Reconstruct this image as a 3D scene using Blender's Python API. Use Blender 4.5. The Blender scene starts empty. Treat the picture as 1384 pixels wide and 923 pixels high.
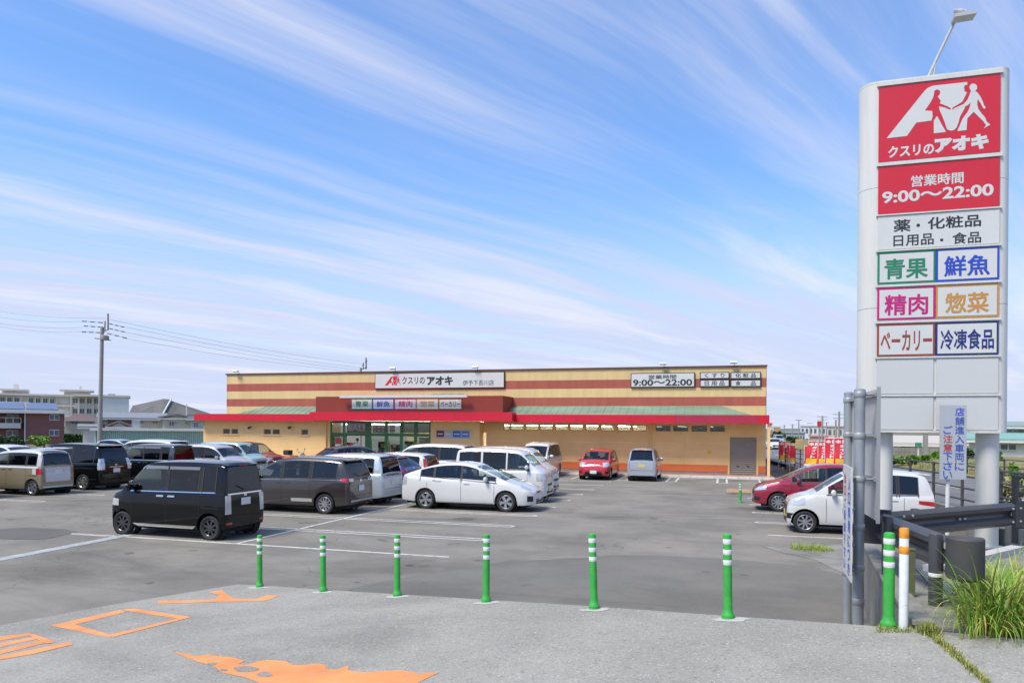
import bpy, bmesh, math, random
from mathutils import Vector, Matrix
from mathutils.bvhtree import BVHTree
random.seed(7)
S = bpy.context.scene
COL = S.collection
R_ = math.radians
# ------------------------------------------------------------------ camera
F_PX, CAM_H, YAW, ROLL, PX0, PY0 = 970.0, 2.62, R_(16.5), R_(0.45), 692.0, 578.0
cam_d = bpy.data.cameras.new('camera')
cam = bpy.data.objects.new('camera', cam_d)
COL.objects.link(cam)
cam.matrix_world = (Matrix.Translation((0, 0, CAM_H)) @ Matrix.Rotation(YAW, 4, 'Z')
                    @ Matrix.Rotation(R_(90), 4, 'X') @ Matrix.Rotation(ROLL, 4, 'Z'))
cam_d.sensor_width = 36.0
cam_d.lens = F_PX / 1384 * 36
cam_d.shift_y = (PY0 - 461.5) / 1384
cam_d.clip_start, cam_d.clip_end = 0.1, 12000
S.camera = cam
# ------------------------------------------------------------------ sky, sun, exposure
SUN_EL, SUN_AZ = R_(56), R_(215)          # azimuth clockwise from +Y
world = bpy.data.worlds.new('World'); S.world = world; world.use_nodes = True
wt = world.node_tree; wt.nodes.clear()
def wn(t, **k):
    n = wt.nodes.new(t)
    for a, b in k.items(): setattr(n, a, b)
    return n
def wl(a, b): wt.links.new(a, b)
def wmath(op, a, b=None, clamp=False):
    n = wn('ShaderNodeMath', operation=op, use_clamp=clamp)
    for i, v in enumerate((a, b)):
        if v is None: continue
        if isinstance(v, (int, float)): n.inputs[i].default_value = v
        else: wl(v, n.inputs[i])
    return n.outputs[0]
def wvmath(op, a, b):
    n = wn('ShaderNodeVectorMath', operation=op)
    for i, v in enumerate((a, b)):
        if isinstance(v, tuple): n.inputs[i].default_value = v
        else: wl(v, n.inputs[i])
    return n
sky = wn('ShaderNodeTexSky', sky_type='NISHITA', sun_disc=False, sun_elevation=SUN_EL, sun_rotation=SUN_AZ,
         altitude=0, air_density=1.15, dust_density=0.35, ozone_density=3.5)
hs = wn('ShaderNodeHueSaturation'); hs.inputs['Saturation'].default_value = 1.22
wl(sky.outputs[0], hs.inputs['Color'])
bg_sky = wn('ShaderNodeBackground'); bg_sky.inputs['Strength'].default_value = 0.115
tint = wn('ShaderNodeMix', data_type='RGBA', blend_type='MULTIPLY'); tint.inputs[0].default_value = 1.0; tint.inputs[7].default_value = (0.92, 1.0, 1.14, 1)
wl(hs.outputs[0], tint.inputs[6]); wl(tint.outputs[2], bg_sky.inputs['Color'])
tc = wn('ShaderNodeTexCoord')
sep = wn('ShaderNodeSeparateXYZ'); wl(tc.outputs['Generated'], sep.inputs[0])
zc = wmath('MAXIMUM', sep.outputs[2], 0.0)
zz = wmath('ADD', zc, 0.06)
comb = wn('ShaderNodeCombineXYZ')
wl(wmath('DIVIDE', sep.outputs[0], zz), comb.inputs[0]); wl(wmath('DIVIDE', sep.outputs[1], zz), comb.inputs[1])
mpr = wn('ShaderNodeMapping'); mpr.inputs['Rotation'].default_value = (0, 0, R_(30))   # streaks run towards azimuth 30
wl(comb.outputs[0], mpr.inputs[0])
def cloud(scale, loc, nscale, detail, rough, lo, hi, dist=0.0, warp=0.0):
    v = mpr.outputs[0]
    if warp:
        nw = wn('ShaderNodeTexNoise'); nw.inputs['Scale'].default_value = 0.55; nw.inputs['Detail'].default_value = 2
        wl(v, nw.inputs['Vector'])
        w1 = wvmath('SUBTRACT', nw.outputs['Color'], (0.5, 0.5, 0.5))
        w2 = wvmath('MULTIPLY', w1.outputs[0], (warp, warp, 0))
        v = wvmath('ADD', v, w2.outputs[0]).outputs[0]
    m = wn('ShaderNodeMapping'); m.inputs['Scale'].default_value = scale; m.inputs['Location'].default_value = loc
    wl(v, m.inputs[0])
    n = wn('ShaderNodeTexNoise'); n.inputs['Scale'].default_value = nscale; n.inputs['Detail'].default_value = detail
    n.inputs['Roughness'].default_value = rough; n.inputs['Distortion'].default_value = dist
    wl(m.outputs[0], n.inputs['Vector'])
    r = wn('ShaderNodeMapRange', interpolation_type='SMOOTHSTEP'); r.inputs[1].default_value = lo; r.inputs[2].default_value = hi
    wl(n.outputs['Fac'], r.inputs[0])
    return r.outputs[0]
c_fine = cloud((2.1, 0.15, 1), (2.3, 0.4, 0), 1.5, 8, 0.56, 0.45, 0.70, 0.15, 0.30)
c_thin = cloud((5.5, 0.42, 1), (7.1, 3.2, 0), 1.6, 6, 0.62, 0.40, 0.75, 0.15, 0.35)
c_band = cloud((0.55, 0.12, 1), (0.35, 5.2, 0), 1.4, 4, 0.5, 0.36, 0.70, 0.3, 0.5)
c_puff = cloud((1.15, 0.24, 1), (4.6, 1.7, 0), 1.3, 9, 0.60, 0.46, 0.70, 0.3, 0.5)
low = wn('ShaderNodeMapRange', interpolation_type='SMOOTHSTEP'); wl(zc, low.inputs[0])
low.inputs[1].default_value = 0.42; low.inputs[2].default_value = 0.12
streak = wmath('MULTIPLY', wmath('ADD', wmath('MULTIPLY', c_fine, 0.80), wmath('MULTIPLY', c_thin, 0.30)), wmath('ADD', wmath('MULTIPLY', c_band, 0.85), 0.30))
veil = wmath('ADD', wmath('MULTIPLY', c_band, 0.16), 0.12)
puff = wmath('MULTIPLY', wmath('MULTIPLY', c_puff, low.outputs[0]), 0.85)
hz = wn('ShaderNodeMapRange', interpolation_type='SMOOTHSTEP'); wl(zc, hz.inputs[0])
hz.inputs[1].default_value = 0.34; hz.inputs[2].default_value = 0.0; hz.inputs[4].default_value = 0.86
cf = wmath('ADD', wmath('ADD', streak, veil), hz.outputs[0])
cf = wmath('MINIMUM', cf, 0.95)
bg_cl = wn('ShaderNodeBackground'); bg_cl.inputs['Color'].default_value = (0.645, 0.715, 0.95, 1); bg_cl.inputs['Strength'].default_value = 0.555
mixs = wn('ShaderNodeMixShader'); wl(cf, mixs.inputs[0]); wl(bg_sky.outputs[0], mixs.inputs[1]); wl(bg_cl.outputs[0], mixs.inputs[2])
bg_wh = wn('ShaderNodeBackground'); bg_wh.inputs['Color'].default_value = (0.80, 0.81, 0.93, 1); bg_wh.inputs['Strength'].default_value = 0.60
wf = wmath('MINIMUM', wmath('ADD', puff, wmath('MULTIPLY', wmath('MULTIPLY', c_fine, c_band), 0.14)), 0.9)
mix2 = wn('ShaderNodeMixShader'); wl(wf, mix2.inputs[0]); wl(mixs.outputs[0], mix2.inputs[1]); wl(bg_wh.outputs[0], mix2.inputs[2])
wo = wn('ShaderNodeOutputWorld'); wl(mix2.outputs[0], wo.inputs[0])
sun_d = bpy.data.lights.new('sun', 'SUN'); sun_d.energy = 2.7; sun_d.angle = R_(20); sun_d.color = (1.0, 0.93, 0.82)
sun = bpy.data.objects.new('sun', sun_d); COL.objects.link(sun)
sdir = Vector((math.sin(SUN_AZ) * math.cos(SUN_EL), math.cos(SUN_AZ) * math.cos(SUN_EL), math.sin(SUN_EL)))
sun.rotation_euler = (-sdir).to_track_quat('-Z', 'Y').to_euler()
sun.location = (0, 0, 60)
S.view_settings.view_transform = 'Standard'; S.view_settings.look = 'None'
S.view_settings.gamma = 1.0; S.view_settings.use_curve_mapping = False
S.view_settings.exposure = 0.84

# ------------------------------------------------------------------ pixels to places
def ray(px, py):
    x, y = px - PX0, py - PY0
    x0 = x * math.cos(ROLL) + y * math.sin(ROLL); y0 = -x * math.sin(ROLL) + y * math.cos(ROLL)
    r, u = x0 / F_PX, -y0 / F_PX
    return Vector((r * math.cos(YAW) - math.sin(YAW), r * math.sin(YAW) + math.cos(YAW), u))
CP = Vector((0, 0, CAM_H))
def gz(px, py, z=0.0):
    d = ray(px, py); return CP + d * ((z - CAM_H) / d.z)
def atY(px, py, Y):
    d = ray(px, py); return CP + d * (Y / d.y)
def atX(px, py, X):
    d = ray(px, py); return CP + d * (X / d.x)
def atD(px, py, dist):
    return CP + ray(px, py) * dist
RA, RB, RC = 0.0943, -0.018, 0.963          # the sloping approach road: z = RA x + RB y + RC
def road_z(x, y): return RA * x + RB * y + RC
def onroad(px, py):
    d = ray(px, py); t = -(CAM_H - RC) / (d.z - RA * d.x - RB * d.y); return CP + d * t

# ------------------------------------------------------------------ materials
MATS = {}
def mat(name, col=(0.5, 0.5, 0.5), rough=0.6, metal=0.0, spec=0.5, coat=0.0, noise=0.0, nscale=6.0, bump=0.0, bscale=60.0, emit=0.0, stretch=None, var=0.0):
    if name in MATS: return MATS[name]
    m = bpy.data.materials.new(name); m.use_nodes = True; MATS[name] = m
    nt = m.node_tree; b = nt.nodes['Principled BSDF']
    b.inputs['Base Color'].default_value = (*col, 1); b.inputs['Roughness'].default_value = rough
    b.inputs['Metallic'].default_value = metal; b.inputs['Specular IOR Level'].default_value = spec
    b.inputs['Coat Weight'].default_value = coat; b.inputs['Coat Roughness'].default_value = 0.06
    if emit:
        b.inputs['Emission Color'].default_value = (*col, 1); b.inputs['Emission Strength'].default_value = emit
    vec = None
    if noise or bump:
        t = nt.nodes.new('ShaderNodeTexCoord'); g = nt.nodes.new('ShaderNodeNewGeometry')
        vec = g.outputs['Position']
        if stretch:
            mp = nt.nodes.new('ShaderNodeMapping'); mp.inputs['Scale'].default_value = stretch
            nt.links.new(vec, mp.inputs[0]); vec = mp.outputs[0]
    if noise or var:
        last = None
        if noise:
            n = nt.nodes.new('ShaderNodeTexNoise'); n.inputs['Scale'].default_value = nscale; n.inputs['Detail'].default_value = 5
            n.inputs['Roughness'].default_value = 0.62
            nt.links.new(vec, n.inputs['Vector'])
            mr = nt.nodes.new('ShaderNodeMapRange'); mr.inputs[1].default_value = 0.28; mr.inputs[2].default_value = 0.72
            mr.inputs[3].default_value = 1 - noise; mr.inputs[4].default_value = 1 + noise
            nt.links.new(n.outputs['Fac'], mr.inputs[0]); last = mr.outputs[0]
        if var:
            oi = nt.nodes.new('ShaderNodeObjectInfo'); mr2 = nt.nodes.new('ShaderNodeMapRange')
            mr2.inputs[3].default_value = 1 - var; mr2.inputs[4].default_value = 1 + var
            nt.links.new(oi.outputs['Random'], mr2.inputs[0])
            if last is None: last = mr2.outputs[0]
            else:
                mm = nt.nodes.new('ShaderNodeMath'); mm.operation = 'MULTIPLY'
                nt.links.new(last, mm.inputs[0]); nt.links.new(mr2.outputs[0], mm.inputs[1]); last = mm.outputs[0]
        vm = nt.nodes.new('ShaderNodeVectorMath'); vm.operation = 'SCALE'; vm.inputs[0].default_value = col
        nt.links.new(last, vm.inputs['Scale']); nt.links.new(vm.outputs[0], b.inputs['Base Color'])
    if bump:
        n2 = nt.nodes.new('ShaderNodeTexNoise'); n2.inputs['Scale'].default_value = bscale; n2.inputs['Detail'].default_value = 3
        nt.links.new(vec, n2.inputs['Vector'])
        bp = nt.nodes.new('ShaderNodeBump'); bp.inputs['Strength'].default_value = bump; bp.inputs['Distance'].default_value = 0.01
        nt.links.new(n2.outputs['Fac'], bp.inputs['Height']); nt.links.new(bp.outputs[0], b.inputs['Normal'])
    return m

def ground_mat(name, base, dark, light, speck, big=0.5, fine=90.0, rough=0.9, crack=0.0, stain=0.3, spots=0.0):
    """asphalt or concrete: broad patches, stains, aggregate specks, hairline cracks"""
    m = bpy.data.materials.new(name); m.use_nodes = True; MATS[name] = m
    nt = m.node_tree; b = nt.nodes['Principled BSDF']; L = nt.links.new
    b.inputs['Roughness'].default_value = rough; b.inputs['Specular IOR Level'].default_value = 0.25
    g = nt.nodes.new('ShaderNodeNewGeometry'); P = g.outputs['Position']
    def noise(sc, det, ro=0.6, stretch=None, dist=0.0):
        n = nt.nodes.new('ShaderNodeTexNoise'); n.inputs['Scale'].default_value = sc; n.inputs['Detail'].default_value = det
        n.inputs['Roughness'].default_value = ro; n.inputs['Distortion'].default_value = dist
        v = P
        if stretch:
            mp = nt.nodes.new('ShaderNodeMapping'); mp.inputs['Scale'].default_value = stretch; L(P, mp.inputs[0]); v = mp.outputs[0]
        L(v, n.inputs['Vector']); return n.outputs['Fac']
    def ramp(f, lo, hi, a=0.0, z=1.0):
        r = nt.nodes.new('ShaderNodeMapRange'); r.interpolation_type = 'SMOOTHSTEP'
        for i, v in ((1, lo), (2, hi), (3, a), (4, z)): r.inputs[i].default_value = v
        L(f, r.inputs[0]); return r.outputs[0]
    def mix(f, a, c):
        x = nt.nodes.new('ShaderNodeMix'); x.data_type = 'RGBA'
        if isinstance(f, float): x.inputs[0].default_value = f
        else: L(f, x.inputs[0])
        for i, v in ((6, a), (7, c)):
            if isinstance(v, tuple): x.inputs[i].default_value = (*v, 1)
            else: L(v, x.inputs[i])
        return x.outputs[2]
    c = mix(ramp(noise(big, 6, 0.65), 0.35, 0.68), base, light)
    c = mix(ramp(noise(big * 0.35, 5, 0.6, (1, 2.2, 1), 0.8), 0.48, 0.72, 0, stain), c, dark)
    c = mix(ramp(noise(big * 2.7, 4, 0.7, (0.35, 1.3, 1)), 0.55, 0.8, 0, 0.4), c, light)
    c = mix(ramp(noise(fine * 0.28, 3, 0.75), 0.50, 0.70, 0, speck * 0.55), c, light)
    c = mix(ramp(noise(fine * 0.21, 3, 0.75, (1, 1.1, 1)), 0.52, 0.70, 0, speck * 0.6), c, dark)
    sp = noise(fine, 2, 0.7)
    c = mix(ramp(sp, 0.56, 0.72, 0, speck), c, tuple(min(1, v * 1.9) for v in light))
    c = mix(ramp(noise(fine * 0.8, 2, 0.7), 0.55, 0.74, 0, speck), c, tuple(v * 0.35 for v in dark))
    if spots:
        c = mix(ramp(noise(1.15, 3, 0.55), 0.66, 0.73, 0, spots), c, tuple(v * 0.45 for v in dark))
        c = mix(ramp(noise(0.9, 4, 0.6, (0.12, 1.6, 1), 0.3), 0.60, 0.72, 0, 0.35), c, tuple(v * 0.8 for v in dark))
        c = mix(ramp(noise(0.16, 5, 0.65, None, 1.2), 0.50, 0.62, 0, 0.45), c, light)
    if crack:
        vo = nt.nodes.new('ShaderNodeTexVoronoi'); vo.feature = 'DISTANCE_TO_EDGE'; vo.inputs['Scale'].default_value = 0.22
        wv = nt.nodes.new('ShaderNodeVectorMath'); wv.operation = 'ADD'
        nz = nt.nodes.new('ShaderNodeTexNoise'); nz.inputs['Scale'].default_value = 1.1; nz.inputs['Detail'].default_value = 5; L(P, nz.inputs['Vector'])
        L(P, wv.inputs[0]); L(nz.outputs['Color'], wv.inputs[1]); L(wv.outputs[0], vo.inputs['Vector'])
        c = mix(ramp(vo.outputs['Distance'], 0.0, 0.0035, crack, 0.0), c, tuple(v * 0.4 for v in dark))
    L(c, b.inputs['Base Color'])
    bp = nt.nodes.new('ShaderNodeBump'); bp.inputs['Strength'].default_value = 0.35; bp.inputs['Distance'].default_value = 0.006
    L(sp, bp.inputs['Height']); L(bp.outputs[0], b.inputs['Normal'])
    return m

def glass_mat(name, tint, gloss=0.9):
    m = bpy.data.materials.new(name); m.use_nodes = True; MATS[name] = m
    nt = m.node_tree; nt.nodes.clear(); L = nt.links.new
    tr = nt.nodes.new('ShaderNodeBsdfTransparent'); tr.inputs[0].default_value = (*tint, 1)
    gl = nt.nodes.new('ShaderNodeBsdfGlossy'); gl.inputs['Roughness'].default_value = 0.03; gl.inputs['Color'].default_value = (0.95, 0.97, 1, 1)
    fr = nt.nodes.new('ShaderNodeFresnel'); fr.inputs[0].default_value = 1.52
    mr = nt.nodes.new('ShaderNodeMath'); mr.operation = 'MULTIPLY_ADD'; mr.inputs[1].default_value = gloss; mr.inputs[2].default_value = 0.02; mr.use_clamp = True
    L(fr.outputs[0], mr.inputs[0])
    mx = nt.nodes.new('ShaderNodeMixShader'); L(mr.outputs[0], mx.inputs[0]); L(tr.outputs[0], mx.inputs[1]); L(gl.outputs[0], mx.inputs[2])
    o = nt.nodes.new('ShaderNodeOutputMaterial'); L(mx.outputs[0], o.inputs[0])
    return m

# ------------------------------------------------------------------ mesh building
class MB:
    def __init__(s): s.v, s.f = [], []
    def add(s, vs, fs):
        o = len(s.v); s.v += [tuple(p) for p in vs]; s.f += [tuple(i + o for i in f) for f in fs]; return s
    def box(s, x0, x1, y0, y1, z0, z1):
        return s.add([(x0, y0, z0), (x1, y0, z0), (x1, y1, z0), (x0, y1, z0), (x0, y0, z1), (x1, y0, z1), (x1, y1, z1), (x0, y1, z1)],
                     [(3, 2, 1, 0), (4, 5, 6, 7), (0, 1, 5, 4), (1, 2, 6, 5), (2, 3, 7, 6), (3, 0, 4, 7)])
    def poly(s, pts): return s.add(pts, [tuple(range(len(pts)))])
    def tube(s, pts, r, n=8, caps=True):
        pts = [Vector(p) for p in pts]; rs = r if isinstance(r, (list, tuple)) else [r] * len(pts)
        o = len(s.v); up = None
        for i, p in enumerate(pts):
            t = (pts[min(i + 1, len(pts) - 1)] - pts[max(i - 1, 0)]).normalized()
            if up is None:
                up = Vector((0, 0, 1)) if abs(t.z) < 0.9 else Vector((1, 0, 0))
            a = t.cross(up).normalized(); b = a.cross(t).normalized(); up = b
            for k in range(n):
                q = 2 * math.pi * k / n
                s.v.append(tuple(p + (a * math.cos(q) + b * math.sin(q)) * rs[i]))
        for i in range(len(pts) - 1):
            for k in range(n):
                k2 = (k + 1) % n
                s.f.append((o + i * n + k2, o + i * n + k, o + (i + 1) * n + k, o + (i + 1) * n + k2))
        if caps:
            s.f.append(tuple(o + k for k in range(n))); e = o + (len(pts) - 1) * n
            s.f.append(tuple(e + k for k in reversed(range(n))))
        return s
    def lathe(s, prof, n=24, c=(0, 0, 0), axis='Z', caps=True):
        o = len(s.v)
        for (r, h) in prof:
            for k in range(n):
                q = 2 * math.pi * k / n; a, b = r * math.cos(q), r * math.sin(q)
                p = (a, b, h) if axis == 'Z' else (b, h, a) if axis == 'Y' else (h, a, b)
                s.v.append((p[0] + c[0], p[1] + c[1], p[2] + c[2]))
        for i in range(len(prof) - 1):
            for k in range(n):
                k2 = (k + 1) % n
                s.f.append((o + i * n + k, o + i * n + k2, o + (i + 1) * n + k2, o + (i + 1) * n + k))
        if caps and prof[0][0] > 1e-4: s.f.append(tuple(o + k for k in reversed(range(n))))
        if caps and prof[-1][0] > 1e-4:
            e = o + (len(prof) - 1) * n; s.f.append(tuple(e + k for k in range(n)))
        return s
    def prism(s, pts, d):
        """pts: closed loop of 3D points, d: extrusion vector"""
        n = len(pts); d = Vector(d)
        a = [Vector(p) for p in pts]; b = [p + d for p in a]
        return s.add(a + b, [tuple(range(n)), tuple(reversed(range(n, 2 * n)))] + [(i, i + n, (i + 1) % n + n, (i + 1) % n) for i in range(n)])
    def grid(s, rows):
        o = len(s.v); n = len(rows[0])
        for r in rows: s.v += [tuple(p) for p in r]
        for i in range(len(rows) - 1):
            for j in range(n - 1):
                a = o + i * n + j; s.f.append((a, a + 1, a + n + 1, a + n))
        return s
    def mesh(s, name, m, smooth=None, off=None):
        me = bpy.data.meshes.new(name)
        vs = s.v if off is None else [(p[0] - off[0], p[1] - off[1], p[2] - off[2]) for p in s.v]
        me.from_pydata(vs, [], s.f); me.validate()
        bm = bmesh.new(); bm.from_mesh(me); bmesh.ops.recalc_face_normals(bm, faces=bm.faces)
        if smooth is not None:
            for f in bm.faces: f.smooth = True
            ca = math.radians(smooth)
            for e in bm.edges:
                if len(e.link_faces) == 2 and e.calc_face_angle(0) > ca: e.smooth = False
        bm.to_mesh(me); bm.free()
        me.materials.append(m); return me
    def build(s, name, m, parent=None, smooth=None, world=True, bevel=0.0, kind=None):
        off = parent.matrix_world.translation.copy() if (parent is not None and world) else None
        if off is not None and parent.parent is not None: off = ROOTLOC.get(parent.name, off)
        me = s.mesh(name, m, smooth, off)
        o = bpy.data.objects.new(name, me); COL.objects.link(o)
        if parent is not None:
            o.parent = parent
            ROOTLOC[o.name] = off if off is not None else Vector((0, 0, 0))
        if bevel:
            bv = o.modifiers.new('bevel', 'BEVEL'); bv.width = bevel; bv.segments = 2; bv.limit_method = 'ANGLE'
        if kind: o['kind'] = kind
        return o
ROOTLOC = {}
def tag(o, label=None, cat=None, group=None, kind=None):
    if label: o['label'] = label
    if cat: o['category'] = cat
    if group: o['group'] = group
    if kind: o['kind'] = kind
    return o
def thing(name, label, cat, loc=(0, 0, 0), rz=0.0, group=None):
    o = bpy.data.objects.new(name, None); COL.objects.link(o)
    o.location = loc; o.rotation_euler = (0, 0, rz)
    o.matrix_world = Matrix.Translation(loc) @ Matrix.Rotation(rz, 4, 'Z')
    o.empty_display_size = 0.2
    return tag(o, label, cat, group)
def copy_tree(o, parent=None):
    c = o.copy(); COL.objects.link(c)
    if parent is not None: c.parent = parent
    for ch in list(o.children): copy_tree(ch, c)
    return c
def bx(*a): return MB().box(*a)

# ------------------------------------------------------------------ lettering
def glyphs(body, bold=0.0, res=3):
    c = bpy.data.curves.new('lettering', 'FONT'); c.body = body; c.size = 1.0; c.bevel_depth = bold; c.bevel_resolution = 0; c.resolution_u = res
    c.fill_mode = 'FRONT'
    o = bpy.data.objects.new('lettering', c); COL.objects.link(o)
    bpy.context.view_layer.update()
    dg = bpy.context.evaluated_depsgraph_get()
    me = bpy.data.meshes.new_from_object(o.evaluated_get(dg))
    vs = [tuple(v.co) for v in me.vertices]; fs = [tuple(p.vertices) for p in me.polygons]
    bpy.data.objects.remove(o); bpy.data.curves.remove(c); bpy.data.meshes.remove(me)
    return vs, fs
def letter(body, o3, ux, uz, w, h, m, parent, bold=0.02, name='lettering', keep=False):
    """text filling the box with lower-left corner o3, width w along ux, height h along uz"""
    vs, fs = glyphs(body, bold)
    x0, x1 = min(v[0] for v in vs), max(v[0] for v in vs); y0, y1 = min(v[1] for v in vs), max(v[1] for v in vs)
    sx, sy = w / (x1 - x0), h / (y1 - y0)
    o3, ux, uz = Vector(o3), Vector(ux), Vector(uz)
    nrm = ux.cross(uz); zk = 0.0012 / bold if bold else 0
    b = MB().add([o3 + ux * ((v[0] - x0) * sx) + uz * ((v[1] - y0) * sy) + nrm * (v[2] * zk) for v in vs], fs)
    return b.build(name, m, parent)
def letters_in_px(body, pa, pb, Y, m, parent, bold=0.02, name='lettering'):
    """text on the plane y=Y between the pixel corners pa (upper left) and pb (lower right)"""
    a, b = atY(pa[0], pa[1], Y), atY(pb[0], pb[1], Y)
    return letter(body, (a.x, Y, b.z), (1, 0, 0), (0, 0, 1), b.x - a.x, a.z - b.z, m, parent, bold, name)

def letters_px(body, xl, xr, yt, yb, Y, m, parent, bold=0.02):
    """text on the plane y=Y; heights read at its left end"""
    a, b, c = atY(xl, yt, Y), atY(xl, yb, Y), atY(xr, (yt + yb) / 2, Y)
    return letter(body, (a.x, Y, b.z), (1, 0, 0), (0, 0, 1), c.x - a.x, a.z - b.z, m, parent, bold)

# common materials
ASPH = ground_mat('asphalt', (0.168, 0.157, 0.133), (0.092, 0.086, 0.073), (0.242, 0.224, 0.188), 0.35, 0.42, 70.0, 0.92, 0.45, 0.75, 0.55)
PATCH = ground_mat('asphalt_patch', (0.115, 0.111, 0.10), (0.09, 0.086, 0.078), (0.14, 0.134, 0.12), 0.3, 0.8, 80.0)
PAVE = ground_mat('pale_pavement', (0.255, 0.246, 0.214), (0.155, 0.149, 0.128), (0.32, 0.308, 0.268), 0.6, 0.6, 46.0, 0.95, 0.0, 0.55)
CONC = ground_mat('concrete', (0.19, 0.182, 0.16), (0.085, 0.08, 0.068), (0.27, 0.26, 0.23), 0.45, 1.1, 60.0, 0.95, 0.0, 0.7)
EARTH = ground_mat('earth', (0.13, 0.125, 0.085), (0.07, 0.085, 0.04), (0.19, 0.17, 0.12), 0.3, 0.08, 8.0)
STREET = ground_mat('street_asphalt', (0.14, 0.14, 0.14), (0.10, 0.10, 0.10), (0.18, 0.18, 0.175), 0.3, 0.3, 60.0)
def worn_paint(name, col, wear=0.45, scale=9.0, under=(0.12, 0.115, 0.11)):
    m = bpy.data.materials.new(name); m.use_nodes = True; MATS[name] = m
    nt = m.node_tree; b = nt.nodes['Principled BSDF']; L = nt.links.new; b.inputs['Roughness'].default_value = 0.8
    g = nt.nodes.new('ShaderNodeNewGeometry'); n = nt.nodes.new('ShaderNodeTexNoise'); n.inputs['Scale'].default_value = scale
    n.inputs['Detail'].default_value = 7; n.inputs['Roughness'].default_value = 0.75; L(g.outputs['Position'], n.inputs['Vector'])
    r = nt.nodes.new('ShaderNodeMapRange'); r.inputs[1].default_value = wear; r.inputs[2].default_value = wear - 0.1; L(n.outputs['Fac'], r.inputs[0])
    x = nt.nodes.new('ShaderNodeMix'); x.data_type = 'RGBA'; L(r.outputs[0], x.inputs[0])
    x.inputs[6].default_value = (*col, 1); x.inputs[7].default_value = (*under, 1)
    n2 = nt.nodes.new('ShaderNodeTexNoise'); n2.inputs['Scale'].default_value = 42.0; n2.inputs['Detail'].default_value = 4; n2.inputs['Roughness'].default_value = 0.7; L(g.outputs['Position'], n2.inputs['Vector'])
    r2 = nt.nodes.new('ShaderNodeMapRange'); r2.inputs[1].default_value = 0.52; r2.inputs[2].default_value = 0.70; r2.inputs[4].default_value = 0.6; L(n2.outputs['Fac'], r2.inputs[0])
    n3 = nt.nodes.new('ShaderNodeTexNoise'); n3.inputs['Scale'].default_value = 2.2; n3.inputs['Detail'].default_value = 5; L(g.outputs['Position'], n3.inputs['Vector'])
    r3 = nt.nodes.new('ShaderNodeMapRange'); r3.inputs[1].default_value = 0.35; r3.inputs[2].default_value = 0.7; r3.inputs[3].default_value = 1.08; r3.inputs[4].default_value = 0.78; L(n3.outputs['Fac'], r3.inputs[0])
    y = nt.nodes.new('ShaderNodeMix'); y.data_type = 'RGBA'; L(r2.outputs[0], y.inputs[0]); L(x.outputs[2], y.inputs[6]); y.inputs[7].default_value = (*[0.5 * a + 0.5 * c for a, c in zip(col, under)], 1)
    sc = nt.nodes.new('ShaderNodeVectorMath'); sc.operation = 'SCALE'; L(y.outputs[2], sc.inputs[0]); L(r3.outputs[0], sc.inputs['Scale']); L(sc.outputs[0], b.inputs['Base Color'])
    bp = nt.nodes.new('ShaderNodeBump'); bp.inputs['Strength'].default_value = 0.3; bp.inputs['Distance'].default_value = 0.006; L(n2.outputs['Fac'], bp.inputs['Height']); L(bp.outputs[0], b.inputs['Normal'])
    return m
LINE = worn_paint('line_paint', (0.58, 0.565, 0.52), 0.45, 7.0)
ORANGE = worn_paint('orange_paint', (0.74, 0.275, 0.085), 0.41, 11.0, (0.30, 0.27, 0.24))
WHITE = mat('white_metal', (0.62, 0.63, 0.62), 0.4, noise=0.04, nscale=2.5)
GALV = mat('galvanised_steel', (0.36, 0.39, 0.40), 0.45, metal=0.55, noise=0.14, nscale=9, stretch=(1, 1, 0.35))
DARKM = mat('dark_brown_metal', (0.055, 0.052, 0.05), 0.5, noise=0.15, nscale=4)
BLACK = mat('black_rubber', (0.02, 0.02, 0.021), 0.7)
# ================================================================== the setting
def sheet(name, pts, z, m, parent=None, th=0.0, kind='structure'):
    b = MB()
    if th: b.prism([(p[0], p[1], z) for p in pts], (0, 0, -th))
    else: b.poly([(p[0], p[1], z) for p in pts])
    o = b.build(name, m, parent)
    if parent is None: o['kind'] = kind
    return o
g = MB()
g.poly([(-6000, -3000, -0.30), (6000, -3000, -0.30), (6000, 9000, -0.30), (-6000, 9000, -0.30)])
tag(g.build('ground', EARTH), kind='structure')
lot = sheet('parking_lot', [(-75, -30), (5.6, -30), (5.6, 17), (3.4, 62), (-75, 62)], 0.0, ASPH, th=0.28)

def lot_part(name, b, m): return b.build(name, m, lot)
def rounded_loop(b, ax, a0, a1, c, w, t, z, round0=False, round1=True):
    """outline of a long parking-bay divider: two parallel lines joined by a half round end; ax 0 runs along x, 1 along y"""
    def P(s, q): return (s, c + q, z) if ax == 0 else (c + q, s, z)
    for sgn in (-1, 1):
        q0, q1 = sgn * (w / 2 - t), sgn * w / 2
        b.poly([P(a0, q0), P(a1, q0), P(a1, q1), P(a0, q1)])
    for flag, e, d in ((round0, a0, -1), (round1, a1, 1)):
        if not flag: continue
        n = 8
        for k in range(n):
            q = [math.pi * (k + i) / n - math.pi / 2 for i in (0, 1)]
            b.poly([P(e + d * (w / 2) * math.cos(q[0]), w / 2 * math.sin(q[0])), P(e + d * (w / 2) * math.cos(q[1]), w / 2 * math.sin(q[1])),
                    P(e + d * (w / 2 - t) * math.cos(q[1]), (w / 2 - t) * math.sin(q[1])), P(e + d * (w / 2 - t) * math.cos(q[0]), (w / 2 - t) * math.sin(q[0]))])
    return b
Z1, Z2 = 0.004, 0.008
for k in range(9):                                       # middle double row of bays
    v = 15.88 + 2.42 * k
    lot_part('bay_line', rounded_loop(MB(), 0, -15.4, -5.5, v, 0.36, 0.085, Z1, True, True), LINE)
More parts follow.
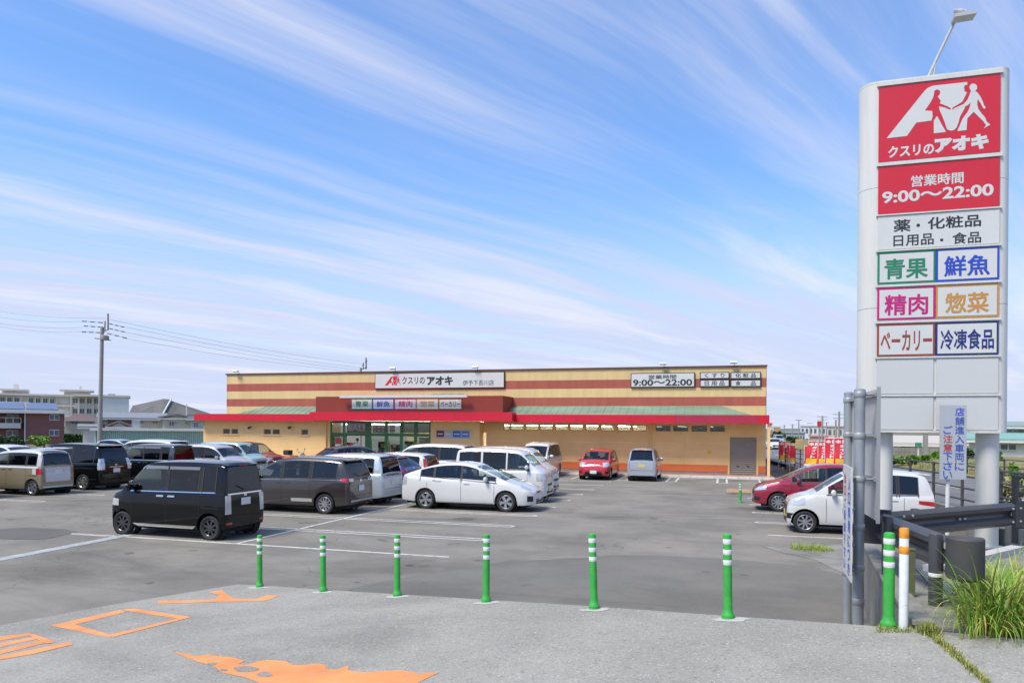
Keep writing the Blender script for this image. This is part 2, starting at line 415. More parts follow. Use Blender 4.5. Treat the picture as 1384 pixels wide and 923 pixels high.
lot_part('bay_line', bx(-15.4, -10.4, 13.50, 13.59, 0.001, Z1), LINE)
lot_part('bay_line', bx(-10.31, -5.32, 13.50, 13.59, 0.001, Z1), LINE)
lot_part('centre_line', bx(-10.40, -10.31, 13.5, 36.6, 0.002, Z2), LINE)
for k in range(9):                                       # left row
    lot_part('bay_line', rounded_loop(MB(), 0, -27.4, -22.2, 18.75 + 2.42 * k, 0.36, 0.085, Z1), LINE)
for k in range(4):                                       # right row
    lot_part('bay_line', rounded_loop(MB(), 0, 1.0, 5.0, 21.45 + 2.5 * k, 0.34, 0.085, Z1, True, False), LINE)
lot_part('bay_line', bx(1.05, 5.2, 18.93, 19.02, 0.001, Z1), LINE)
for u in (-9.9, -7.35, -5.0, -2.55, -0.1, 1.95):         # bays along the shop front
    lot_part('bay_line', rounded_loop(MB(), 1, 36.6, 39.5, u, 0.55, 0.1, Z1, False, False), LINE)
    lot_part('bay_line', bx(u - 0.275, u + 0.275, 36.5, 36.6, 0.001, Z1), LINE)
# drain cover channel, patch of newer asphalt, manhole, short dash
a, b_ = gz(-5, 757), gz(152, 727); d_ = (b_ - a); d_.normalize(); n_ = Vector((-d_.y, d_.x, 0)); e_ = b_ + d_ * 6; a = a - d_ * 14
CHAN = mat('channel_cover', (0.34, 0.36, 0.36), 0.7, noise=0.25, nscale=5)
LEN = (e_ - a).length; nch = int(LEN / 1.0)
for k in range(nch):
    p, q = a + d_ * (k * LEN / nch + 0.006), a + d_ * ((k + 1) * LEN / nch - 0.006)
    lot_part('channel_cover', MB().prism([(*(p - n_ * 0.15).xy, 0.008), (*(q - n_ * 0.15).xy, 0.008), (*(q + n_ * 0.15).xy, 0.008), (*(p + n_ * 0.15).xy, 0.008)], (0, 0, -0.02)), CHAN)
pp = [gz(*p) for p in ((-30, 728), (58, 729), (105, 719), (88, 715), (40, 713), (-40, 716))]
lot_part('asphalt_patch', MB().poly([(p.x, p.y, 0.005) for p in pp]), PATCH)
mh = gz(626, 701.5)
lot_part('manhole_cover', MB().lathe([(0.001, 0.012), (0.27, 0.012), (0.30, 0.009), (0.31, -0.01)], 28, (mh.x, mh.y, 0)), mat('cast_iron', (0.085, 0.082, 0.08), 0.7, noise=0.3, nscale=30))
q = gz(136, 724)
lot_part('bay_line', bx(q.x - 0.9, q.x + 0.15, q.y - 0.02, q.y + 0.07, 0.001, Z1), LINE)
# pale concrete run-off at the foot of the terrace
pp = [gz(*p) for p in ((1030, 738), (1080, 741), (1115, 737), (1180, 736), (1190, 770), (1140, 775), (1100, 756), (1060, 748))]
lot_part('concrete_apron', MB().poly([(p.x, p.y, 0.006) for p in pp]), CONC)
NEWER = ground_mat('newer_asphalt', (0.136, 0.130, 0.113), (0.09, 0.085, 0.074), (0.18, 0.17, 0.148), 0.3, 0.5, 70.0, 0.9, 0.0, 0.6, 0.4)
npx = [(470, 797), (560, 778), (640, 768), (690, 757), (770, 754), (850, 750), (930, 753), (1000, 757), (1060, 762), (1098, 766), (1140, 778), (1180, 800), (1215, 850), (1000, 860), (800, 850), (600, 830)]
rj = random.Random(4); pp = []
for i, (x, y) in enumerate(npx):
    q = gz(x, y); pp.append((q.x, q.y, 0.0045))
    if i < 11:
        x2, y2 = npx[i + 1]
        for f in (0.33, 0.66):
            q = gz(x + (x2 - x) * f, y + (y2 - y) * f + rj.uniform(-1.6, 1.6)); pp.append((q.x, q.y, 0.0045))
lot_part('resurfaced_strip', MB().poly(pp), NEWER)
# painted island beside the red car
isl = gz(1003, 668)
OR2 = worn_paint('faded_orange_paint', (0.50, 0.27, 0.12), 0.5, 5.0)
lot_part('painted_island', bx(isl.x - 0.6, isl.x + 1.4, isl.y - 0.2, isl.y + 2.6, -0.01, 0.006), OR2)
lot_part('island_kerb', bx(isl.x - 0.6, isl.x + 3.2, isl.y - 0.33, isl.y - 0.203, -0.01, 0.10), CONC)

# approach road: a tilted slab, its far edge a drop to the car park
edge_px = [(321, 789.5), (351, 790.5), (437, 796.5), (537, 802.5), (657, 810), (803, 819), (984, 832), (1140, 842.5), (1243, 850.5)]
edge = [onroad(*p) for p in edge_px]
left = [onroad(*p) for p in ((150, 817), (0, 847))]
poly = [Vector((-10.6, -6, 0))] + [Vector((p.x, p.y, 0)) for p in reversed(left)] + [Vector((p.x, p.y, 0)) for p in edge] + [Vector((4.6, 5.1, 0)), Vector((12, 2.5, 0)), Vector((12, -6, 0))]
top = [Vector((p.x, p.y, max(road_z(p.x, p.y), 0.012))) for p in poly]
road = MB().add(top + [Vector((p.x, p.y, -0.12)) for p in top],
                [tuple(reversed(range(len(top))))] + [(i, (i + 1) % len(top), (i + 1) % len(top) + len(top), i + len(top)) for i in range(len(top))])
road = road.build('approach_road', PAVE); road['kind'] = 'structure'
def rp(px, py, h=0.004):
    p = onroad(px, py); p.z = max(road_z(p.x, p.y), 0.012) + h; return p
# orange road lettering: strokes traced on the road plane
def paint(strokes, name='orange_lettering'):
    b = MB()
    for k, s_ in enumerate(strokes): b.poly([rp(x, y, 0.004 + 0.0005 * k) for x, y in s_])
    return b.build(name, ORANGE, road)
paint([[(214, 812), (290, 810), (297, 804), (281, 800), (300, 797.5), (314, 808.5), (347, 809), (362, 804), (377, 805.5), (356, 812), (300, 813), (213, 816)]])
paint([[(67, 845), (100, 843.5), (153, 859), (148, 861.5)], [(66.5, 845.5), (163, 824), (170, 827), (101, 844)], [(163, 824), (182, 822.5), (259, 834), (240, 836)],
       [(240, 836), (259, 834), (153, 861), (148, 858)]])
paint([[(-8, 861), (40, 855.5), (44, 858), (-8, 867)], [(-8, 871), (52, 859.5), (57, 862), (-8, 876)], [(-8, 881), (62, 864), (70, 867), (-8, 886)],
       [(-8, 889), (95, 867), (99, 871), (44, 884), (-8, 893)], [(36, 857), (46, 857), (76, 868), (62, 870)]])
# the big worn arrow: scalloped wear along its far side, worn-through islands left as pavement
def lerp(a, b, t): return a + (b - a) * t
arrow = [(232, 881), (258, 884)] + [(262, 886), (270, 886.5)] + [(278, 884.5), (318, 889), (331, 893), (322, 897.5), (331, 899), (349, 893.5), (362, 892), (385, 893)] + \
        [(396, 899), (412, 898.5), (428, 896.5), (440, 898.5), (441, 904), (455, 904.5), (472, 899), (470, 906), (490, 908.5), (540, 905.5), (560, 908), (566, 912), (570, 909), (594, 908.5), (566, 922), (560, 926), (360, 926), (330, 915), (300, 909), (289, 900), (270, 895)]
paint([arrow])
def blob(cx, cy, w, h, seed):
    r = random.Random(seed); return [rp(cx + w * math.cos(t) * r.uniform(0.8, 1.15), cy + h * math.sin(t) * r.uniform(0.8, 1.15), 0.0062) for t in [2 * math.pi * k / 14 for k in range(14)]]
for i, (cx, cy, w, h) in enumerate(((333, 904.5, 17, 4.0), (358, 911.5, 11, 3.6), (287, 897, 7, 1.8), (303, 905.5, 5, 1.5))):
    MB().poly(blob(cx, cy, w, h, i)).build('worn_patch', PAVE, road)
# expansion joint with a strip of weeds
jl = [rp(x, y, 0.003) for x, y in ((1252, 853), (1275, 873), (1300, 897), (1332, 925), (1338, 925), (1306, 895), (1282, 873), (1258, 852))]
MB().poly(jl).build('joint', mat('joint_dirt', (0.085, 0.075, 0.05), 0.95, noise=0.3, nscale=20), road)
# white painted foot marks at the bollards
for px, py in ((351, 793), (437, 799), (537, 805), (657, 813), (803, 822), (984, 835)):
    c = onroad(px, py); bb = MB(); r = random.Random(px)
    bb.poly([(c.x + (0.17 * r.uniform(.75, 1.2)) * math.cos(t) + 0.02, c.y - 0.05 + 0.10 * r.uniform(.8, 1.1) * math.sin(t), road_z(c.x + 0.17 * math.cos(t) + 0.02, c.y - 0.05 + 0.1 * math.sin(t)) + 0.003) for t in [2 * math.pi * k / 14 for k in range(14)]])
    bb.build('mortar_ring', mat('mortar', (0.42, 0.41, 0.38), 0.95, noise=0.15, nscale=20), road)

# terrace with the pylon, the guard rails and the grating
def tz(v): return 1.0 - 0.0255 * (v - 7.2)               # the terrace falls gently away from the road
def gt(px, py):
    d = ray(px, py); t = (1.0 + 0.0255 * 7.2 - CAM_H) / (d.z + 0.0255 * d.y); return CP + d * t
TZ = 0.86
ter = [(1.52, 6.62), (1.66, 8.5), (1.95, 11.2), (2.08, 12.75), (5.2, 13.5), (5.45, 17.2), (12, 17.2), (12, 2.6), (4.6, 5.2), (2.1, 6.42)]
terrace = MB().add([(x, y, tz(y)) for x, y in ter] + [(x, y, -0.2) for x, y in ter], [tuple(reversed(range(len(ter))))] + [(i, (i + 1) % len(ter), (i + 1) % len(ter) + len(ter), i + len(ter)) for i in range(len(ter))]).build('terrace', CONC); terrace['kind'] = 'structure'
def ter_part(name, b, m): return b.build(name, m, terrace)
kl = [(1.50, 6.64), (1.64, 8.5), (1.93, 11.2), (2.06, 12.8)]; kr = [(2.24, 12.82), (2.10, 11.2), (1.82, 8.5), (1.67, 6.6)]
ter_part('kerb', MB().prism([(x, y, tz(y) + 0.004) for x, y in kl + kr], (0, 0, 0.035)), CONC)
k0, k1 = gt(1268, 776), gt(1420, 738); kd = (k1 - k0).normalized(); kn = Vector((-kd.y, kd.x, 0))
KC = mat('kerb_concrete', (0.46, 0.46, 0.44), 0.9, noise=0.12, nscale=9)
for i in range(5):                                        # pale kerb stones at the street side
    p, q = k0 + kd * (i * 0.62), k0 + kd * (i * 0.62 + 0.605)
    ter_part('kerb_stone', MB().prism([p, q, q + kn * 0.17, p + kn * 0.17], (0, 0, 0.09)), KC)
gx = [gt(*p) for p in ((1236, 768), (1262, 766), (1301, 803), (1275, 812))]
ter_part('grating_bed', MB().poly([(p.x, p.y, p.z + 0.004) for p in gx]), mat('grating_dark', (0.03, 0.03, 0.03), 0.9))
for k in range(9):
    t0, t1 = (k + 0.12) / 9, (k + 0.72) / 9
    q4 = [gx[0].lerp(gx[1], t0), gx[0].lerp(gx[1], t1), gx[3].lerp(gx[2], t1), gx[3].lerp(gx[2], t0)]
    ter_part('grating_bar', MB().prism([(p.x, p.y, p.z + 0.006) for p in q4], (0, 0, 0.02)), GALV)
# street on the right with its low wall
def fx(v): return 5.45 - (v - 19) * 0.055                 # line of the boundary wall
def sz(v): return max(0.80 - max(0, v - 16) * 0.012, 0.10)
rows = []
for v in (17.2, 24, 32, 42, 56, 75, 110, 170):
    rows.append([(fx(v) + 0.10, v, sz(v) - 0.02), (fx(v) + 5.4 + v * 0.02, v, sz(v) - 0.02)])
st = MB().grid(rows).build('street', STREET); st['kind'] = 'structure'
for k in range(12):
    v = 22 + 6 * k
    MB().add([(fx(v) + 2.8, v, sz(v) - 0.008), (fx(v) + 2.92, v, sz(v) - 0.008), (fx(v + 3) + 2.92, v + 3, sz(v + 3) - 0.008), (fx(v + 3) + 2.8, v + 3, sz(v + 3) - 0.008)], [(0, 1, 2, 3)]).build('centre_dash', LINE, st)
VERGE = ground_mat('verge_grass', (0.13, 0.145, 0.045), (0.07, 0.09, 0.03), (0.26, 0.22, 0.10), 0.4, 0.5, 12.0)
rows = [[(fx(v) + 5.4 + v * 0.02, v, sz(v) + 0.02), (fx(v) + 7.4 + v * 0.02, v, sz(v) + 0.35), (fx(v) + 12 + v * 0.06, v, sz(v) + 0.4), (60 + v * 0.3, v, 0.5)] for v in (17, 26, 38, 56, 80, 120, 170)]
vg = MB().grid(rows).build('verge', VERGE); vg['kind'] = 'structure'
wall = thing('boundary_wall', 'low grey concrete wall carrying the brown railing beside the street', 'wall', (fx(30), 30, 0))
for k in range(12):
    v0, v1 = 17.25 + k * 2.6, 17.25 + (k + 1) * 2.6 - 0.012
    MB().add([(fx(v0) - 0.09, v0, -0.05), (fx(v0) + 0.09, v0, -0.05), (fx(v1) + 0.09, v1, -0.05), (fx(v1) - 0.09, v1, -0.05),
              (fx(v0) - 0.09, v0, sz(v0) + 0.02), (fx(v0) + 0.09, v0, sz(v0) + 0.02), (fx(v1) + 0.09, v1, sz(v1) + 0.02), (fx(v1) - 0.09, v1, sz(v1) + 0.02)],
             [(3, 2, 1, 0), (4, 5, 6, 7), (0, 1, 5, 4), (1, 2, 6, 5), (2, 3, 7, 6), (3, 0, 4, 7)]).build('wall_section', CONC, wall)
# paved walk along the shop front
KV, YW, YE, YL, YC, WZ = 39.8, 41.8, 40.35, 41.0, 39.75, 0.12
TILE = mat('walk_tile', (0.42, 0.20, 0.12), 0.85, noise=0.18, nscale=3, var=0.12)
walk = sheet('pavement', [(-36, KV + 0.15), (2.5, KV + 0.15), (2.5, 43), (-36, 43)], WZ - 0.012, mat('walk_bed', (0.22, 0.17, 0.14), 0.9), th=0.2)
KERB = mat('kerb_white', (0.60, 0.59, 0.56), 0.85, noise=0.12, nscale=4, var=0.06)
for k in range(24):
    x0 = -12.1 + k * 0.61
    bx(x0, x0 + 0.595, KV, KV + 0.148, -0.02, WZ + 0.004).build('kerb_stone', KERB, walk, bevel=0.012)
bx(-36, -12.12, KV, KV + 0.148, -0.02, WZ + 0.004).build('kerb_run', KERB, walk)
for i in range(3):
    for k in range(34):
        x0 = -12.1 + k * 0.43
        bx(x0, x0 + 0.42, KV + 0.16 + i * 0.43, KV + 0.58 + i * 0.43, WZ - 0.03, WZ).build('tile', TILE, walk)
# ================================================================== the shop
CREAM = mat('cream_siding', (0.82, 0.53, 0.225), 0.75, noise=0.07, nscale=0.9, bump=0.05, bscale=25, var=0.02)
BEIGE = mat('beige_panel', (0.63, 0.46, 0.215), 0.7, noise=0.10, nscale=0.8, stretch=(2.5, 1, 0.25), var=0.03)
STRIPE = mat('brick_red_panel', (0.36, 0.088, 0.058), 0.75, noise=0.13, nscale=1.0, stretch=(2.5, 1, 0.3), var=0.05)
FASCIA = mat('red_fascia', (0.56, 0.008, 0.03), 0.45, noise=0.05, nscale=0.6, var=0.03)
FASCIA2 = mat('faded_red_fascia', (0.40, 0.022, 0.055), 0.5, noise=0.08, nscale=0.8)
BRICK = mat('maroon_panel', (0.24, 0.028, 0.016), 0.6, noise=0.08, nscale=1.0)
ROOFG = mat('green_metal_roof', (0.17, 0.25, 0.175), 0.6, noise=0.28, nscale=0.9, stretch=(0.4, 1, 3))
ORBAND = mat('orange_band', (0.72, 0.17, 0.05), 0.75, noise=0.06, nscale=1.5)
PLINTH = mat('plinth', (0.30, 0.28, 0.24), 0.85, noise=0.15, nscale=2)
GREENF = mat('green_frame', (0.045, 0.14, 0.055), 0.45)
SHUT = mat('shutter', (0.27, 0.235, 0.19), 0.5, noise=0.1, nscale=1.5)
BROWNT = mat('brown_trim', (0.11, 0.045, 0.03), 0.5)
SOFFIT = mat('soffit', (0.42, 0.32, 0.2), 0.8)
SIGNW = mat('sign_white', (0.575, 0.585, 0.56), 0.4, noise=0.03, nscale=3)
INKD = mat('ink_dark', (0.02, 0.025, 0.03), 0.5)
REDS = mat('sign_red', (0.55, 0.018, 0.035), 0.4, noise=0.03, nscale=2)
WINT = mat('window_dark_frame', (0.36, 0.25, 0.12), 0.6)
glass_mat('shop_glass', (0.82, 0.88, 0.84), 0.8)
glass_mat('dark_pane', (0.16, 0.19, 0.18), 0.9)
C_ = dict(green=(0.012, 0.19, 0.095), blue=(0.02, 0.06, 0.42), pink=(0.47, 0.008, 0.16), ochre=(0.48, 0.24, 0.055), rust=(0.26, 0.055, 0.035), navy=(0.012, 0.025, 0.16))
INK = {k: mat('ink_' + k, v, 0.5) for k, v in C_.items()}
shop = thing('store_building', 'long cream single-storey shop with brick-red stripes, red eave and green canopy roof', 'store', (-16, 42, 0))
def sp(name, b, m, parent=shop, **k): return b.build(name, m, parent, **k)
def fbox(xa, xb, za, zb, Y, d): return bx(xa, xb, Y, Y + d, za, zb)
def U(px, Y, py=570): return atY(px, py, Y).x
def Zp(px, py, Y): return atY(px, py, Y).z
def cells(u0, u1, z0, z1, Y, th, holes):
    """a wall with rectangular openings, as boxes"""
    b = MB(); zs = sorted({z0, z1, *[h[2] for h in holes], *[h[3] for h in holes]}); zs = [z for z in zs if z0 <= z <= z1]
    for za, zb in zip(zs, zs[1:]):
        hs_ = sorted((h[0], h[1]) for h in holes if h[2] < (za + zb) / 2 < h[3]); x = u0
        for a, c in hs_ + [(u1, u1)]:
            if a > x + 1e-4: b.box(x, a, Y, Y + th, za, zb)
            x = max(x, c)
    return b
YU = 41.9
uL, uR, zT = U(306, YU), U(1035, YU), 6.10
Z = [zT, 5.47, 4.97, 4.44, 3.94]                          # stripe edges
# upper storey: panels band by band, closed by side walls and roof behind
sp('upper_core', bx(uL + 0.02, uR - 0.02, YU + 0.06, YU + 20, 3.2, zT - 0.06), BEIGE)
nP = 8
for i, (za, zb) in enumerate(((Z[1], Z[0]), (Z[2], Z[1]), (Z[3], Z[2]), (Z[4], Z[3]), (3.0, Z[4]))):
    for k in range(nP):
        xa, xb = uL + (uR - uL) * k / nP, uL + (uR - uL) * (k + 1) / nP
        sp('wall_panel', bx(xa + 0.003, xb - 0.003, YU, YU + 0.055, za + 0.004, zb - 0.004), STRIPE if i in (1, 3) else BEIGE)
    sp('wall_panel', bx(uR - 0.018, uR + 0.03, YU + 0.06, YU + 20, za + 0.004, zb - 0.004), STRIPE if i in (1, 3) else BEIGE)
    sp('wall_panel', bx(uL - 0.03, uL + 0.018, YU + 0.06, YU + 20, za + 0.004, zb - 0.004), STRIPE if i in (1, 3) else BEIGE)
sp('parapet_cap', bx(uL - 0.06, uR + 0.06, YU - 0.07, YU + 0.25, zT, zT + 0.09), BROWNT)
# lower storey
uA, uB, uC_, uD = U(275, YL), U(446, YL, 590), U(582, YL, 590), U(648, YL, 590)
uE = U(1035, YW, 600)
ZE0, ZE1 = 2.94, 3.40
# left wing wall with paired toilet windows, boards in courses
wl_px = [(301.5, 310.5), (312.8, 321.6), (356.5, 366), (368.5, 378), (407.4, 416.2)]
lz0, lz1 = Zp(340, 586.5, YL), Zp(340, 579.6, YL)
lh = [(U(a, YL, 583), U(b, YL, 583), lz0, lz1) for a, b in wl_px]
sp('wing_wall', cells(uA, uB, lz0 - 0.3, ZE0 + 0.05, YL, 0.18, lh), CREAM)
for i in range(2):
    za, zb = 0.66 + i * (lz0 - 0.3 - 0.66) / 2, 0.66 + (i + 1) * (lz0 - 0.3 - 0.66) / 2
    for k in range(3):
        xa, xb = uA + (uB - uA) * k / 3, uA + (uB - uA) * (k + 1) / 3
        sp('siding_board', bx(xa + 0.003, xb - 0.003, YL, YL + 0.18, za + 0.003, zb - 0.003), CREAM)
sp('orange_band', bx(uA - 0.004, uB + 0.004, YL - 0.008, YL + 0.18, 0.26, 0.655), ORBAND)
sp('plinth', bx(uA, uB, YL + 0.01, YL + 0.18, 0.0, 0.258), PLINTH)
sp('side_wall', bx(uA, uA + 0.18, YL + 0.182, YL + 18, 0, ZE0), CREAM)
PANE = mat('toilet_pane', (0.07, 0.07, 0.065), 0.25)
for (a, b, za, zb) in lh:
    w = sp('window', cells(a, b, za, zb, YL + 0.05, 0.05, [(a + 0.04, b - 0.04, za + 0.04, zb - 0.04)]), WINT)
    sp('pane', bx(a + 0.04, b - 0.04, YL + 0.07, YL + 0.085, za + 0.04, zb - 0.04), PANE, w)
for i0, i1 in ((0, 1), (2, 3), (4, 4)):
    sp('window_sill', bx(lh[i0][0] - 0.12, lh[i1][1] + 0.12, YL - 0.06, YL + 0.02, lz0 - 0.09, lz0 - 0.03), CREAM)
for px in (337.5, 391.5):                                  # wall lamps
    c = atY(px, 577, YL - 0.12)
    l = sp('wall_lamp', bx(c.x - 0.05, c.x + 0.05, YL - 0.1, YL - 0.002, c.z - 0.04, c.z + 0.04), DARKM)
    sp('lamp_head', MB().tube([(c.x, YL - 0.1, c.z), (c.x + 0.06, YL - 0.28, c.z - 0.05)], [0.05, 0.10], 10), DARKM, l)
c = atY(274, 572.5, YL - 0.06); sp('camera_dome', MB().lathe([(0.001, -0.09), (0.05, -0.07), (0.075, 0), (0.075, 0.03)], 12, (c.x, YL - 0.08, c.z)), WHITE)
# glazed entrance front
YG = YL + 0.12
zb1, zb0 = Zp(500, 585.3, YG), Zp(500, 589.0, YG)
gx_ = [U(p, YG, 590) for p in (446, 449.5, 464, 466.5, 494, 502, 520.5, 524.5, 541, 544.5, 560, 564, 580.5, 583)]
for i in range(0, 14, 2):
    sp('mullion', bx(gx_[i], gx_[i + 1], YG - 0.06, YG + 0.08, WZ, ZE0 + 0.02), GREENF)
for i in range(1, 13, 2):
    sp('transom', bx(gx_[i] + 0.002, gx_[i + 1] - 0.002, YG - 0.05, YG + 0.07, zb0, zb1), GREENF)
    sp('transom', bx(gx_[i] + 0.002, gx_[i + 1] - 0.002, YG - 0.05, YG + 0.07, ZE0 - 0.10, ZE0 + 0.015), GREENF)
    sp('pane', bx(gx_[i] + 0.002, gx_[i + 1] - 0.002, YG, YG + 0.01, zb1, ZE0 - 0.1), MATS['shop_glass'])
    if i != 3: sp('pane', bx(gx_[i] + 0.002, gx_[i + 1] - 0.002, YG, YG + 0.01, WZ + 0.1, zb0), MATS['shop_glass'])
    if i != 3: sp('door_rail', bx(gx_[i] + 0.002, gx_[i + 1] - 0.002, YG - 0.03, YG + 0.05, WZ, WZ + 0.1), GREENF)
sp('door_leaf', cells(gx_[3] - 0.9, gx_[3] + 0.05, WZ, zb0, YG + 0.09, 0.05, [(gx_[3] - 0.84, gx_[3] - 0.02, WZ + 0.1, zb0 - 0.08)]), GREENF)
# posters behind the upper panes and the small fixtures at the door
POST = mat('poster_red', (0.50, 0.05, 0.09), 0.6)
pa, pb = atY(469, 569.7, YG + 0.05), atY(493.7, 585, YG + 0.05)
po = sp('poster', bx(pa.x, pb.x, YG + 0.05, YG + 0.06, pb.z, pa.z), POST)
letters_in_px('SALE', (470.2, 574), (496.5, 582.8), YG + 0.045, SIGNW, po, 0.05)
for (a, b, t_, c_) in ((504, 520, 'poster', POST), (526.5, 534, 'poster', SIGNW)):
    pa, pb = atY(a, 573.8, YG + 0.05), atY(b, 585, YG + 0.05)
    po = sp(t_, bx(pa.x, pb.x, YG + 0.05, YG + 0.06, pb.z, pa.z), c_)
    for k in range(3):
        xa = pa.x + (pb.x - pa.x) * (k + 0.18) / 3; xb = pa.x + (pb.x - pa.x) * (k + 0.82) / 3
        for j in range(2):
            sp('print_block', bx(xa, xb, YG + 0.043, YG + 0.048, pb.z + (pa.z - pb.z) * (0.15 + 0.42 * j), pb.z + (pa.z - pb.z) * (0.42 + 0.42 * j)), SIGNW if c_ is POST else POST, po)
for (a, b) in ((544.8, 560), (564.3, 580.2)):              # blinds drawn in the right bays
    pa, pb = atY(a, 570, YG + 0.06), atY(b, 585, YG + 0.06)
    sp('blind', bx(pa.x, pb.x, YG + 0.06, YG + 0.065, pb.z, pa.z), mat('blind', (0.52, 0.42, 0.27), 0.8))
pa, pb = atY(566, 590.5, YG + 0.06), atY(580, 606, YG + 0.06)
sp('blind', bx(pa.x, pb.x, YG + 0.06, YG + 0.065, pb.z, pa.z), MATS['blind'])
c = atY(458, 597, YG - 0.15)
pb_ = sp('postbox', bx(c.x - 0.16, c.x + 0.16, YG - 0.3, YG - 0.062, c.z - 0.13, c.z + 0.20), POST, bevel=0.05)
sp('notice', bx(c.x - 0.18, c.x + 0.18, YG - 0.29, YG - 0.064, c.z - 0.30, c.z - 0.14), SIGNW)
# interior seen through the glass
INT = mat('interior_wall', (0.60, 0.53, 0.42), 0.8, noise=0.1, nscale=1.5)
ix0, ix1 = uB - 0.6, uE - 0.4
sp('interior_floor', bx(ix0, ix1, YW + 0.2, YW + 12, 0.02, 0.10), mat('interior_floor', (0.42, 0.38, 0.32), 0.4))
sp('interior_back', bx(ix0, ix1, YW + 11.9, YW + 12, 0.1, 3.15), INT)
sp('interior_ceiling', bx(ix0, ix1, YW + 0.2, YW + 12, 3.02, 3.10), mat('interior_ceiling', (0.6, 0.58, 0.54), 0.8))
TUBEM = mat('fluorescent_tube', (1.0, 0.93, 0.78), 0.5, emit=16.0)
rr = random.Random(3)
for r in range(4):
    for k in range(15):
        x0 = ix0 + 0.8 + k * (ix1 - ix0 - 1.6) / 14
        sp('light_tube', bx(x0, x0 + 0.07, YW + 0.9 + r * 2.5, YW + 3.1 + r * 2.5, 2.76, 2.80), TUBEM)
SHELFC = [mat('goods_%s' % n, c, 0.6) for n, c in (('red', (0.4, 0.06, 0.05)), ('white', (0.6, 0.58, 0.55)), ('green', (0.1, 0.25, 0.1)), ('dark', (0.05, 0.045, 0.05)), ('yellow', (0.5, 0.36, 0.08)))]
for k in range(7):
    x0 = gx_[1] + 0.3 + k * 0.85 + rr.uniform(-.1, .1)
    if gx_[3] - 0.2 < x0 < gx_[4] - 0.2: continue
    sh = sp('shelf', bx(x0, x0 + 0.62, YG + 1.0, YG + 1.45, WZ, 1.55 + rr.uniform(-.2, .2)), SHELFC[3])
    for j in range(4):
        for q in range(3):
            sp('goods', bx(x0 + 0.02 + q * 0.2, x0 + 0.19 + q * 0.2, YG + 0.9, YG + 0.999, 0.3 + j * 0.33, 0.5 + j * 0.33 + rr.uniform(0, .08)), rr.choice(SHELFC), sh)
# wall between the entrance and the recess, its notice board
sp('front_wall', bx(gx_[13] + 0.002, uD, YL, YL + 0.18, 0.66, ZE0 + 0.05), CREAM)
sp('orange_band', bx(gx_[13] + 0.002, uD + 0.004, YL - 0.008, YL + 0.18, 0.26, 0.655), ORBAND)
sp('plinth', bx(gx_[13] + 0.002, uD, YL + 0.01, YL + 0.18, 0.0, 0.258), PLINTH)
sp('return_wall', bx(uD - 0.16, uD, YL + 0.182, YW, 0.0, ZE0), CREAM)
pa, pb = atY(589, 580.3, YL - 0.03), atY(635.5, 593, YL - 0.03)
nb = sp('notice_board', bx(pa.x, pb.x, YL - 0.04, YL - 0.002, pb.z, pa.z), mat('board_frame', (0.45, 0.46, 0.45), 0.5))
for a, b, c_ in ((590, 600, (0.16, 0.01, 0.03)), (601, 611, (0.42, 0.41, 0.38)), (612.2, 622.4, (0.03, 0.13, 0.45)), (623.6, 634, (0.09, 0.19, 0.5))):
    sp('notice', bx(U(a, YL - 0.05, 587), U(b, YL - 0.05, 587), YL - 0.05, YL - 0.042, pb.z + 0.09, pa.z - 0.07), mat('notice_%d' % a, c_, 0.5), nb)
    sp('print_line', bx(U(a + 1.5, YL - 0.05, 587), U(b - 1.5, YL - 0.05, 587), YL - 0.056, YL - 0.051, (pa.z + pb.z) / 2 - 0.03, (pa.z + pb.z) / 2 + 0.04), mat('print_pale', (0.6, 0.6, 0.62), 0.5), nb)
# recessed wall under the canopy: high windows, boards, shutter
hz0, hz1 = Zp(800, 581.8, YW), Zp(800, 574.0, YW)
wpx = [(680.5, 688.2), (689.7, 706.9), (710.2, 727.2), (729.7, 746.7), (750.2, 767.2), (770, 787.8), (791.5, 808.7), (812, 829.7), (834.4, 852.2), (854.9, 873.6),
       (886.4, 906.3), (909.8, 930.1), (934.6, 955.7), (959.6, 979.8)]
hh = [(U(a, YW, 578), U(b, YW, 578), hz0, hz1) for a, b in wpx]
sx0, sx1 = U(986.3, YW, 615), U(1022.4, YW, 615); sz1 = Zp(1004, 590.8, YW)
sp('recess_wall', cells(uD, uE, hz0 - 0.18, ZE0 + 0.1, YW, 0.2, hh), CREAM)
zr = [0.62, 1.05, 1.45, 1.82, hz0 - 0.18]
cuts = [uD + 0.16 + (sx0 - 0.1 - uD - 0.16) * k / 6 for k in range(7)]
for za, zb in zip(zr, zr[1:]):
    for xa, xb in zip(cuts, cuts[1:]):
        sp('siding_board', bx(xa + 0.004, xb - 0.004, YW, YW + 0.2, za + 0.004, zb - 0.004), CREAM)
for xa, xb in zip(cuts, cuts[1:]):
    sp('orange_band', bx(xa + 0.003, xb - 0.003, YW - 0.008, YW + 0.2, 0.24, 0.615), ORBAND)
    sp('plinth', bx(xa + 0.001, xb - 0.001, YW + 0.012, YW + 0.2, 0.0, 0.238), PLINTH)
sp('siding_board', bx(sx1 + 0.1, uE, YW, YW + 0.2, 0.62, hz0 - 0.184), CREAM)
sp('siding_board', bx(sx0 - 0.1, sx1 + 0.1, YW, YW + 0.2, sz1 + 0.08, hz0 - 0.184), CREAM)
sp('orange_band', bx(sx1 + 0.1, uE + 0.004, YW - 0.008, YW + 0.2, 0.24, 0.615), ORBAND)
sp('plinth', bx(sx1 + 0.1, uE, YW + 0.012, YW + 0.2, 0.0, 0.238), PLINTH)
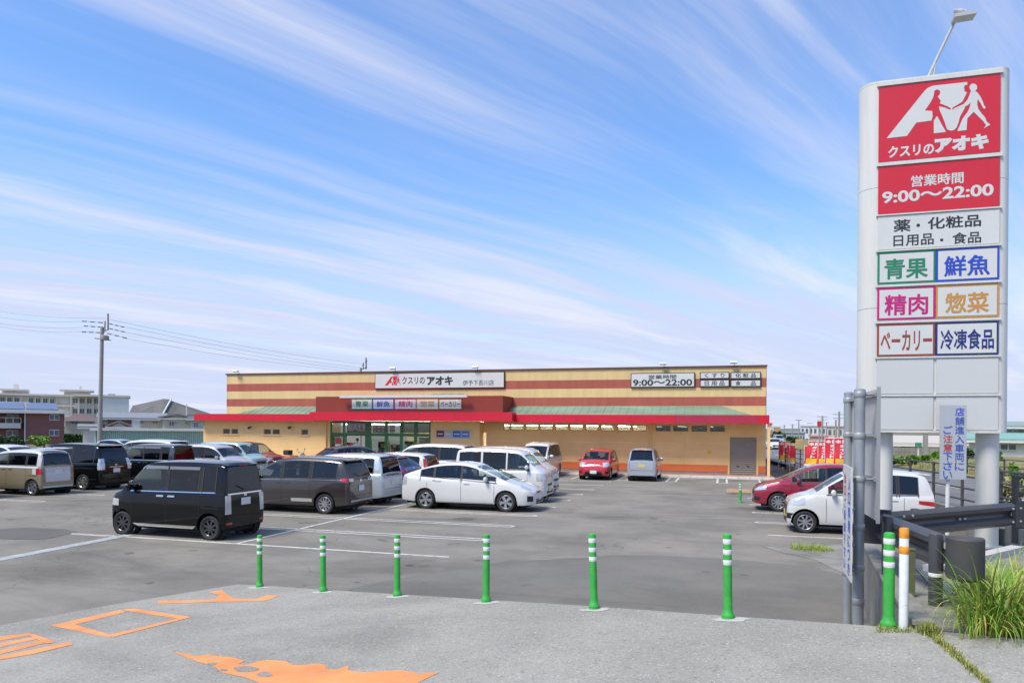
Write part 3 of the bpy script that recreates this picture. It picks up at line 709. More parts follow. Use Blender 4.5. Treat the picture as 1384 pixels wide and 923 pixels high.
for (a, b, za, zb) in hh:
    w = sp('window', cells(a, b, za, zb, YW + 0.06, 0.05, [(a + 0.03, b - 0.03, za + 0.03, zb - 0.03)]), WINT)
    sp('pane', bx(a + 0.03, b - 0.03, YW + 0.08, YW + 0.088, za + 0.03, zb - 0.03), MATS['dark_pane'] if a > U(880, YW, 578) else MATS['shop_glass'], w)
shf = sp('shutter_frame', cells(sx0 - 0.098, sx1 + 0.098, WZ, sz1 + 0.078, YW - 0.03, 0.12, [(sx0, sx1, WZ, sz1)]), CREAM)
nsl = 18
for k in range(nsl):
    za, zb = WZ + (sz1 - WZ) * k / nsl, WZ + (sz1 - WZ) * (k + 1) / nsl
    sp('shutter_slat', MB().add([(sx0, YW + 0.03, za + 0.003), (sx1, YW + 0.03, za + 0.003), (sx1, YW + 0.012, (za + zb) / 2), (sx0, YW + 0.012, (za + zb) / 2), (sx1, YW + 0.03, zb - 0.003), (sx0, YW + 0.03, zb - 0.003)],
                               [(0, 1, 2, 3), (3, 2, 4, 5)]), SHUT, shf)
sp('shutter_back', bx(sx0, sx1, YW + 0.04, YW + 0.06, WZ, sz1), SHUT, shf)
for px in (997, 1011):
    c = atY(px, 630, YW - 0.02); sp('shutter_lock', bx(c.x - 0.06, c.x + 0.06, YW - 0.012, YW + 0.01, c.z - 0.03, c.z + 0.03), DARKM, shf)
c = atY(958.5, 611, YW); sp('yellow_notice', bx(c.x - 0.11, c.x + 0.11, YW - 0.01, YW - 0.001, c.z - 0.1, c.z + 0.1), mat('notice_yellow', (0.7, 0.5, 0.05), 0.6))
for px in (879,):
    c = U(px, YW - 0.12, 600); sp('downpipe', MB().tube([(c, YW - 0.07, WZ), (c, YW - 0.07, ZE0)], 0.055, 10), CREAM, smooth=40)
pc = U(1038.7, YE + 0.25, 610); sp('canopy_post', bx(pc - 0.07, pc + 0.07, YE + 0.1, YE + 0.24, WZ, ZE0), CREAM)
sp('interior_side_wall', bx(uE - 0.2, uE, YW + 0.202, YW + 20, 0, 3.2), CREAM)
c = U(440.5, YL - 0.06, 590); sp('downpipe', MB().tube([(c, YL - 0.07, WZ), (c, YL - 0.07, ZE0)], 0.05, 10), CREAM, smooth=40)
# red eave fascia in lengths, soffit and green canopy roof
fr_ = U(1040, YE, 567)
segs = [(U(262, YE), U(340, YE)), (U(340, YE), U(418, YC))]
for xa, xb in segs: sp('eave_fascia', bx(xa + 0.003, xb - 0.003, YE, YE + 0.12, ZE0, ZE1), FASCIA)
cxa, cxb = U(418, YC), U(692, YC)
cc = [cxa, U(521, YC), U(567, YC), U(615, YC), cxb]
zc0, zc1 = Zp(560, 568.8, YC), Zp(560, 556.8, YC)
for xa, xb in zip(cc, cc[1:]): sp('eave_fascia', bx(xa + 0.003, xb - 0.003, YC, YC + 0.12, zc0, zc1), FASCIA)
for x_ in (cxa, cxb - 0.12): sp('eave_fascia', bx(x_ + 0.003, x_ + 0.117, YC + 0.122, YE + 0.3, zc0 + 0.002, zc1 - 0.002), FASCIA)
rs_ = [cxb, U(780, YE), U(850, YE), U(913, YE), U(1024.5, YE), fr_]
for i, (xa, xb) in enumerate(zip(rs_, rs_[1:])):
    sp('eave_fascia', bx(xa + 0.003, xb - 0.003, YE, YE + 0.12, ZE0, ZE1), FASCIA2 if i == 3 else FASCIA)
sp('eave_fascia', bx(fr_ - 0.12, fr_ + 0.004, YE + 0.122, YW + 2, ZE0 + 0.002, ZE1 - 0.002), FASCIA)
sp('eave_fascia', bx(segs[0][0], segs[0][0] + 0.12, YE + 0.122, YL + 4, ZE0 + 0.002, ZE1 - 0.002), FASCIA)
sp('soffit', bx(segs[0][0] + 0.12, cxa, YE + 0.12, YL + 0.3, ZE0 + 0.06, ZE0 + 0.1), SOFFIT)
sp('soffit', bx(cxa + 0.12, cxb - 0.12, YC + 0.12, YL + 0.3, ZE0 + 0.06, ZE0 + 0.1), SOFFIT)
sp('soffit', bx(cxb - 0.12, fr_ - 0.12, YE + 0.12, YW + 0.19, ZE0 + 0.06, ZE0 + 0.1), SOFFIT)
def hip(xa, xb, ya, yb, za, zb, xra, xrb, name='canopy_roof'):
    b = MB().add([(xa, ya, za), (xb, ya, za), (xrb, yb, zb), (xra, yb, zb), (xa, yb, za), (xb, yb, za)], [(0, 1, 2, 3), (0, 3, 4), (1, 5, 2)])
    r = sp(name, b, ROOFG)
    n = int((xb - xa) / 0.45)
    s = MB()
    for k in range(1, n):
        x = xa + (xb - xa) * k / n
        t = 1.0
        if x < xra: t = (x - xa) / max(1e-3, xra - xa)
        if x > xrb: t = (xb - x) / max(1e-3, xb - xrb)
        p, q = Vector((x, ya, za)), Vector((x, ya + (yb - ya) * t, za + (zb - za) * t))
        s.add([p + Vector((-.012, 0, 0.002)), p + Vector((.012, 0, 0.002)), p + Vector((.012, 0, .016)), p + Vector((-.012, 0, .016)),
               q + Vector((-.012, 0, 0.002)), q + Vector((.012, 0, 0.002)), q + Vector((.012, 0, .016)), q + Vector((-.012, 0, .016))],
              [(0, 1, 2, 3), (4, 7, 6, 5), (2, 6, 7, 3), (0, 3, 7, 4), (1, 5, 6, 2)])
    if s.v: sp('standing_seam', s, ROOFG, r, kind='stuff')
    return r
hip(U(316, YE), U(427, YE), YE + 0.1, YU, ZE1 - 0.02, 3.93, U(359, YU), U(427, YE) - 0.01)
hip(U(679, YE), U(1018, YE), YE + 0.1, YU, ZE1 - 0.02, 3.93, U(679, YE) + 0.01, U(975, YU))
sp('flat_roof_edge', bx(segs[0][0] + 0.12, fr_ - 0.13, YE + 0.12, YU, ZE1 - 0.12, ZE1 - 0.05), ROOFG)
# maroon sign band over the door
YB = YC + 0.05
ba, bb2 = atY(427, 536, YB), atY(679.5, 556.6, YB)
band = sp('sign_band', bx(ba.x, bb2.x, YB, YU - 0.002, zc1 + 0.002, ba.z), BRICK)
la, lb = atY(464, 534.8, YB), atY(634.5, 537.3, YB)
sp('light_bar', bx(la.x, lb.x, YB - 0.45, YB - 0.30, lb.z, la.z), SIGNW, band)
for px in (480, 550, 620):
    x = U(px, YB); sp('bracket', MB().tube([(x, YB - 0.36, lb.z + 0.03), (x, YB, lb.z + 0.02)], 0.02, 6), SIGNW, band)
hip(U(566, YB) , U(622, YB), YB + 0.3, YU - 0.6, ba.z + 0.01, ba.z + 0.22, U(574, YB), U(613, YB), 'vent_roof')
for (a, b, t_, ck) in ((475.8, 502.5, '青果', 'green'), (504.5, 531.5, '鮮魚', 'blue'), (534, 561.8, '精肉', 'pink'), (563.7, 591.8, '惣菜', 'ochre'), (594, 623.3, 'ベーカリー', 'rust')):
    pa, pb = atY(a, 540.0, YB - 0.03), atY(b, 552.2, YB - 0.03)
    s_ = sp('sign_panel', bx(pa.x - 0.04, pb.x + 0.04, YB - 0.03, YB - 0.001, pb.z - 0.04, pa.z + 0.04), INK[ck])
    s2 = sp('panel_face', bx(pa.x, pb.x, YB - 0.04, YB - 0.031, pb.z, pa.z), SIGNW, s_)
    letters_in_px(t_, (a + (4.5 if len(t_) == 2 else 1.5), 541.8), (b - (4.5 if len(t_) == 2 else 1.5), 550.2), YB - 0.045, INK[ck], s_, 0.014)
# logo: a slanted A with two walkers, traced once and mapped to both signs
LOGO_A = [(130, 690), (490, 240), (520, 210), (560, 190), (600, 183), (905, 150), (903, 180), (880, 182), (872, 205), (878, 225), (875, 240), (902, 250), (885, 285), (862, 330), (850, 345), (762, 398), (757, 412), (775, 414), (800, 402), (896, 366), (870, 420), (835, 480), (820, 540), (800, 590), (775, 612), (745, 618), (710, 605), (690, 545), (665, 480), (640, 425), (632, 385), (690, 397), (722, 412), (748, 417), (746, 404), (715, 385), (640, 355), (650, 332), (620, 290), (640, 270), (645, 238), (620, 222), (590, 232), (580, 290), (555, 340), (497, 425), (568, 428), (572, 480), (560, 520), (415, 540), (325, 668)]
LOGO_L = [(583, 520), (615, 475), (660, 560), (700, 630), (583, 643)]
LOGO_M = [(940, 232), (978, 236), (1002, 252), (1030, 290), (1050, 330), (1065, 375), (1080, 390), (1075, 408), (1060, 405), (1045, 380), (1030, 350), (1003, 315), (1000, 370), (1010, 410), (1040, 450), (1075, 490), (1090, 530), (1125, 560), (1060, 597), (1085, 565), (1060, 530), (1010, 480), (965, 437), (905, 500), (897, 612), (808, 622), (835, 560), (860, 500), (905, 440), (925, 400), (938, 348), (905, 376), (803, 412), (765, 420), (772, 407), (870, 362), (908, 318), (926, 272)]
LOGO_H = [(962 + 37 * math.cos(t), 203 + 37 * math.sin(t)) for t in [2 * math.pi * k / 18 for k in range(18)]]
LOGO_N = [(945, 225), (980, 225), (985, 245), (940, 245)]
def logo_poly(fn, m, parent):
    b = MB()
    for k, pl in enumerate((LOGO_A, LOGO_L, LOGO_M, LOGO_H, LOGO_N)):
        b.poly([fn(x, y, k * 0.0006) for x, y in pl])
    return b.build('emblem', m, parent)
# signs on the upper wall
def wall_sign(a, b, Y=YU):
    pa, pb = atY(a[0], a[1], Y - 0.1), atY(b[0], b[1], Y - 0.1)
    s_ = sp('signboard', bx(pa.x, pb.x, Y - 0.1, Y - 0.001, pb.z, pa.z), INKD)
    sp('board_face', bx(pa.x + 0.045, pb.x - 0.045, Y - 0.112, Y - 0.101, pb.z + 0.045, pa.z - 0.045), SIGNW, s_)
    return s_
YS = YU - 0.118
ms = wall_sign((506.7, 504.8), (681.7, 524.0))
letters_in_px('クスリの', (543.5, 509.2), (574, 518.8), YS, INKD, ms, 0.012)
letters_in_px('アオキ', (577, 508.5), (612, 520.3), YS, INKD, ms, 0.05)
letters_in_px('伊予下吾川店', (625.5, 513.8), (667.5, 520.6), YS, INKD, ms, 0.0)
pa, pb = atY(520, 508.8, YS), atY(541.5, 521.3, YS)
def mp_small(x, y, e):
    yy = y + (x - 130) * 0.083                            # undo the perspective slant of the tracing
    return (pa.x + (x - 130) / 995 * (pb.x - pa.x), YS - e, pa.z - (yy - 214) / 500 * (pa.z - pb.z))
logo_poly(mp_small, REDS, ms)
hs_ = wall_sign((852.5, 504.3), (939, 523.0))
letters_in_px('営業時間', (876.5, 506.8), (914, 512.0), YS, INKD, hs_, 0.01)
letters_in_px('9:00～22:00', (855.5, 513.0), (935.5, 521.0), YS, INKD, hs_, 0.025)
for t_, a, b in (('く す り', (946, 503), (985.7, 511.7)), ('化 粧 品', (987.5, 503), (1028.3, 511.7)), ('日 用 品', (946, 513.3), (985.7, 522.5)), ('食', (987.5, 513.3), (1028.3, 522.5))):
    s_ = wall_sign(a, b)
    if t_ == '食':
        letters_in_px('食', (994, 514.8), (1001, 520.8), YS, INKD, s_, 0.012); letters_in_px('品', (1014.8, 514.8), (1021.8, 520.8), YS, INKD, s_, 0.012); continue
    letters_in_px(t_, (a[0] + 6.5, a[1] + 1.5), (b[0] - 6.5, b[1] - 1.7), YS, INKD, s_, 0.012)
# flood lights on the parapet
for px in (322.5, 534, 645, 897.5, 992.5):
    x = U(px, YU, 500)
    l = sp('flood_light', MB().tube([(x, YU + 0.05, zT + 0.09), (x, YU + 0.02, zT + 0.25), (x - 0.03, YU - 0.26, zT + 0.26)], 0.02, 6), GALV)
    sp('lamp_head', MB().prism([(x - 0.22, YU - 0.22, zT + 0.16), (x + 0.14, YU - 0.22, zT + 0.16), (x + 0.14, YU - 0.38, zT + 0.22), (x - 0.22, YU - 0.38, zT + 0.22)], (0, 0.05, 0.08)), WHITE, l)

# ================================================================== pylon sign
pl_, pr_ = gt(1194, 734), gt(1328, 737)
PYV = (pl_.y + pr_.y) / 2; PZ = tz(PYV); YF = PYV - 0.27
pyl = thing('pylon_sign', 'tall white roadside pylon sign with red panels on two round columns', 'pylon sign', ((pl_.x + pr_.x) / 2, PYV, PZ))
ps = lambda n, b, m, p=pyl, **k: b.build(n, m, p, **k)
PYW = mat('pylon_white', (0.585, 0.59, 0.55), 0.35, noise=0.07, nscale=1.6, stretch=(4, 4, 0.35))
zb_ = atY(1184, 583.5, YF).z; zt_ = atY(1186, 113, YF).z
for c in (pl_, pr_):
    col = ps('column', MB().lathe([(0.155, PZ), (0.155, zb_ + 0.02)], 32, (c.x, PYV, 0)), PYW, smooth=40)
    ps('base_plate', MB().lathe([(0.205, PZ + 0.001), (0.205, PZ + 0.03), (0.17, PZ + 0.035)], 24, (c.x, PYV, 0)), PYW, col)
x0, x1 = U(1184.5, YF, 350), U(1352, YF, 350)
prof = []
rr_ = 0.27
for k in range(13):
    t = math.pi / 2 + math.pi * k / 12; prof.append((x0 + rr_ * math.cos(t) * 0.82, PYV + rr_ * math.sin(t)))
for k in range(13):
    t = -math.pi / 2 + math.pi * k / 12; prof.append((x1 + rr_ * math.cos(t) * 0.62, PYV + rr_ * math.sin(t)))
joints = [zb_, zb_ + (zt_ - zb_) * 0.355, zb_ + (zt_ - zb_) * 0.70, zt_]
for za, zb in zip(joints, joints[1:]):
    ps('cabinet', MB().prism([(p[0], p[1], za + 0.003) for p in prof], (0, 0, zb - za - 0.006)), PYW, smooth=40)
ps('top_cap', MB().prism([(p[0], p[1], zt_ + 0.001) for p in prof], (0, 0, 0.03)), PYW, smooth=40)
GREYP = mat('pylon_grey_panel', (0.53, 0.54, 0.525), 0.4)
def zl(py): return atY(1186, py, YF - 0.02).z
xl, xr, xm = U(1186.3, YF - 0.02, 350), U(1350.6, YF - 0.02, 350), U(1264.8, YF - 0.02, 350)
def panel(name, xa, xb, ya, yb, m, inner=None):
    p_ = ps(name, bx(xa, xb, YF - 0.02, YF - 0.001, zl(yb), zl(ya)), m)
    if inner: ps('panel_face', bx(xa + 0.028, xb - 0.028, YF - 0.024, YF - 0.0202, zl(yb) + 0.028, zl(ya) - 0.028), SIGNW, p_)
    return p_
p1 = panel('sign_panel', xl, xr, 119, 219.5, REDS)
p2 = panel('sign_panel', xl, xr, 226.5, 290, REDS)
p3 = panel('sign_panel', xl, xr, 293.5, 338, SIGNW)
ROWS = [(342, 384.6), (390, 433), (438.6, 482)]
NAMES = [(('青果', 'green', (1195.5, 1254.4), (350.4, 378)), ('鮮魚', 'blue', (1275.9, 1338.3), (346.6, 374.3))),
         (('精肉', 'pink', (1195.5, 1254.4), (399, 426.7)), ('惣菜', 'ochre', (1277.6, 1337), (396.2, 424))),
         (('ベーカリー', 'rust', (1190.3, 1259.6), (447.5, 475)), ('冷凍食品', 'navy', (1271, 1343.5), (445.7, 473)))]
YT = YF - 0.0265
for (ya, yb), pr in zip(ROWS, NAMES):
    for i, (t_, ck, a, b) in enumerate(pr):
        p_ = panel('sign_panel', xl if i == 0 else xm + 0.004, xm - 0.004 if i == 0 else xr, ya, yb, INK[ck], True)
        letters_px(t_, *a, *b, YT, INK[ck], p_, 0.022)
for ya, yb in ((486, 532), (536.5, 580)):
    for xa, xb in ((xl, xm - 0.02), (xm + 0.02, xr)): panel('blank_panel', xa, xb, ya, yb, GREYP)
for ya, yb in ((112.5, 117.8), (221, 225.5), (290.8, 292.6), (339, 341), (385.6, 388.6), (434.2, 437.4), (482.8, 485), (533, 535.6), (581, 584)):
    ps('rail', bx(x0 - 0.01, x1 + 0.01, YF - 0.035, YF - 0.001, zl(yb), zl(ya)), PYW)
YR = YF - 0.0225
def mp_big(x, y, e):
    p = atY(1180 + x / 7.1, 90 + y / 7.1, YR - e); return (p.x, YR - e, p.z)
logo_poly(mp_big, SIGNW, p1)
letters_px('クスリの', 1200.3, 1262.4, 198.5, 214, YR, SIGNW, p1, 0.035)
letters_px('アオキ', 1263, 1336.5, 187, 207.6, YR, SIGNW, p1, 0.07)
letters_px('営業時間', 1231.5, 1302.5, 238, 253.3, YR, SIGNW, p2, 0.02)
letters_px('9:00～22:00', 1192.4, 1343, 259.7, 275.7, YR, SIGNW, p2, 0.03)
letters_px('薬', 1207.5, 1231, 297.5, 314, YR, INKD, p3, 0.018)
letters_px('・', 1238.5, 1243.5, 302.5, 307, YR, INKD, p3, 0.018)
letters_px('化粧品', 1253.8, 1326, 294.0, 310.5, YR, INKD, p3, 0.018)
letters_px('日用品', 1207.5, 1262, 318.5, 333.7, YR, INKD, p3, 0.014)
letters_px('・', 1270.5, 1275, 322.5, 326.5, YR, INKD, p3, 0.014)
letters_px('食品', 1287, 1326, 314.6, 330.2, YR, INKD, p3, 0.014)
# lamp arm on top
la = atY(1259, 103, PYV); 
ARM = mat('lamp_grey', (0.42, 0.43, 0.42), 0.5)
arm = ps('lamp_arm', MB().tube([atY(1254, 106, PYV), atY(1266, 80, PYV), atY(1292, 26, PYV - 0.1)], 0.022, 8), ARM, smooth=40)
ps('arm_stay', MB().tube([atY(1262, 104, PYV), atY(1265.5, 78, PYV)], 0.018, 6), ARM, arm)
ps('arm_stay', MB().tube([atY(1258, 104, PYV), atY(1262, 88, PYV)], 0.015, 6), ARM, arm)
h = atY(1300, 24.5, PYV - 0.2)
ps('flood_lamp', MB().prism([(h.x - 0.12, h.y - 0.10, h.z - 0.02), (h.x + 0.17, h.y - 0.10, h.z - 0.01), (h.x + 0.17, h.y + 0.1, h.z - 0.01), (h.x - 0.12, h.y + 0.1, h.z - 0.02)], (0, 0, 0.05)), ARM, arm)
ps('lamp_bracket', MB().tube([atY(1289, 25, PYV - 0.1), atY(1290, 16, PYV - 0.1), atY(1297, 13, PYV - 0.15), atY(1306, 14, PYV - 0.2), atY(1308, 22, PYV - 0.2)], 0.009, 6), ARM, arm)
ps('lamp_motor', MB().tube([atY(1289, 15, PYV - 0.15), atY(1302, 17, PYV - 0.15)], 0.03, 8), ARM, arm)
# ================================================================== posts along the road edge
BGREEN = mat('bollard_green', (0.038, 0.35, 0.05), 0.5, noise=0.16, nscale=11)
BWHITE = mat('reflective_white', (0.66, 0.68, 0.66), 0.35, noise=0.06, nscale=18)
def bollard(loc, label, h=0.8, r=0.04, tilt=(0, 0), group='green bollards with white bands'):
    t = thing('bollard', label, 'bollard', loc, 0, group)
    k = h / 0.8
    bands = [(0.705, 0.742), (0.615, 0.655), (0.525, 0.565)]
    bands = [(0.700 * k, 0.748 * k), (0.602 * k, 0.650 * k), (0.504 * k, 0.552 * k)]
    prof = [(r * 1.45, -0.02), (r * 1.45, 0.02 * k), (r * 1.32, 0.045 * k), (r * 1.12, 0.055 * k), (r * 1.02, 0.1 * k), (r, 0.5 * k), (r, 0.772 * k), (r * 0.93, 0.788 * k), (r * 0.6, 0.797 * k), (0.001, h)]
    MB().lathe(prof, 20).build('post', BGREEN, t, smooth=45, world=False)
    for a, b in bands: MB().lathe([(r * 1.0, a), (r * 1.035, a + 0.003), (r * 1.035, b - 0.003), (r * 1.0, b)], 20).build('reflective_band', BWHITE, t, smooth=45, world=False)
    MB().lathe([(r * 1.50, 0.022 * k), (r * 1.52, 0.03 * k), (r * 1.36, 0.048 * k)], 20).build('base_ring', BGREEN, t, smooth=45, world=False)
    t.rotation_euler = (tilt[0], tilt[1], 0)
    return t
bl_px = [(351, 793), (437, 799), (537, 805), (657, 813), (803, 822), (984, 835)]
bl_lab = ['green bollard with white bands, nearest the black boxy car and farthest along the row', 'green bollard with white bands, second from the left end of the row',
          'green bollard with white bands, third from the left end of the row', 'green bollard with white bands, fourth from the left, below the white hatchback',
          'green bollard with white bands, leaning slightly left in the open middle of the entrance', 'green bollard with white bands, alone in front of the grey shutter side of the lot']
for (p, lab) in zip(bl_px, bl_lab):
    c = onroad(*p); c.z = road_z(c.x, c.y)
    bollard(c, lab, tilt=(R_(random.uniform(-1, 1)), R_(-2.2) if p[0] == 803 else R_(random.uniform(-1.1, 0.6))))
c = onroad(1201, 847); c.z = road_z(c.x, c.y)
bollard(c, 'large green bollard with white bands beside the white and orange post', h=0.80, r=0.044)
c = gz(1000.5, 679, 0.006); bollard(c, 'small far green bollard on the painted island beside the red car', h=0.72, r=0.045)
# white post with orange bands
c = onroad(1221, 850); c.z = road_z(c.x, c.y)
t = thing('marker_post', 'white marker post with scuffed orange bands beside the large green bollard', 'post', c)
MB().lathe([(0.036, -0.02), (0.036, 0.82), (0.03, 0.835), (0.001, 0.838)], 18).build('post', BWHITE, t, smooth=45, world=False)
OB = mat('orange_band_tape', (0.72, 0.28, 0.02), 0.5, noise=0.2, nscale=30)
for a, b in ((0.755, 0.835), (0.625, 0.69)): MB().lathe([(0.0365, a), (0.0375, a + 0.004), (0.0375, b - 0.012), (0.032, b + 0.003)] if b > 0.8 else [(0.036, a), (0.0385, a + 0.004), (0.0385, b - 0.004), (0.036, b)], 18).build('orange_band', OB, t, smooth=45, world=False)
MB().lathe([(0.037, 0.0), (0.0365, 0.838), (0.001, 0.84)], 12, (0, 0, 0)) 
# olive stake behind it
p = gt(1231, 806); t = thing('stake', 'short olive square stake behind the white marker post', 'stake', p)
MB().box(-0.032, 0.032, -0.032, 0.032, -0.02, 0.46).build('stake_body', mat('olive', (0.10, 0.11, 0.05), 0.6), t, world=False)
MB().box(-0.036, 0.036, -0.036, 0.036, 0.46, 0.475).build('stake_cap', MATS['olive'], t, world=False)
# ------------------------------------------------------------------ galvanised poles and the boards they carry
def gpole(x, y, h, r, label):
    t = thing('sign_pole', label, 'pole', (x, y, 0), 0, 'galvanised poles at the entrance')
    MB().lathe([(r, -0.05), (r, h), (r * 1.06, h), (r * 1.06, h + 0.02), (r * 0.7, h + 0.035), (0.001, h + 0.04)], 20).build('tube', GALV, t, smooth=45, world=False)
    return t
P1, P2, P3 = (1.44, 8.76), (1.585, 10.47), (1.50, 9.62)
gp1 = gpole(*P1, 3.05, 0.057, 'thick galvanised pole in front, right of the slim lettered board')
gp2 = gpole(*P2, 3.10, 0.057, 'galvanised pole behind the slim lettered board')
BRK = mat('bracket_steel', (0.33, 0.34, 0.34), 0.5, metal=0.4)
for (x, y), gp in ((P1, gp1), (P2, gp2)):
    for z in (3.02, 2.56, 2.08, 1.55, 1.1, 0.72):
        MB().lathe([(0.060, z - 0.035), (0.064, z - 0.03), (0.064, z + 0.03), (0.060, z + 0.035)], 18, (x, y, 0)).build('clamp', BRK, gp, smooth=45)
        if z > 1.6: MB().tube([(x + 0.05, y, z), (x + 0.14, y + 0.02, z)], 0.014, 6).build('clamp_arm', BRK, gp)
bd = thing('road_sign_board', 'large sign board seen edge-on from its grey back beside the galvanised poles', 'sign board', (1.63, 9.5, 1.7))
BACKG = mat('board_back_grey', (0.40, 0.40, 0.385), 0.6, noise=0.12, nscale=1.2)
MB().box(1.622, 1.634, 8.70, 10.75, 1.62, 3.08).build('board', BACKG, bd)
for z in (2.56, 2.08, 3.02): MB().box(1.585, 1.621, 8.72, 10.7, z - 0.02, z + 0.02).build('stiffener', BRK, bd)
MB().box(1.60, 1.64, 8.69, 8.699, 1.60, 3.10).build('edge_trim', BRK, bd)
sb = thing('slim_sign_board', 'slim white board with blue and red vertical lettering clamped to the galvanised poles', 'sign board', (1.30, 8.57, 1.0))
MB().prism([(1.30, 8.36, 1.0), (1.30, 8.9, 1.04), (1.30, 8.9, 2.24), (1.30, 8.36, 2.22)], (0.012, 0, 0)).build('board', SIGNW, sb)
BLUEI = mat('ink_sign_blue', (0.03, 0.07, 0.42), 0.5); REDI = mat('ink_sign_red', (0.45, 0.03, 0.03), 0.5)
def vertical(chars, o3, ux, size, gap, mats, parent, bold=0.012):
    """characters stacked downwards from o3 (top left corner)"""
    o3 = Vector(o3)
    for k, ch in enumerate(chars):
        w = size * (0.45 if ch in '。' else 1)
        letter(ch, o3 - Vector((0, 0, k * gap + size)), ux, (0, 0, 1), w, size, mats[k], parent, bold, 'character')
vertical('入口専用につき', (1.296, 8.55, 2.10), (0, -1, 0), 0.13, 0.152, [BLUEI] * 7, sb)
vertical('出口ご遠慮下さい', (1.296, 8.82, 2.14), (0, -1, 0), 0.11, 0.136, [REDI] * 2 + [BLUEI] * 6, sb)
for z in (2.1, 1.75, 1.35, 1.08): MB().tube([(1.335, 8.6, z), (1.40, 8.74, z)], 0.016, 6).build('bracket', BRK, sb)
# ------------------------------------------------------------------ notice board on a thin pole in front of the pylon
VY = YF - 0.30
a, b = atY(1271, 547.5, VY), atY(1306, 648, VY)
vs_ = thing('notice_sign', 'upright grey notice with blue and red vertical lettering on a thin pole before the pylon', 'sign', ((a.x + b.x) / 2, VY, tz(VY)))
MB().box(a.x, b.x, VY, VY + 0.03, b.z, a.z).build('board', mat('notice_grey', (0.37, 0.40, 0.425), 0.45), vs_)
MB().tube([((a.x + b.x) / 2 - 0.05, VY + 0.07, tz(VY) - 0.02), ((a.x + b.x) / 2 - 0.05, VY + 0.07, a.z - 0.1)], 0.03, 12).build('pole', WHITE, vs_, smooth=45)
for zz_ in (a.z - 0.15, b.z + 0.15): MB().box((a.x + b.x) / 2 - 0.10, (a.x + b.x) / 2, VY + 0.031, VY + 0.045, zz_ - 0.02, zz_ + 0.02).build('clamp', BRK, vs_)
vertical('店舗進入車両に', (atY(1291, 551, VY).x, VY - 0.004, atY(1291, 551, VY).z), (1, 0, 0), 0.118, 0.133, [BLUEI] * 7, vs_, 0.006)
vertical('ご注意下さい', (atY(1275, 573.5, VY).x, VY - 0.004, atY(1275, 575, VY).z), (1, 0, 0), 0.118, 0.133, [BLUEI, REDI, REDI, BLUEI, BLUEI, BLUEI], vs_, 0.006)
# ------------------------------------------------------------------ guard rails
GRM = mat('guard_rail_black', (0.045, 0.045, 0.047), 0.38, noise=0.15, nscale=3, spec=0.5)
def wbeam(p, q, ztop, parent, flip=1):
    p, q = Vector((*p, 0)), Vector((*q, 0)); d = (q - p).normalized(); n = Vector((-d.y, d.x, 0)) * flip
    pr = [(0.0, 0.0), (0.03, -0.012), (0.085, -0.05), (0.085, -0.10), (0.01, -0.145), (0.0, -0.175), (0.01, -0.205), (0.085, -0.25), (0.085, -0.30), (0.03, -0.338), (0.0, -0.35)]
    rows = []
    for pt in (p, q):
        ztop = rz(pt.x, pt.y); rows.append([pt + n * o + Vector((0, 0, ztop + z)) for o, z in pr] + [pt + n * (o - 0.006) + Vector((0, 0, ztop + z)) for o, z in reversed(pr)])
    for r in rows: r.append(r[0])
    return MB().grid(rows).build('beam', GRM, parent, smooth=50)
J3, E13, E23 = atD(1192, 692, 9.2), atD(1300, 731, 6.4), atD(1366, 679, 11.0)
J, E1, E2 = J3.xy, E13.xy, E23.xy
def rz(x, y):                                             # height of the rail top at a place
    f = max(0, min(1, (y - E1.y) / (J.y - E1.y))); g_ = max(0, min(1, (y - J.y) / (E2.y - J.y)))
    return E13.z + (J3.z - E13.z) * f + (E23.z - J3.z) * g_
RZ = J3.z
BOLT = mat('bolt', (0.5, 0.5, 0.5), 0.4, metal=0.6)
def gpost(x, y, parent, dz=0.02, band=True):
    top = rz(x, y) + dz; TZ = tz(y)
    po = MB().lathe([(0.06, TZ - 0.02), (0.06, top), (0.052, top + 0.02), (0.001, top + 0.025)], 18, (x, y, 0)).build('post', GRM, parent, smooth=45)
    if band: MB().lathe([(0.061, TZ + 0.27), (0.063, TZ + 0.275), (0.063, TZ + 0.30), (0.061, TZ + 0.305)], 18, (x, y, 0)).build('reflective_band', BWHITE, po, smooth=45)
g1 = thing('guard_rail', 'near black guard rail seen from behind, ending in a rounded end piece over the grass', 'guard rail', (*E1, TZ), 0, 'black guard rails at the corner')
wbeam(J + Vector((-0.02, 0.1)), E1 + Vector((0.0, 0.25)), RZ, g1, -1)
gpost(E1.x - 0.13, E1.y + 0.30, g1, 0.005); gpost(J.x - 0.16, J.y - 1.15, g1, 0.03, False)
ec = MB(); pts = []
for k in range(11):
    t = -0.35 + 2.2 * k / 10; pts.append((E1.x + 0.02 - 0.17 * math.cos(t) * 0.55 + 0.10, E1.y + 0.18 - 0.17 * math.sin(t) * 1.2))
pts2 = [(E1.x + 0.06 + 0.17 * math.cos(R_(150 + 18 * k)) * 0.9, E1.y + 0.12 + 0.17 * math.sin(R_(150 + 18 * k))) for k in range(13)]
ec.prism([(x, y, E13.z - 0.36) for x, y in pts2], (0, 0, 0.385))
ec.build('end_piece', mat('rubber_end', (0.06, 0.06, 0.058), 0.65, noise=0.2, nscale=3, spec=0.3), g1, smooth=40, bevel=0.02)
for k in range(4):
    q = J.lerp(E1, 0.12 + 0.08 * (k // 2)); z = rz(q.x, q.y) - 0.07 - 0.09 * (k % 2) * 2.1
    MB().lathe([(0.001, -0.0), (0.016, 0.004), (0.016, 0.03), (0.001, 0.032)], 10, (q.x - 0.035, q.y, z), axis='X').build('bolt', BOLT, g1)
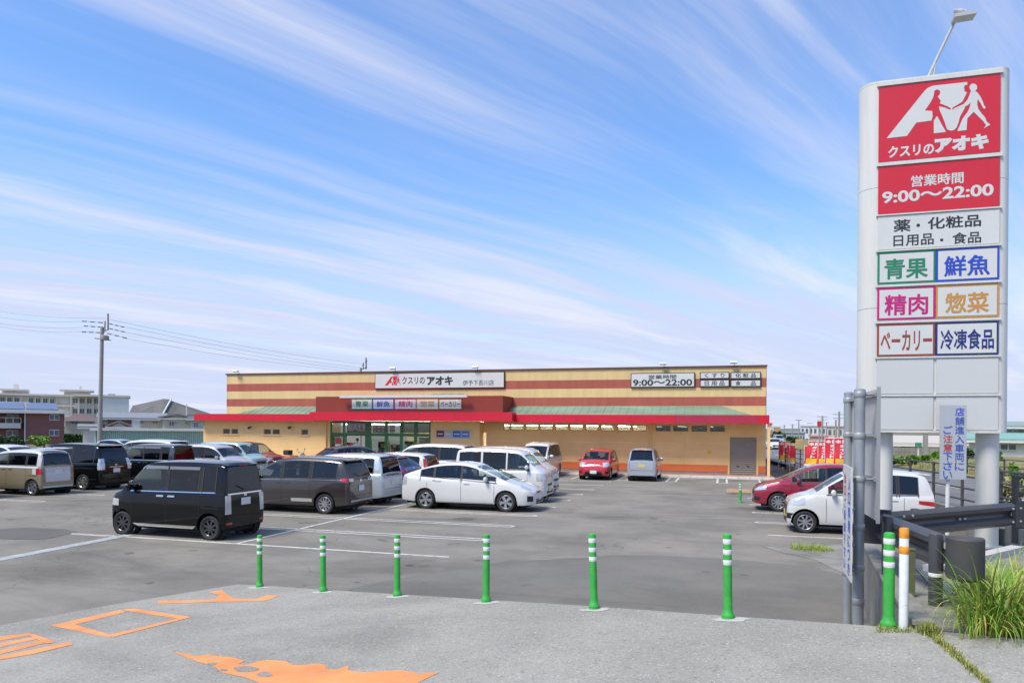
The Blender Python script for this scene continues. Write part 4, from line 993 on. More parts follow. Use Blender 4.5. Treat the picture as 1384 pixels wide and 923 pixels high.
for z in (E13.z - 0.08, E13.z - 0.27): MB().lathe([(0.001, -0.03), (0.018, -0.026), (0.018, 0.01), (0.001, 0.012)], 10, (E1.x - 0.06, E1.y + 0.42, z), axis='X').build('bolt', BOLT, g1)
g2 = thing('guard_rail', 'far black guard rail running to the right in front of the pylon columns', 'guard rail', (*J, TZ), 0, 'black guard rails at the corner')
wbeam(J + Vector((0.02, 0.02)), E2, RZ, g2, -1)
gpost(E2.x - 0.12, E2.y + 0.05, g2, 0.0); gpost(J.x + 0.55, J.y + 0.75, g2, -0.02); 
dd = (E2 - J).normalized(); nn = Vector((dd.y, -dd.x))
RZ = E23.z
MB().prism([(*(E2 - dd * 0.04 + nn * 0.09), RZ - 0.36), (*(E2 + dd * 0.26 + nn * 0.09), RZ - 0.36), (*(E2 + dd * 0.34 + nn * 0.0), RZ - 0.36), (*(E2 + dd * 0.26 - nn * 0.06), RZ - 0.36), (*(E2 + dd * 0.25 + nn * 0.07), RZ - 0.36), (*(E2 - dd * 0.04 + nn * 0.088), RZ - 0.36)], (0, 0, 0.375)).build('end_plate', GRM, g2)
RZ = J3.z
MB().prism([(J.x - 0.22, J.y - 0.03, RZ - 0.40), (J.x + 0.05, J.y - 0.10, RZ - 0.40), (J.x + 0.09, J.y - 0.085, RZ - 0.40), (J.x + 0.02, J.y - 0.03, RZ - 0.40)], (0, 0, 0.44)).build('corner_plate', GRM, g2)
for f in (0.10, 0.16, 0.55, 0.59, 0.96, 1.03):
    RZ = J3.z + (E23.z - J3.z) * f
    for z in ((RZ - 0.175,) if f in (0.55, 0.59) else (RZ - 0.06,) if f < 0.2 else (RZ - 0.08, RZ - 0.28)):
        q = J.lerp(E2, f) + nn * (0.092 if f > 0.9 else 0.02 if z < RZ - 0.1 else 0.09)
        MB().lathe([(0.001, -0.02), (0.015, -0.018), (0.017, 0.0)], 10, (q.x, q.y, z), axis='Y').build('bolt', BOLT, g2)
# ------------------------------------------------------------------ brown pipe railing
def railing(pts, label, h=1.08, rails=(1.05, 0.80, 0.52, 0.25), pr=0.035, rr=0.024):
    t = thing('railing', label, 'railing', pts[0], 0, 'brown pipe railings')
    for x, y, z in pts:
        MB().tube([(x, y, z - 0.03), (x, y, z + h)], pr, 8).build('post', DARKM, t, smooth=50)
    for a, b in zip(pts, pts[1:]):
        for r in rails: MB().tube([(a[0], a[1], a[2] + r), (b[0], b[1], b[2] + r)], rr, 6, False).build('rail', DARKM, t, smooth=50)
    return t
railing([(fx(17.4 + 2.0 * k), 17.4 + 2.0 * k, sz(17.4 + 2.0 * k) + 0.0) for k in range(18)], 'long brown pipe railing on the low wall between car park and street')
railing([(4.45, 13.25, tz(13.25)), (5.3, 13.55, tz(13.5)), (6.6, 13.3, tz(13.3)), (8.2, 12.9, tz(12.9))], 'brown pipe railing at the right frame edge behind the guard rail', pr=0.05)
railing([(5.36, 13.7, tz(13.7)), (5.40, 15.5, tz(15.5)), (5.5, 17.15, tz(17.15))], 'short brown pipe railing behind the right pylon column', pr=0.04)
railing([(fx(40) + 5.9 + 0.02 * v, v, sz(v) - 0.02) for v in (26, 28.5, 31, 33.5, 36, 38.5)], 'brown railing on the far side of the street below the weedy verge', h=0.95, rails=(0.92, 0.62, 0.32))
# ------------------------------------------------------------------ banners
FLR = mat('banner_red', (0.60, 0.02, 0.035), 0.7); FLY = mat('banner_yellow', (0.75, 0.45, 0.02), 0.7); FLW = mat('banner_white', (0.72, 0.66, 0.64), 0.7)
def banner(px, ytop, ybot, width, X, label, lean=0.0, text=True):
    p = atX(px, ytop, X); zt = p.z; zb = atX(px, ybot, X).z
    t = thing('banner_flag', label, 'banner', (p.x, p.y, 0), 0, 'red banner flags along the railing')
    ax = Vector((0.93, -0.36, 0)) * width
    MB().tube([(p.x - ax.x * .5, p.y - ax.y * .5, 0.02), (p.x - ax.x * .5, p.y - ax.y * .5, zt + 0.06)], 0.014, 6).build('pole', BWHITE, t)
    MB().tube([(p.x - ax.x * .5, p.y - ax.y * .5, zt + 0.02), (p.x + ax.x * .5, p.y + ax.y * .5, zt + 0.02)], 0.010, 6).build('top_rod', BWHITE, t)
    def S_(s, q, off=0.0):
        w = 0.05 * math.sin(q * 5 + s * 2 + px) * q
        c = Vector((p.x, p.y, zt)) + ax * (s - 0.5) + Vector((lean * q * width * 0.7, 0, -(zt - zb) * q))
        return c + Vector((0.36, 0.93, 0)) * w + Vector((-0.36, -0.93, 0)) * off
    def strip(q0, q1, s0, s1, off): return MB().grid([[S_(s0 + (s1 - s0) * j / 4, q0 + (q1 - q0) * i / 8, off) for j in range(5)] for i in range(9)])
    cl = strip(0, 1, 0, 1, 0).build('cloth', FLR, t, smooth=60)
    strip(0.93, 1, 0.02, 0.98, 0.006).build('hem_print', FLW, cl)
    strip(0.70, 0.92, 0.12, 0.90, 0.006).build('yellow_print', FLY, cl)
    if text:
        for k, ch in enumerate('本日ポイント'):
            vs, fs = glyphs(ch, 0.05, 1)
            x0, x1 = min(v[0] for v in vs), max(v[0] for v in vs); y0, y1 = min(v[1] for v in vs), max(v[1] for v in vs)
            if k < 2: s0, s1, q0, q1 = (0.08, 0.47, 0.05, 0.17) if k == 0 else (0.53, 0.92, 0.05, 0.17)
            else: s0, s1 = 0.38, 0.72; q0 = 0.20 + (k - 2) * 0.125; q1 = q0 + 0.11
            MB().add([S_(s0 + (s1 - s0) * (v[0] - x0) / (x1 - x0), q1 + (q0 - q1) * (v[1] - y0) / (y1 - y0), 0.008) for v in vs], fs).build('character', FLW, cl)
    return t
banner(1060.5, 597, 623, 0.75, 3.75, 'red banner flag farthest left, nearest the shop corner')
banner(1071, 602, 626, 0.30, 3.85, 'narrow red banner turned almost edge-on, second from the shop corner', text=False)
banner(1091, 603, 629, 0.28, 4.15, 'narrow red banner partly behind the leaning one', text=False)
banner(1102, 596.5, 629.5, 0.62, 4.2, 'red banner with white lettering, blown over to one side', lean=-0.55)
banner(1112.5, 596.5, 630, 0.44, 4.3, 'red banner between the leaning one and the two large ones')
banner(1124, 592.5, 631, 0.55, 4.4, 'tall red banner left of the galvanised poles')
banner(1138, 592.5, 632, 0.60, 4.5, 'tall red banner just touching the galvanised poles')
banner(1151, 592.5, 633, 0.50, 4.6, 'red banner half hidden between the two galvanised poles')
banner(1171, 592.0, 634, 0.60, 4.75, 'red banner hidden behind the grey sign board')
# wheel stops along the wall
for i, (px, py) in enumerate(((1053, 630.5), (1059, 633.5), (1065.5, 637), (1072.5, 641.5))):
    c = gz(px, py)
    o = MB().prism([(c.x - 0.10, c.y - 0.32, 0.0), (c.x + 0.10, c.y - 0.32, 0.0), (c.x + 0.06, c.y - 0.32, 0.12), (c.x - 0.06, c.y - 0.32, 0.12)], (0, 0.64, 0))
    t = thing('wheel_stop', 'white concrete wheel stop by the railing, %s from the shop corner' % ('first', 'second', 'third', 'fourth')[i], 'wheel stop', (c.x, c.y, 0), 0, 'wheel stops beside the railing')
    o.build('block', KERB, t, bevel=0.015)
# ------------------------------------------------------------------ grass
def blade(b, base, az, length, width, bend, seg=6):
    d = Vector((math.cos(az), math.sin(az), 0)); s = Vector((-d.y, d.x, 0)); rows = []
    p = Vector(base); el = R_(86) - bend * 0.12
    for k in range(seg + 1):
        f = k / seg; w = width * (1 - f ** 1.7) * 0.5 + 0.0006
        rows.append([p - s * w, p + s * w])
        el -= bend / seg * (0.4 + 1.3 * f); p = p + (d * math.cos(el) + Vector((0, 0, 1)) * math.sin(el)) * (length / seg)
    b.grid(rows)
GR = [mat('grass_%s' % n, c, 0.5, noise=0.25, nscale=2.5, spec=0.35) for n, c in (('green', (0.11, 0.22, 0.022)), ('light', (0.27, 0.35, 0.04)), ('straw', (0.36, 0.32, 0.09)))]
gc = gt(1345, 842); TZ = gc.z
cl = thing('grass_clump', 'big overgrown clump of long green grass below the guard rail end', 'grass', (gc.x, gc.y, TZ))
rg = random.Random(11)
gb = [MB(), MB(), MB()]
for k in range(1050):
    px, py = rg.gauss(1352, 28), rg.uniform(806, 864)
    if px < 1298: px = 1298 + rg.random() * 60
    c = gt(px, py)
    i = rg.choices((0, 1, 2), (5, 4, 1.4))[0]
    az = math.atan2(c.y - gc.y, c.x - gc.x) + rg.gauss(0, 0.9)
    L = rg.uniform(0.32, 0.70) * (1.2 if rg.random() < 0.2 else 1)
    blade(gb[i], (c.x, c.y, c.z - 0.01), az, L, rg.uniform(0.007, 0.016), rg.uniform(0.7, 3.0), 8)
for i in range(3): gb[i].build('blades', GR[i], cl, kind='stuff')
wd = MB(); wd2 = MB()
for k in range(1700):                                     # weeds in the joint and at the foot of the posts
    if k < 1250:
        f = rg.random() ** 1.5; pts = [(1254, 853), (1262, 860), (1280, 876), (1303, 896), (1336, 925)]
        i = min(3, int(f * 4)); u = f * 4 - i
        px = pts[i][0] + (pts[i + 1][0] - pts[i][0]) * u + rg.gauss(0, 3.0 if f > 0.2 else 5); py = pts[i][1] + (pts[i + 1][1] - pts[i][1]) * u + rg.gauss(0, 1.5)
        L = rg.uniform(0.02, 0.06) if f > 0.25 else rg.uniform(0.04, 0.11)
    else:
        px, py = rg.uniform(1185, 1262), rg.uniform(846, 855); L = rg.uniform(0.02, 0.05)
    c = onroad(px, py); c.z = road_z(c.x, c.y)
    blade(wd if rg.random() < 0.62 else wd2, c, rg.uniform(0, 6.3), L, 0.005, rg.uniform(0.3, 1.6), 3)
o = wd.build('weeds', mat('weed_green', (0.17, 0.24, 0.035), 0.6)); tag(o, 'short green weeds growing in the pavement joint', 'weeds', kind='stuff')
o = wd2.build('weeds', GR[2]); tag(o, 'dry straw-coloured weeds growing in the pavement joint', 'weeds', kind='stuff')
wp = gz(1097, 743)
t = thing('weed_tuft', 'low tuft of weeds at the edge of the concrete by the white car', 'weeds', wp)
b = MB()
for k in range(500):
    a_ = rg.uniform(0, 6.3); r_ = rg.random() ** 0.6 * 0.42
    blade(b, (wp.x + r_ * math.cos(a_) * 1.1, wp.y + r_ * math.sin(a_) * 0.7, 0), rg.uniform(0, 6.3), rg.uniform(0.06, 0.2), 0.008, rg.uniform(0.3, 1.8), 3)
b.build('blades', GR[1], t, kind='stuff')
# ================================================================== cars
def chaikin(pts, n=2):
    for _ in range(n):
        q = [pts[0]]
        for a, b in zip(pts, pts[1:]):
            q += [(a[0] * .78 + b[0] * .22, a[1] * .78 + b[1] * .22), (a[0] * .22 + b[0] * .78, a[1] * .22 + b[1] * .78)]
        pts = q + [pts[-1]]
    return pts
def interp(pts, x):
    """pts sorted by falling x"""
    if x >= pts[0][0]: return pts[0][1]
    for a, b in zip(pts, pts[1:]):
        if x >= b[0]:
            t = (a[0] - x) / max(1e-6, a[0] - b[0]); return a[1] + (b[1] - a[1]) * t
    return pts[-1][1]
glass_mat('car_glass', (0.72, 0.79, 0.75), 0.9)
glass_mat('privacy_glass', (0.13, 0.14, 0.145), 0.75)
CHROME = mat('chrome', (0.62, 0.63, 0.64), 0.18, metal=1.0)
TRIM = mat('black_trim', (0.015, 0.015, 0.016), 0.45)
TYRE = mat('tyre', (0.022, 0.022, 0.023), 0.8, noise=0.2, nscale=20)
RIM = mat('alloy', (0.50, 0.51, 0.52), 0.3, metal=0.85); RIMD = mat('rim_dark', (0.015, 0.015, 0.016), 0.6)  # RIMD: near-black wheel barrel behind the spokes, also scooter engine and stand
LAMPC = mat('lamp_clear', (0.55, 0.57, 0.58), 0.12, metal=0.35, coat=1.0); LAMPR = mat('lamp_red', (0.42, 0.012, 0.02), 0.15, coat=1.0)
VISM = mat('visor_smoke', (0.16, 0.165, 0.17), 0.15, coat=0.5)
FRAMEM = mat('window_rubber', (0.035, 0.036, 0.037), 0.55)
SEATM = mat('seat_cloth', (0.13, 0.125, 0.12), 0.9); PLATE = mat('plate_white', (0.62, 0.63, 0.62), 0.5); PLATEY = mat('plate_yellow', (0.58, 0.48, 0.20), 0.5)
SEAM = mat('panel_gap', (0.008, 0.008, 0.008), 0.8); UNDER = mat('underbody', (0.012, 0.012, 0.012), 0.9)
def paint_mat(name, col, metal=0.0, rough=0.28):
    if name in MATS: return MATS[name]
    m = mat(name, col, rough, metal=metal, coat=1.0, noise=0.05, nscale=0.8); return m
WHEELS = {}
def wheel_meshes(r, spokes, dark):
    key = (r, spokes, dark)
    if key in WHEELS: return WHEELS[key]
    w = 0.16; ri = r * 0.70
    ty = MB().lathe([(ri, -w / 2 + 0.01), (ri + 0.012, -w / 2), (r - 0.03, -w / 2 - 0.004), (r - 0.006, -w / 2 + 0.018), (r, -w / 2 + 0.04), (r, w / 2 - 0.04), (r - 0.006, w / 2 - 0.018), (r - 0.03, w / 2 + 0.004), (ri + 0.012, w / 2), (ri, w / 2 - 0.01)], 28, axis='Y', caps=False).mesh('tyre', TYRE, 40)
    hub = MB().lathe([(0.001, 0.012), (ri * 0.98, 0.012), (ri * 0.98, -0.06), (0.001, -0.06)], 24, axis='Y').mesh('wheel', RIMD, 40)
    b = MB().lathe([(ri + 0.004, 0.062), (ri - 0.012, 0.070), (ri - 0.022, 0.060), (ri - 0.026, 0.03)], 28, axis='Y', caps=False)
    b.lathe([(0.001, 0.066), (0.045, 0.064), (0.055, 0.045), (0.055, 0.02)], 14, axis='Y')
    for k in range(spokes):
        a = 2 * math.pi * k / spokes; wd0, wd1 = 0.032 if spokes < 8 else 0.02, (0.055 if spokes < 6 else 0.038 if spokes < 8 else 0.022)
        ca, sa = math.cos(a), math.sin(a)
        def P(rad, lat, y): return (sa * rad + ca * lat, y, ca * rad - sa * lat)
        q0, q1 = 0.045, ri - 0.015
        v = [P(q0, -wd0, 0.062), P(q0, wd0, 0.062), P(q1, wd1, 0.058), P(q1, -wd1, 0.058), P(q0, -wd0, 0.02), P(q0, wd0, 0.02), P(q1, wd1, 0.02), P(q1, -wd1, 0.02)]
        b.add(v, [(0, 1, 2, 3), (0, 4, 5, 1), (1, 5, 6, 2), (2, 6, 7, 3), (3, 7, 4, 0)])
    rm = b.mesh('rim', RIM if not dark else mat('rim_two_tone', (0.10, 0.10, 0.105), 0.3, metal=0.7), 35)
    WHEELS[key] = (ty, hub, rm); return WHEELS[key]
def seat_mesh():
    b = MB().box(-0.24, 0.24, -0.23, 0.23, 0.0, 0.16)
    b.prism([(-0.20, -0.22, 0.12), (-0.30, -0.21, 0.68), (-0.40, -0.21, 0.68), (-0.33, -0.22, 0.12)], (0, 0.44, 0))
    b.prism([(-0.30, -0.12, 0.70), (-0.32, -0.11, 0.88), (-0.41, -0.11, 0.88), (-0.40, -0.12, 0.70)], (0, 0.24, 0))
    return b.mesh('seat', SEATM)
SEAT = seat_mesh()
CAR_CACHE = {}
def car(sp_, label, loc, yaw, paint, cat='car', name='parked_car', group='cars parked in the lot', roof=None, lower=None, privacy=True, plate=None, simple=False, rim=None, details=None):
    """front towards local +x. Body is one loft of cross-sections; glass, lamps, seams and trim follow its surface."""
    t = thing(name, label, cat, (loc[0], loc[1], loc[2] if len(loc) > 2 else 0.0), yaw, group)
    L, W, Hh = sp_['L'], sp_['W'], sp_['H']; xf, xr = L / 2, -L / 2; r = sp_['r']; ax = sp_['ax']; sill = sp_.get('sill', 0.21)
    prof = chaikin(sp_['prof'], 2); belt = sp_['belt']; tum = sp_.get('tum', 0.13); crown = sp_.get('crown', 0.035)
    tf, tr_ = sp_.get('taper', (0.10, 0.05)); rc = sp_.get('rc', (0.22, 0.14))
    Ra = r + 0.055
    xs = {round(p[0], 4) for p in prof}
    for a in ax:
        for f in (-1, -.985, -.93, -.82, -.65, -.4, 0, .4, .65, .82, .93, .985, 1): xs.add(round(a + f * Ra, 4))
        xs.add(round(a + Ra + 0.006, 4)); xs.add(round(a - Ra - 0.006, 4))
    for d in (0, .012, .035, .07, .12, .18, .26): xs.add(round(xf - d, 4)); xs.add(round(xr + d, 4))
    for w in sp_['wins']: xs |= {round(w[0], 4), round(w[1], 4)}
    for e in (*sp_['ws'], *sp_['rg']): xs.add(round(e, 4))
    k = int(L / 0.14)
    for i in range(k): xs.add(round(xf - L * i / k, 4))
    keep = {round(v, 4) for w in sp_['wins'] for v in w} | {round(e, 4) for e in (*sp_['ws'], *sp_['rg'])} | {round(a + s * (Ra + o), 4) for a in ax for s in (-1, 1) for o in (0, 0.006)}
    xl = sorted((x for x in xs if xr - 1e-5 <= x <= xf + 1e-5), reverse=True); out = []
    for x in xl:
        if out and out[-1] - x < 0.011 and x not in keep and x not in (round(xr, 4),):
            continue
        if out and out[-1] - x < 0.0045: continue
        out.append(x)
    xl = out
    def hw(x):
        w = W / 2
        if x > xf - 1.0: w *= 1 - tf * ((x - xf + 1.0) / 1.0) ** 2.3
        if x < xr + 0.9: w *= 1 - tr_ * ((xr + 0.9 - x) / 0.9) ** 2.0
        for d, c in ((xf - x, rc[0]), (x - xr, rc[1])):
            if d < c: w -= (c - math.sqrt(max(0, c * c - (c - d) ** 2))) * 0.85
        return w
    def zbot(x):
        z = sill + 0.02
        for a in ax:
            if abs(x - a) < Ra + 1e-4: return r + math.sqrt(max(0, Ra * Ra - (x - a) ** 2)) * 1.0
        if x > ax[0] + Ra: z = sill + 0.00 + 0.04 * ((x - ax[0] - Ra) / (xf - ax[0] - Ra)) ** 2
        if x < ax[1] - Ra: z = sill + 0.02 + 0.06 * ((ax[1] - Ra - x) / (ax[1] - Ra - xr)) ** 1.5
        return z
    rows = []; G = []
    for x in xl:
        zt = interp(prof, x); w = hw(x); bl = belt[1] + (belt[0] - belt[1]) * max(0, min(1, (x - xr) / L)); 
        if len(belt) > 2: bl += belt[2] * max(0, min(1, (x - xr) / L)) ** 2
        zb = min(bl, zt - 0.025); zo = zbot(x); g = zt - zb
        sideprof = [(sill, w - 0.055), (sill + 0.10, w - 0.02), (0.42, w - 0.006), (0.62, w), (zb - 0.10, w - 0.012), (zb - 0.02, w - 0.035), (zb, w - 0.055)]
        sideprof = [p for i, p in enumerate(sideprof) if i == 0 or True]
        def ys(z):
            q = sorted(sideprof)
            if z <= q[0][0]: return q[0][1]
            for a, b in zip(q, q[1:]):
                if z <= b[0]: return a[1] + (b[1] - a[1]) * (z - a[0]) / max(1e-6, b[0] - a[0])
            return q[-1][1]
        zr_ = [zo, zo + 0.012]
        for zz_ in (sill + 0.10, 0.40, 0.52, 0.64, zb - 0.11, zb - 0.03, zb): zr_.append(max(min(zz_, zb), min(zo + 0.02 * len(zr_), zb - 0.003 * (9 - len(zr_)))))
        for i in range(1, len(zr_)): zr_[i] = max(zr_[i], zr_[i - 1] + 0.0015)
        zb = zr_[-1]
        pts = [(x, max(0.05, ys(zr_[0]) - 0.09), zr_[0])] + [(x, max(0.06, ys(z)), z) for z in zr_[1:]]
        wb = pts[-1][1]; wtp = max(0.05, wb - tum * g * 1.0 - min(0.05, g * 0.3))
        for f, yy in ((0.05, None), (0.86, None)):
            y_ = wb + (wtp - wb) * f ** 1.25; pts.append((x, y_, zb + g * f))
        pts.append((x, wtp - min(.012, g * .05), zb + g * 0.945)); pts.append((x, wtp * 0.92, zt)); pts.append((x, wtp * 0.5, zt + crown * 0.75)); pts.append((x, 0.0, zt + crown))
        rows.append(pts); G.append(g)
    nR = len(rows[0]); iB = 8                              # belt row
    V = []; idx = {}
    for i, pts in enumerate(rows):
        for j, p in enumerate(pts):
            for s in (1, -1):
                if p[1] == 0.0 and s == -1: idx[(i, j, -1)] = idx[(i, j, 1)]; continue
                idx[(i, j, s)] = len(V); V.append((p[0], p[1] * s, p[2]))
    parts = {}
    def put(tag_, f): parts.setdefault(tag_, []).append(f)
    wlo, whi = min(w[0] for w in sp_['wins']), max(w[1] for w in sp_['wins'])
    for i in range(len(rows) - 1):
        xm_ = (rows[i][0][0] + rows[i + 1][0][0]) / 2; gm = min(G[i], G[i + 1])
        for j in range(nR - 1):
            tg = 'body'
            if j == iB + 1 and gm > 0.10:
                for q, w in enumerate(sp_['wins']):
                    if w[0] < xm_ < w[1]: tg = 'win%d' % q
                if tg == 'body' and wlo < xm_ < whi and sp_.get('blackpillar', True): tg = 'pillar'
            if j >= nR - 3:
                if sp_['ws'][1] < xm_ < sp_['ws'][0]: tg = 'windshield'
                elif sp_['rg'][1] < xm_ < sp_['rg'][0]: tg = 'rear'
            if tg == 'body' and roof and j >= iB and gm > 0.2: tg = 'roof'
            if tg == 'body' and lower and j <= 4: tg = 'lower'
            for s in (1, -1):
                f = (idx[(i, j, s)], idx[(i + 1, j, s)], idx[(i + 1, j + 1, s)], idx[(i, j + 1, s)])
                if s == -1: f = f[::-1]
                if len(set(f)) < 3: continue
                put(tg + ('L' if s == 1 else 'R') if tg.startswith('win') and tg != 'windshield' else tg, f)
    for i in (0, len(rows) - 1):
        lp = [idx[(i, j, 1)] for j in range(nR)] + [idx[(i, j, -1)] for j in reversed(range(nR - 1))]
        put('body' if not (roof and False) else 'roof', tuple(lp) if i else tuple(reversed(lp)))
    allf = [f for fs in parts.values() for f in fs]
    bvh = BVHTree.FromPolygons([Vector(v) for v in V], allf)
    def sub(tg, nm, m, parent=t, smooth=32):
        fs = parts.get(tg)
        if not fs: return None
        mp = {}; b = MB()
        for f in fs:
            for i in f:
                if i not in mp: mp[i] = len(b.v); b.v.append(V[i])
            b.f.append(tuple(mp[i] for i in f))
        return b.build(nm, m, parent, smooth=smooth, world=False)
    body = sub('body', 'body', paint, t)
    sub('roof', 'roof', roof, t); sub('lower', 'lower_body', lower, t)
    sub('pillar', 'pillar', TRIM if sp_.get('blackpillar', True) else paint, t)
    cg, pg = MATS['car_glass'], MATS['privacy_glass']
    sub('windshield', 'windshield', cg, t); sub('rear', 'rear_window', pg if privacy else cg, t)
    for q, w in enumerate(sp_['wins']):
        for s in 'LR': sub('win%d%s' % (q, s), 'side_window', pg if (privacy and q >= sp_.get('dark_from', 1)) else cg, t)
    hw0_ = W / 2
    # conforming patches
    def hit(o, d):
        h_ = bvh.ray_cast(Vector(o), Vector(d))
        if h_[0] is None:
            h_ = bvh.find_nearest(Vector(o) + Vector(d) * 0.6)
        return h_[0], h_[1]
    def patch(nm, m, o_fn, n1, n2, off=0.006, parent=t):
        rws = []
        for i in range(n1 + 1):
            rw = []
            for j in range(n2 + 1):
                o, d = o_fn(i / n1, j / n2); p, nrm = hit(o, d); d = Vector(d)
                if nrm.dot(d) > 0: nrm = -nrm
                rw.append(p + nrm * off)
            rws.append(rw)
        return MB().grid(rws).build(nm, m, parent, smooth=50, world=False)
    def fpatch(nm, m, y0, y1, z0, z1, end=1, n=(6, 3), off=0.006, pinch=0.0):   # on the nose or the tail
        return patch(nm, m, lambda a, b: (((xf if end == 1 else xr) + end * 1.0, y0 + (y1 - y0) * a, z0 + (z1 - z0) * b + pinch * (a - .5) ** 2), (-end, 0, 0)), n[0], n[1], off)
    def spatch(nm, m, s, pts4, n=(4, 3), off=0.005, parent=t):                    # on a flank, four corners in x,z
        (xa, za), (xb, zb_), (xc, zc_), (xd, zd) = pts4
        def fn(a, b):
            x = (xa + (xb - xa) * a) * (1 - b) + (xd + (xc - xd) * a) * b; z = (za + (zb_ - za) * a) * (1 - b) + (zd + (zc_ - zd) * a) * b
            return ((x, s * 2.0, z), (0, -s, 0))
        return patch(nm, m, fn, n[0], n[1], off, parent)
    def cpatch(nm, m, end, s, ph0, ph1, za, zb, n=(7, 4), off=0.006, back=0.55):   # round a corner; za, zb = (z at ph0, z at ph1)
        cx_, cy_ = end * (L / 2 - back), s * (W / 2 - back)
        def fn(a, b):
            ph = R_(ph0 + (ph1 - ph0) * a); d = Vector((end * math.cos(ph), s * math.sin(ph), 0))
            z = (za[0] + (za[1] - za[0]) * a) * (1 - b) + (zb[0] + (zb[1] - zb[0]) * a) * b
            o = Vector((cx_, cy_, z)) + d * 1.6; return (o, -d)
        return patch(nm, m, fn, n[0], n[1], off)
    D = dict(sp_.get('det', {})); D.update(details or {})
    if 'head' in D:
        for s in (1, -1):
            ph0, ph1, za, zb = D['head']; hl = cpatch('headlight', D.get('headmat', LAMPC), 1, s, ph0, ph1, za, zb)
    if 'tail' in D:
        for s in (1, -1):
            ph0, ph1, za, zb = D['tail']; cpatch('tail_light', D.get('tailmat', LAMPR), -1, s, ph0, ph1, za, zb)
    if 'tail2' in D:
        for s in (1, -1):
            ph0, ph1, za, zb = D['tail2']; cpatch('tail_light', D.get('tail2mat', LAMPC), -1, s, ph0, ph1, za, zb, off=0.009)
    if 'grille' in D:
        y, z0, z1 = D['grille']; fpatch('grille', D.get('grillemat', TRIM), -y, y, z0, z1, 1, (10, 4))
    if 'chromebar' in D:
        for y, z0, z1 in D['chromebar']: fpatch('chrome_bar', CHROME, -y, y, z0, z1, 1, (10, 2), 0.012)
    if 'intake' in D:
        y, z0, z1 = D['intake']; fpatch('air_intake', TRIM, -y, y, z0, z1, 1, (10, 2))
    if 'rearbar' in D:
        y, z0, z1 = D['rearbar']; fpatch('rear_trim', D.get('rearbarmat', CHROME), -y, y, z0, z1, -1, (10, 2), 0.01)
    if 'hatch' in D:
        y, z0, z1 = D['hatch']; fpatch('hatch_panel', D['hatchmat'], -y, y, z0, z1, -1, (10, 5), 0.004)
    if 'reflector' in D:
        y, z = D['reflector']
        for s in (1, -1): fpatch('reflector', LAMPR, s * y - 0.09, s * y + 0.09, z, z + 0.05, -1, (3, 1))
    if 'fog' in D:
        for s in (1, -1): cpatch('fog_lamp_recess', TRIM, 1, s, 30, 52, D['fog'][0], D['fog'][1])
    pz = D.get('plate', (0.45, 0.72)); pm = plate or PLATE
    for end, z in ((1, pz[0]), (-1, pz[1])):
        p, nrm = hit((end * (L / 2 + 1), 0, z), (-end, 0, 0))
        MB().box(p.x - 0.002 + end * 0.012, p.x + end * 0.012 + 0.006, -0.165, 0.165, z - 0.082, z + 0.082).build('number_plate', pm, t, world=False)
    if not simple:
        for s in (1, -1):
            for xd_ in sp_['doors']:
                z1 = min(interp(prof, xd_) - 0.08, belt[0] if len(belt) < 3 else belt[0])
                z0 = sill + 0.10
                for a in ax:
                    if abs(xd_ - a) < Ra + 0.01: z0 = r + math.sqrt(Ra * Ra - min(Ra, abs(xd_ - a)) ** 2) + 0.02
                spatch('door_gap', SEAM, s, ((xd_ - .005, z0), (xd_ + .005, z0), (xd_ + .005, z1), (xd_ - .005, z1)), (1, 6), 0.003)
            for hx, hz_ in sp_['handles']:
                spatch('door_handle', D.get('handlemat', paint), s, ((hx - .10, hz_ - .018), (hx + .10, hz_ - .018), (hx + .10, hz_ + .018), (hx - .10, hz_ + .018)), (4, 1), 0.022)
            spatch('belt_moulding', D.get('beltmat', TRIM), s, ((wlo - .02, belt[1] - .012), (whi + .05, belt[0] - .012), (whi + .05, belt[0] + .016), (wlo - .02, belt[1] + .016)), (14, 1), 0.006)
            for xa_, xb_ in sp_['wins']:
                zt_a, zt_b = [belt[0] + (interp(prof, q_) - belt[0]) * .86 for q_ in (xa_, xb_)]
                for xe_, zt_e in ((xa_, zt_a), (xb_, zt_b)):
                    if zt_e > belt[0] + .16: spatch('window_frame', FRAMEM, s, ((xe_ - .011, belt[0] + .01), (xe_ + .011, belt[0] + .01), (xe_ + .011, zt_e), (xe_ - .011, zt_e)), (1, 4), 0.007)
            if 'sidetrim' in D:
                xa, xb, za, zb = D['sidetrim']; spatch('side_trim', D.get('sidetrimmat', CHROME), s, ((xa, za), (xb, za), (xb, zb), (xa, zb)), (12, 1), 0.012)
            if 'slide' in D:
                xa, xb, z = D['slide']; spatch('slide_rail', SEAM, s, ((xa, z), (xb, z), (xb, z + .02), (xa, z + .02)), (6, 1), 0.003)
        for s in (1, -1): fpatch('hatch_gap', SEAM, s * (hw0_ * .80) - .005, s * (hw0_ * .80) + .005, sill + .36, belt[1] - .04, -1, (1, 5), 0.003)
        fpatch('hatch_gap', SEAM, -hw0_ * .80, hw0_ * .80, sill + .33, sill + .342, -1, (8, 1), 0.003)
        fpatch('emblem', CHROME, -.05, .05, belt[1] - .10, belt[1] - .05, -1, (2, 1), 0.008)
        if 'hood' not in D: fpatch('bumper_gap', SEAM, -hw0_ * .7, hw0_ * .7, sill + .03, sill + .07, 1, (8, 1), 0.003)
        # wipers
        p0 = sp_['rg'][1]; pr_r = hit((xr - 1, 0.0, belt[1] + 0.08), (1, 0, 0))[0]
        MB().tube([(pr_r.x - 0.03, 0.02, belt[1] + 0.05), (pr_r.x - 0.01, 0.30, belt[1] + 0.16)], 0.009, 5).build('rear_wiper', TRIM, t, world=False)
    # mirrors
    mx, mz = sp_['mirror']
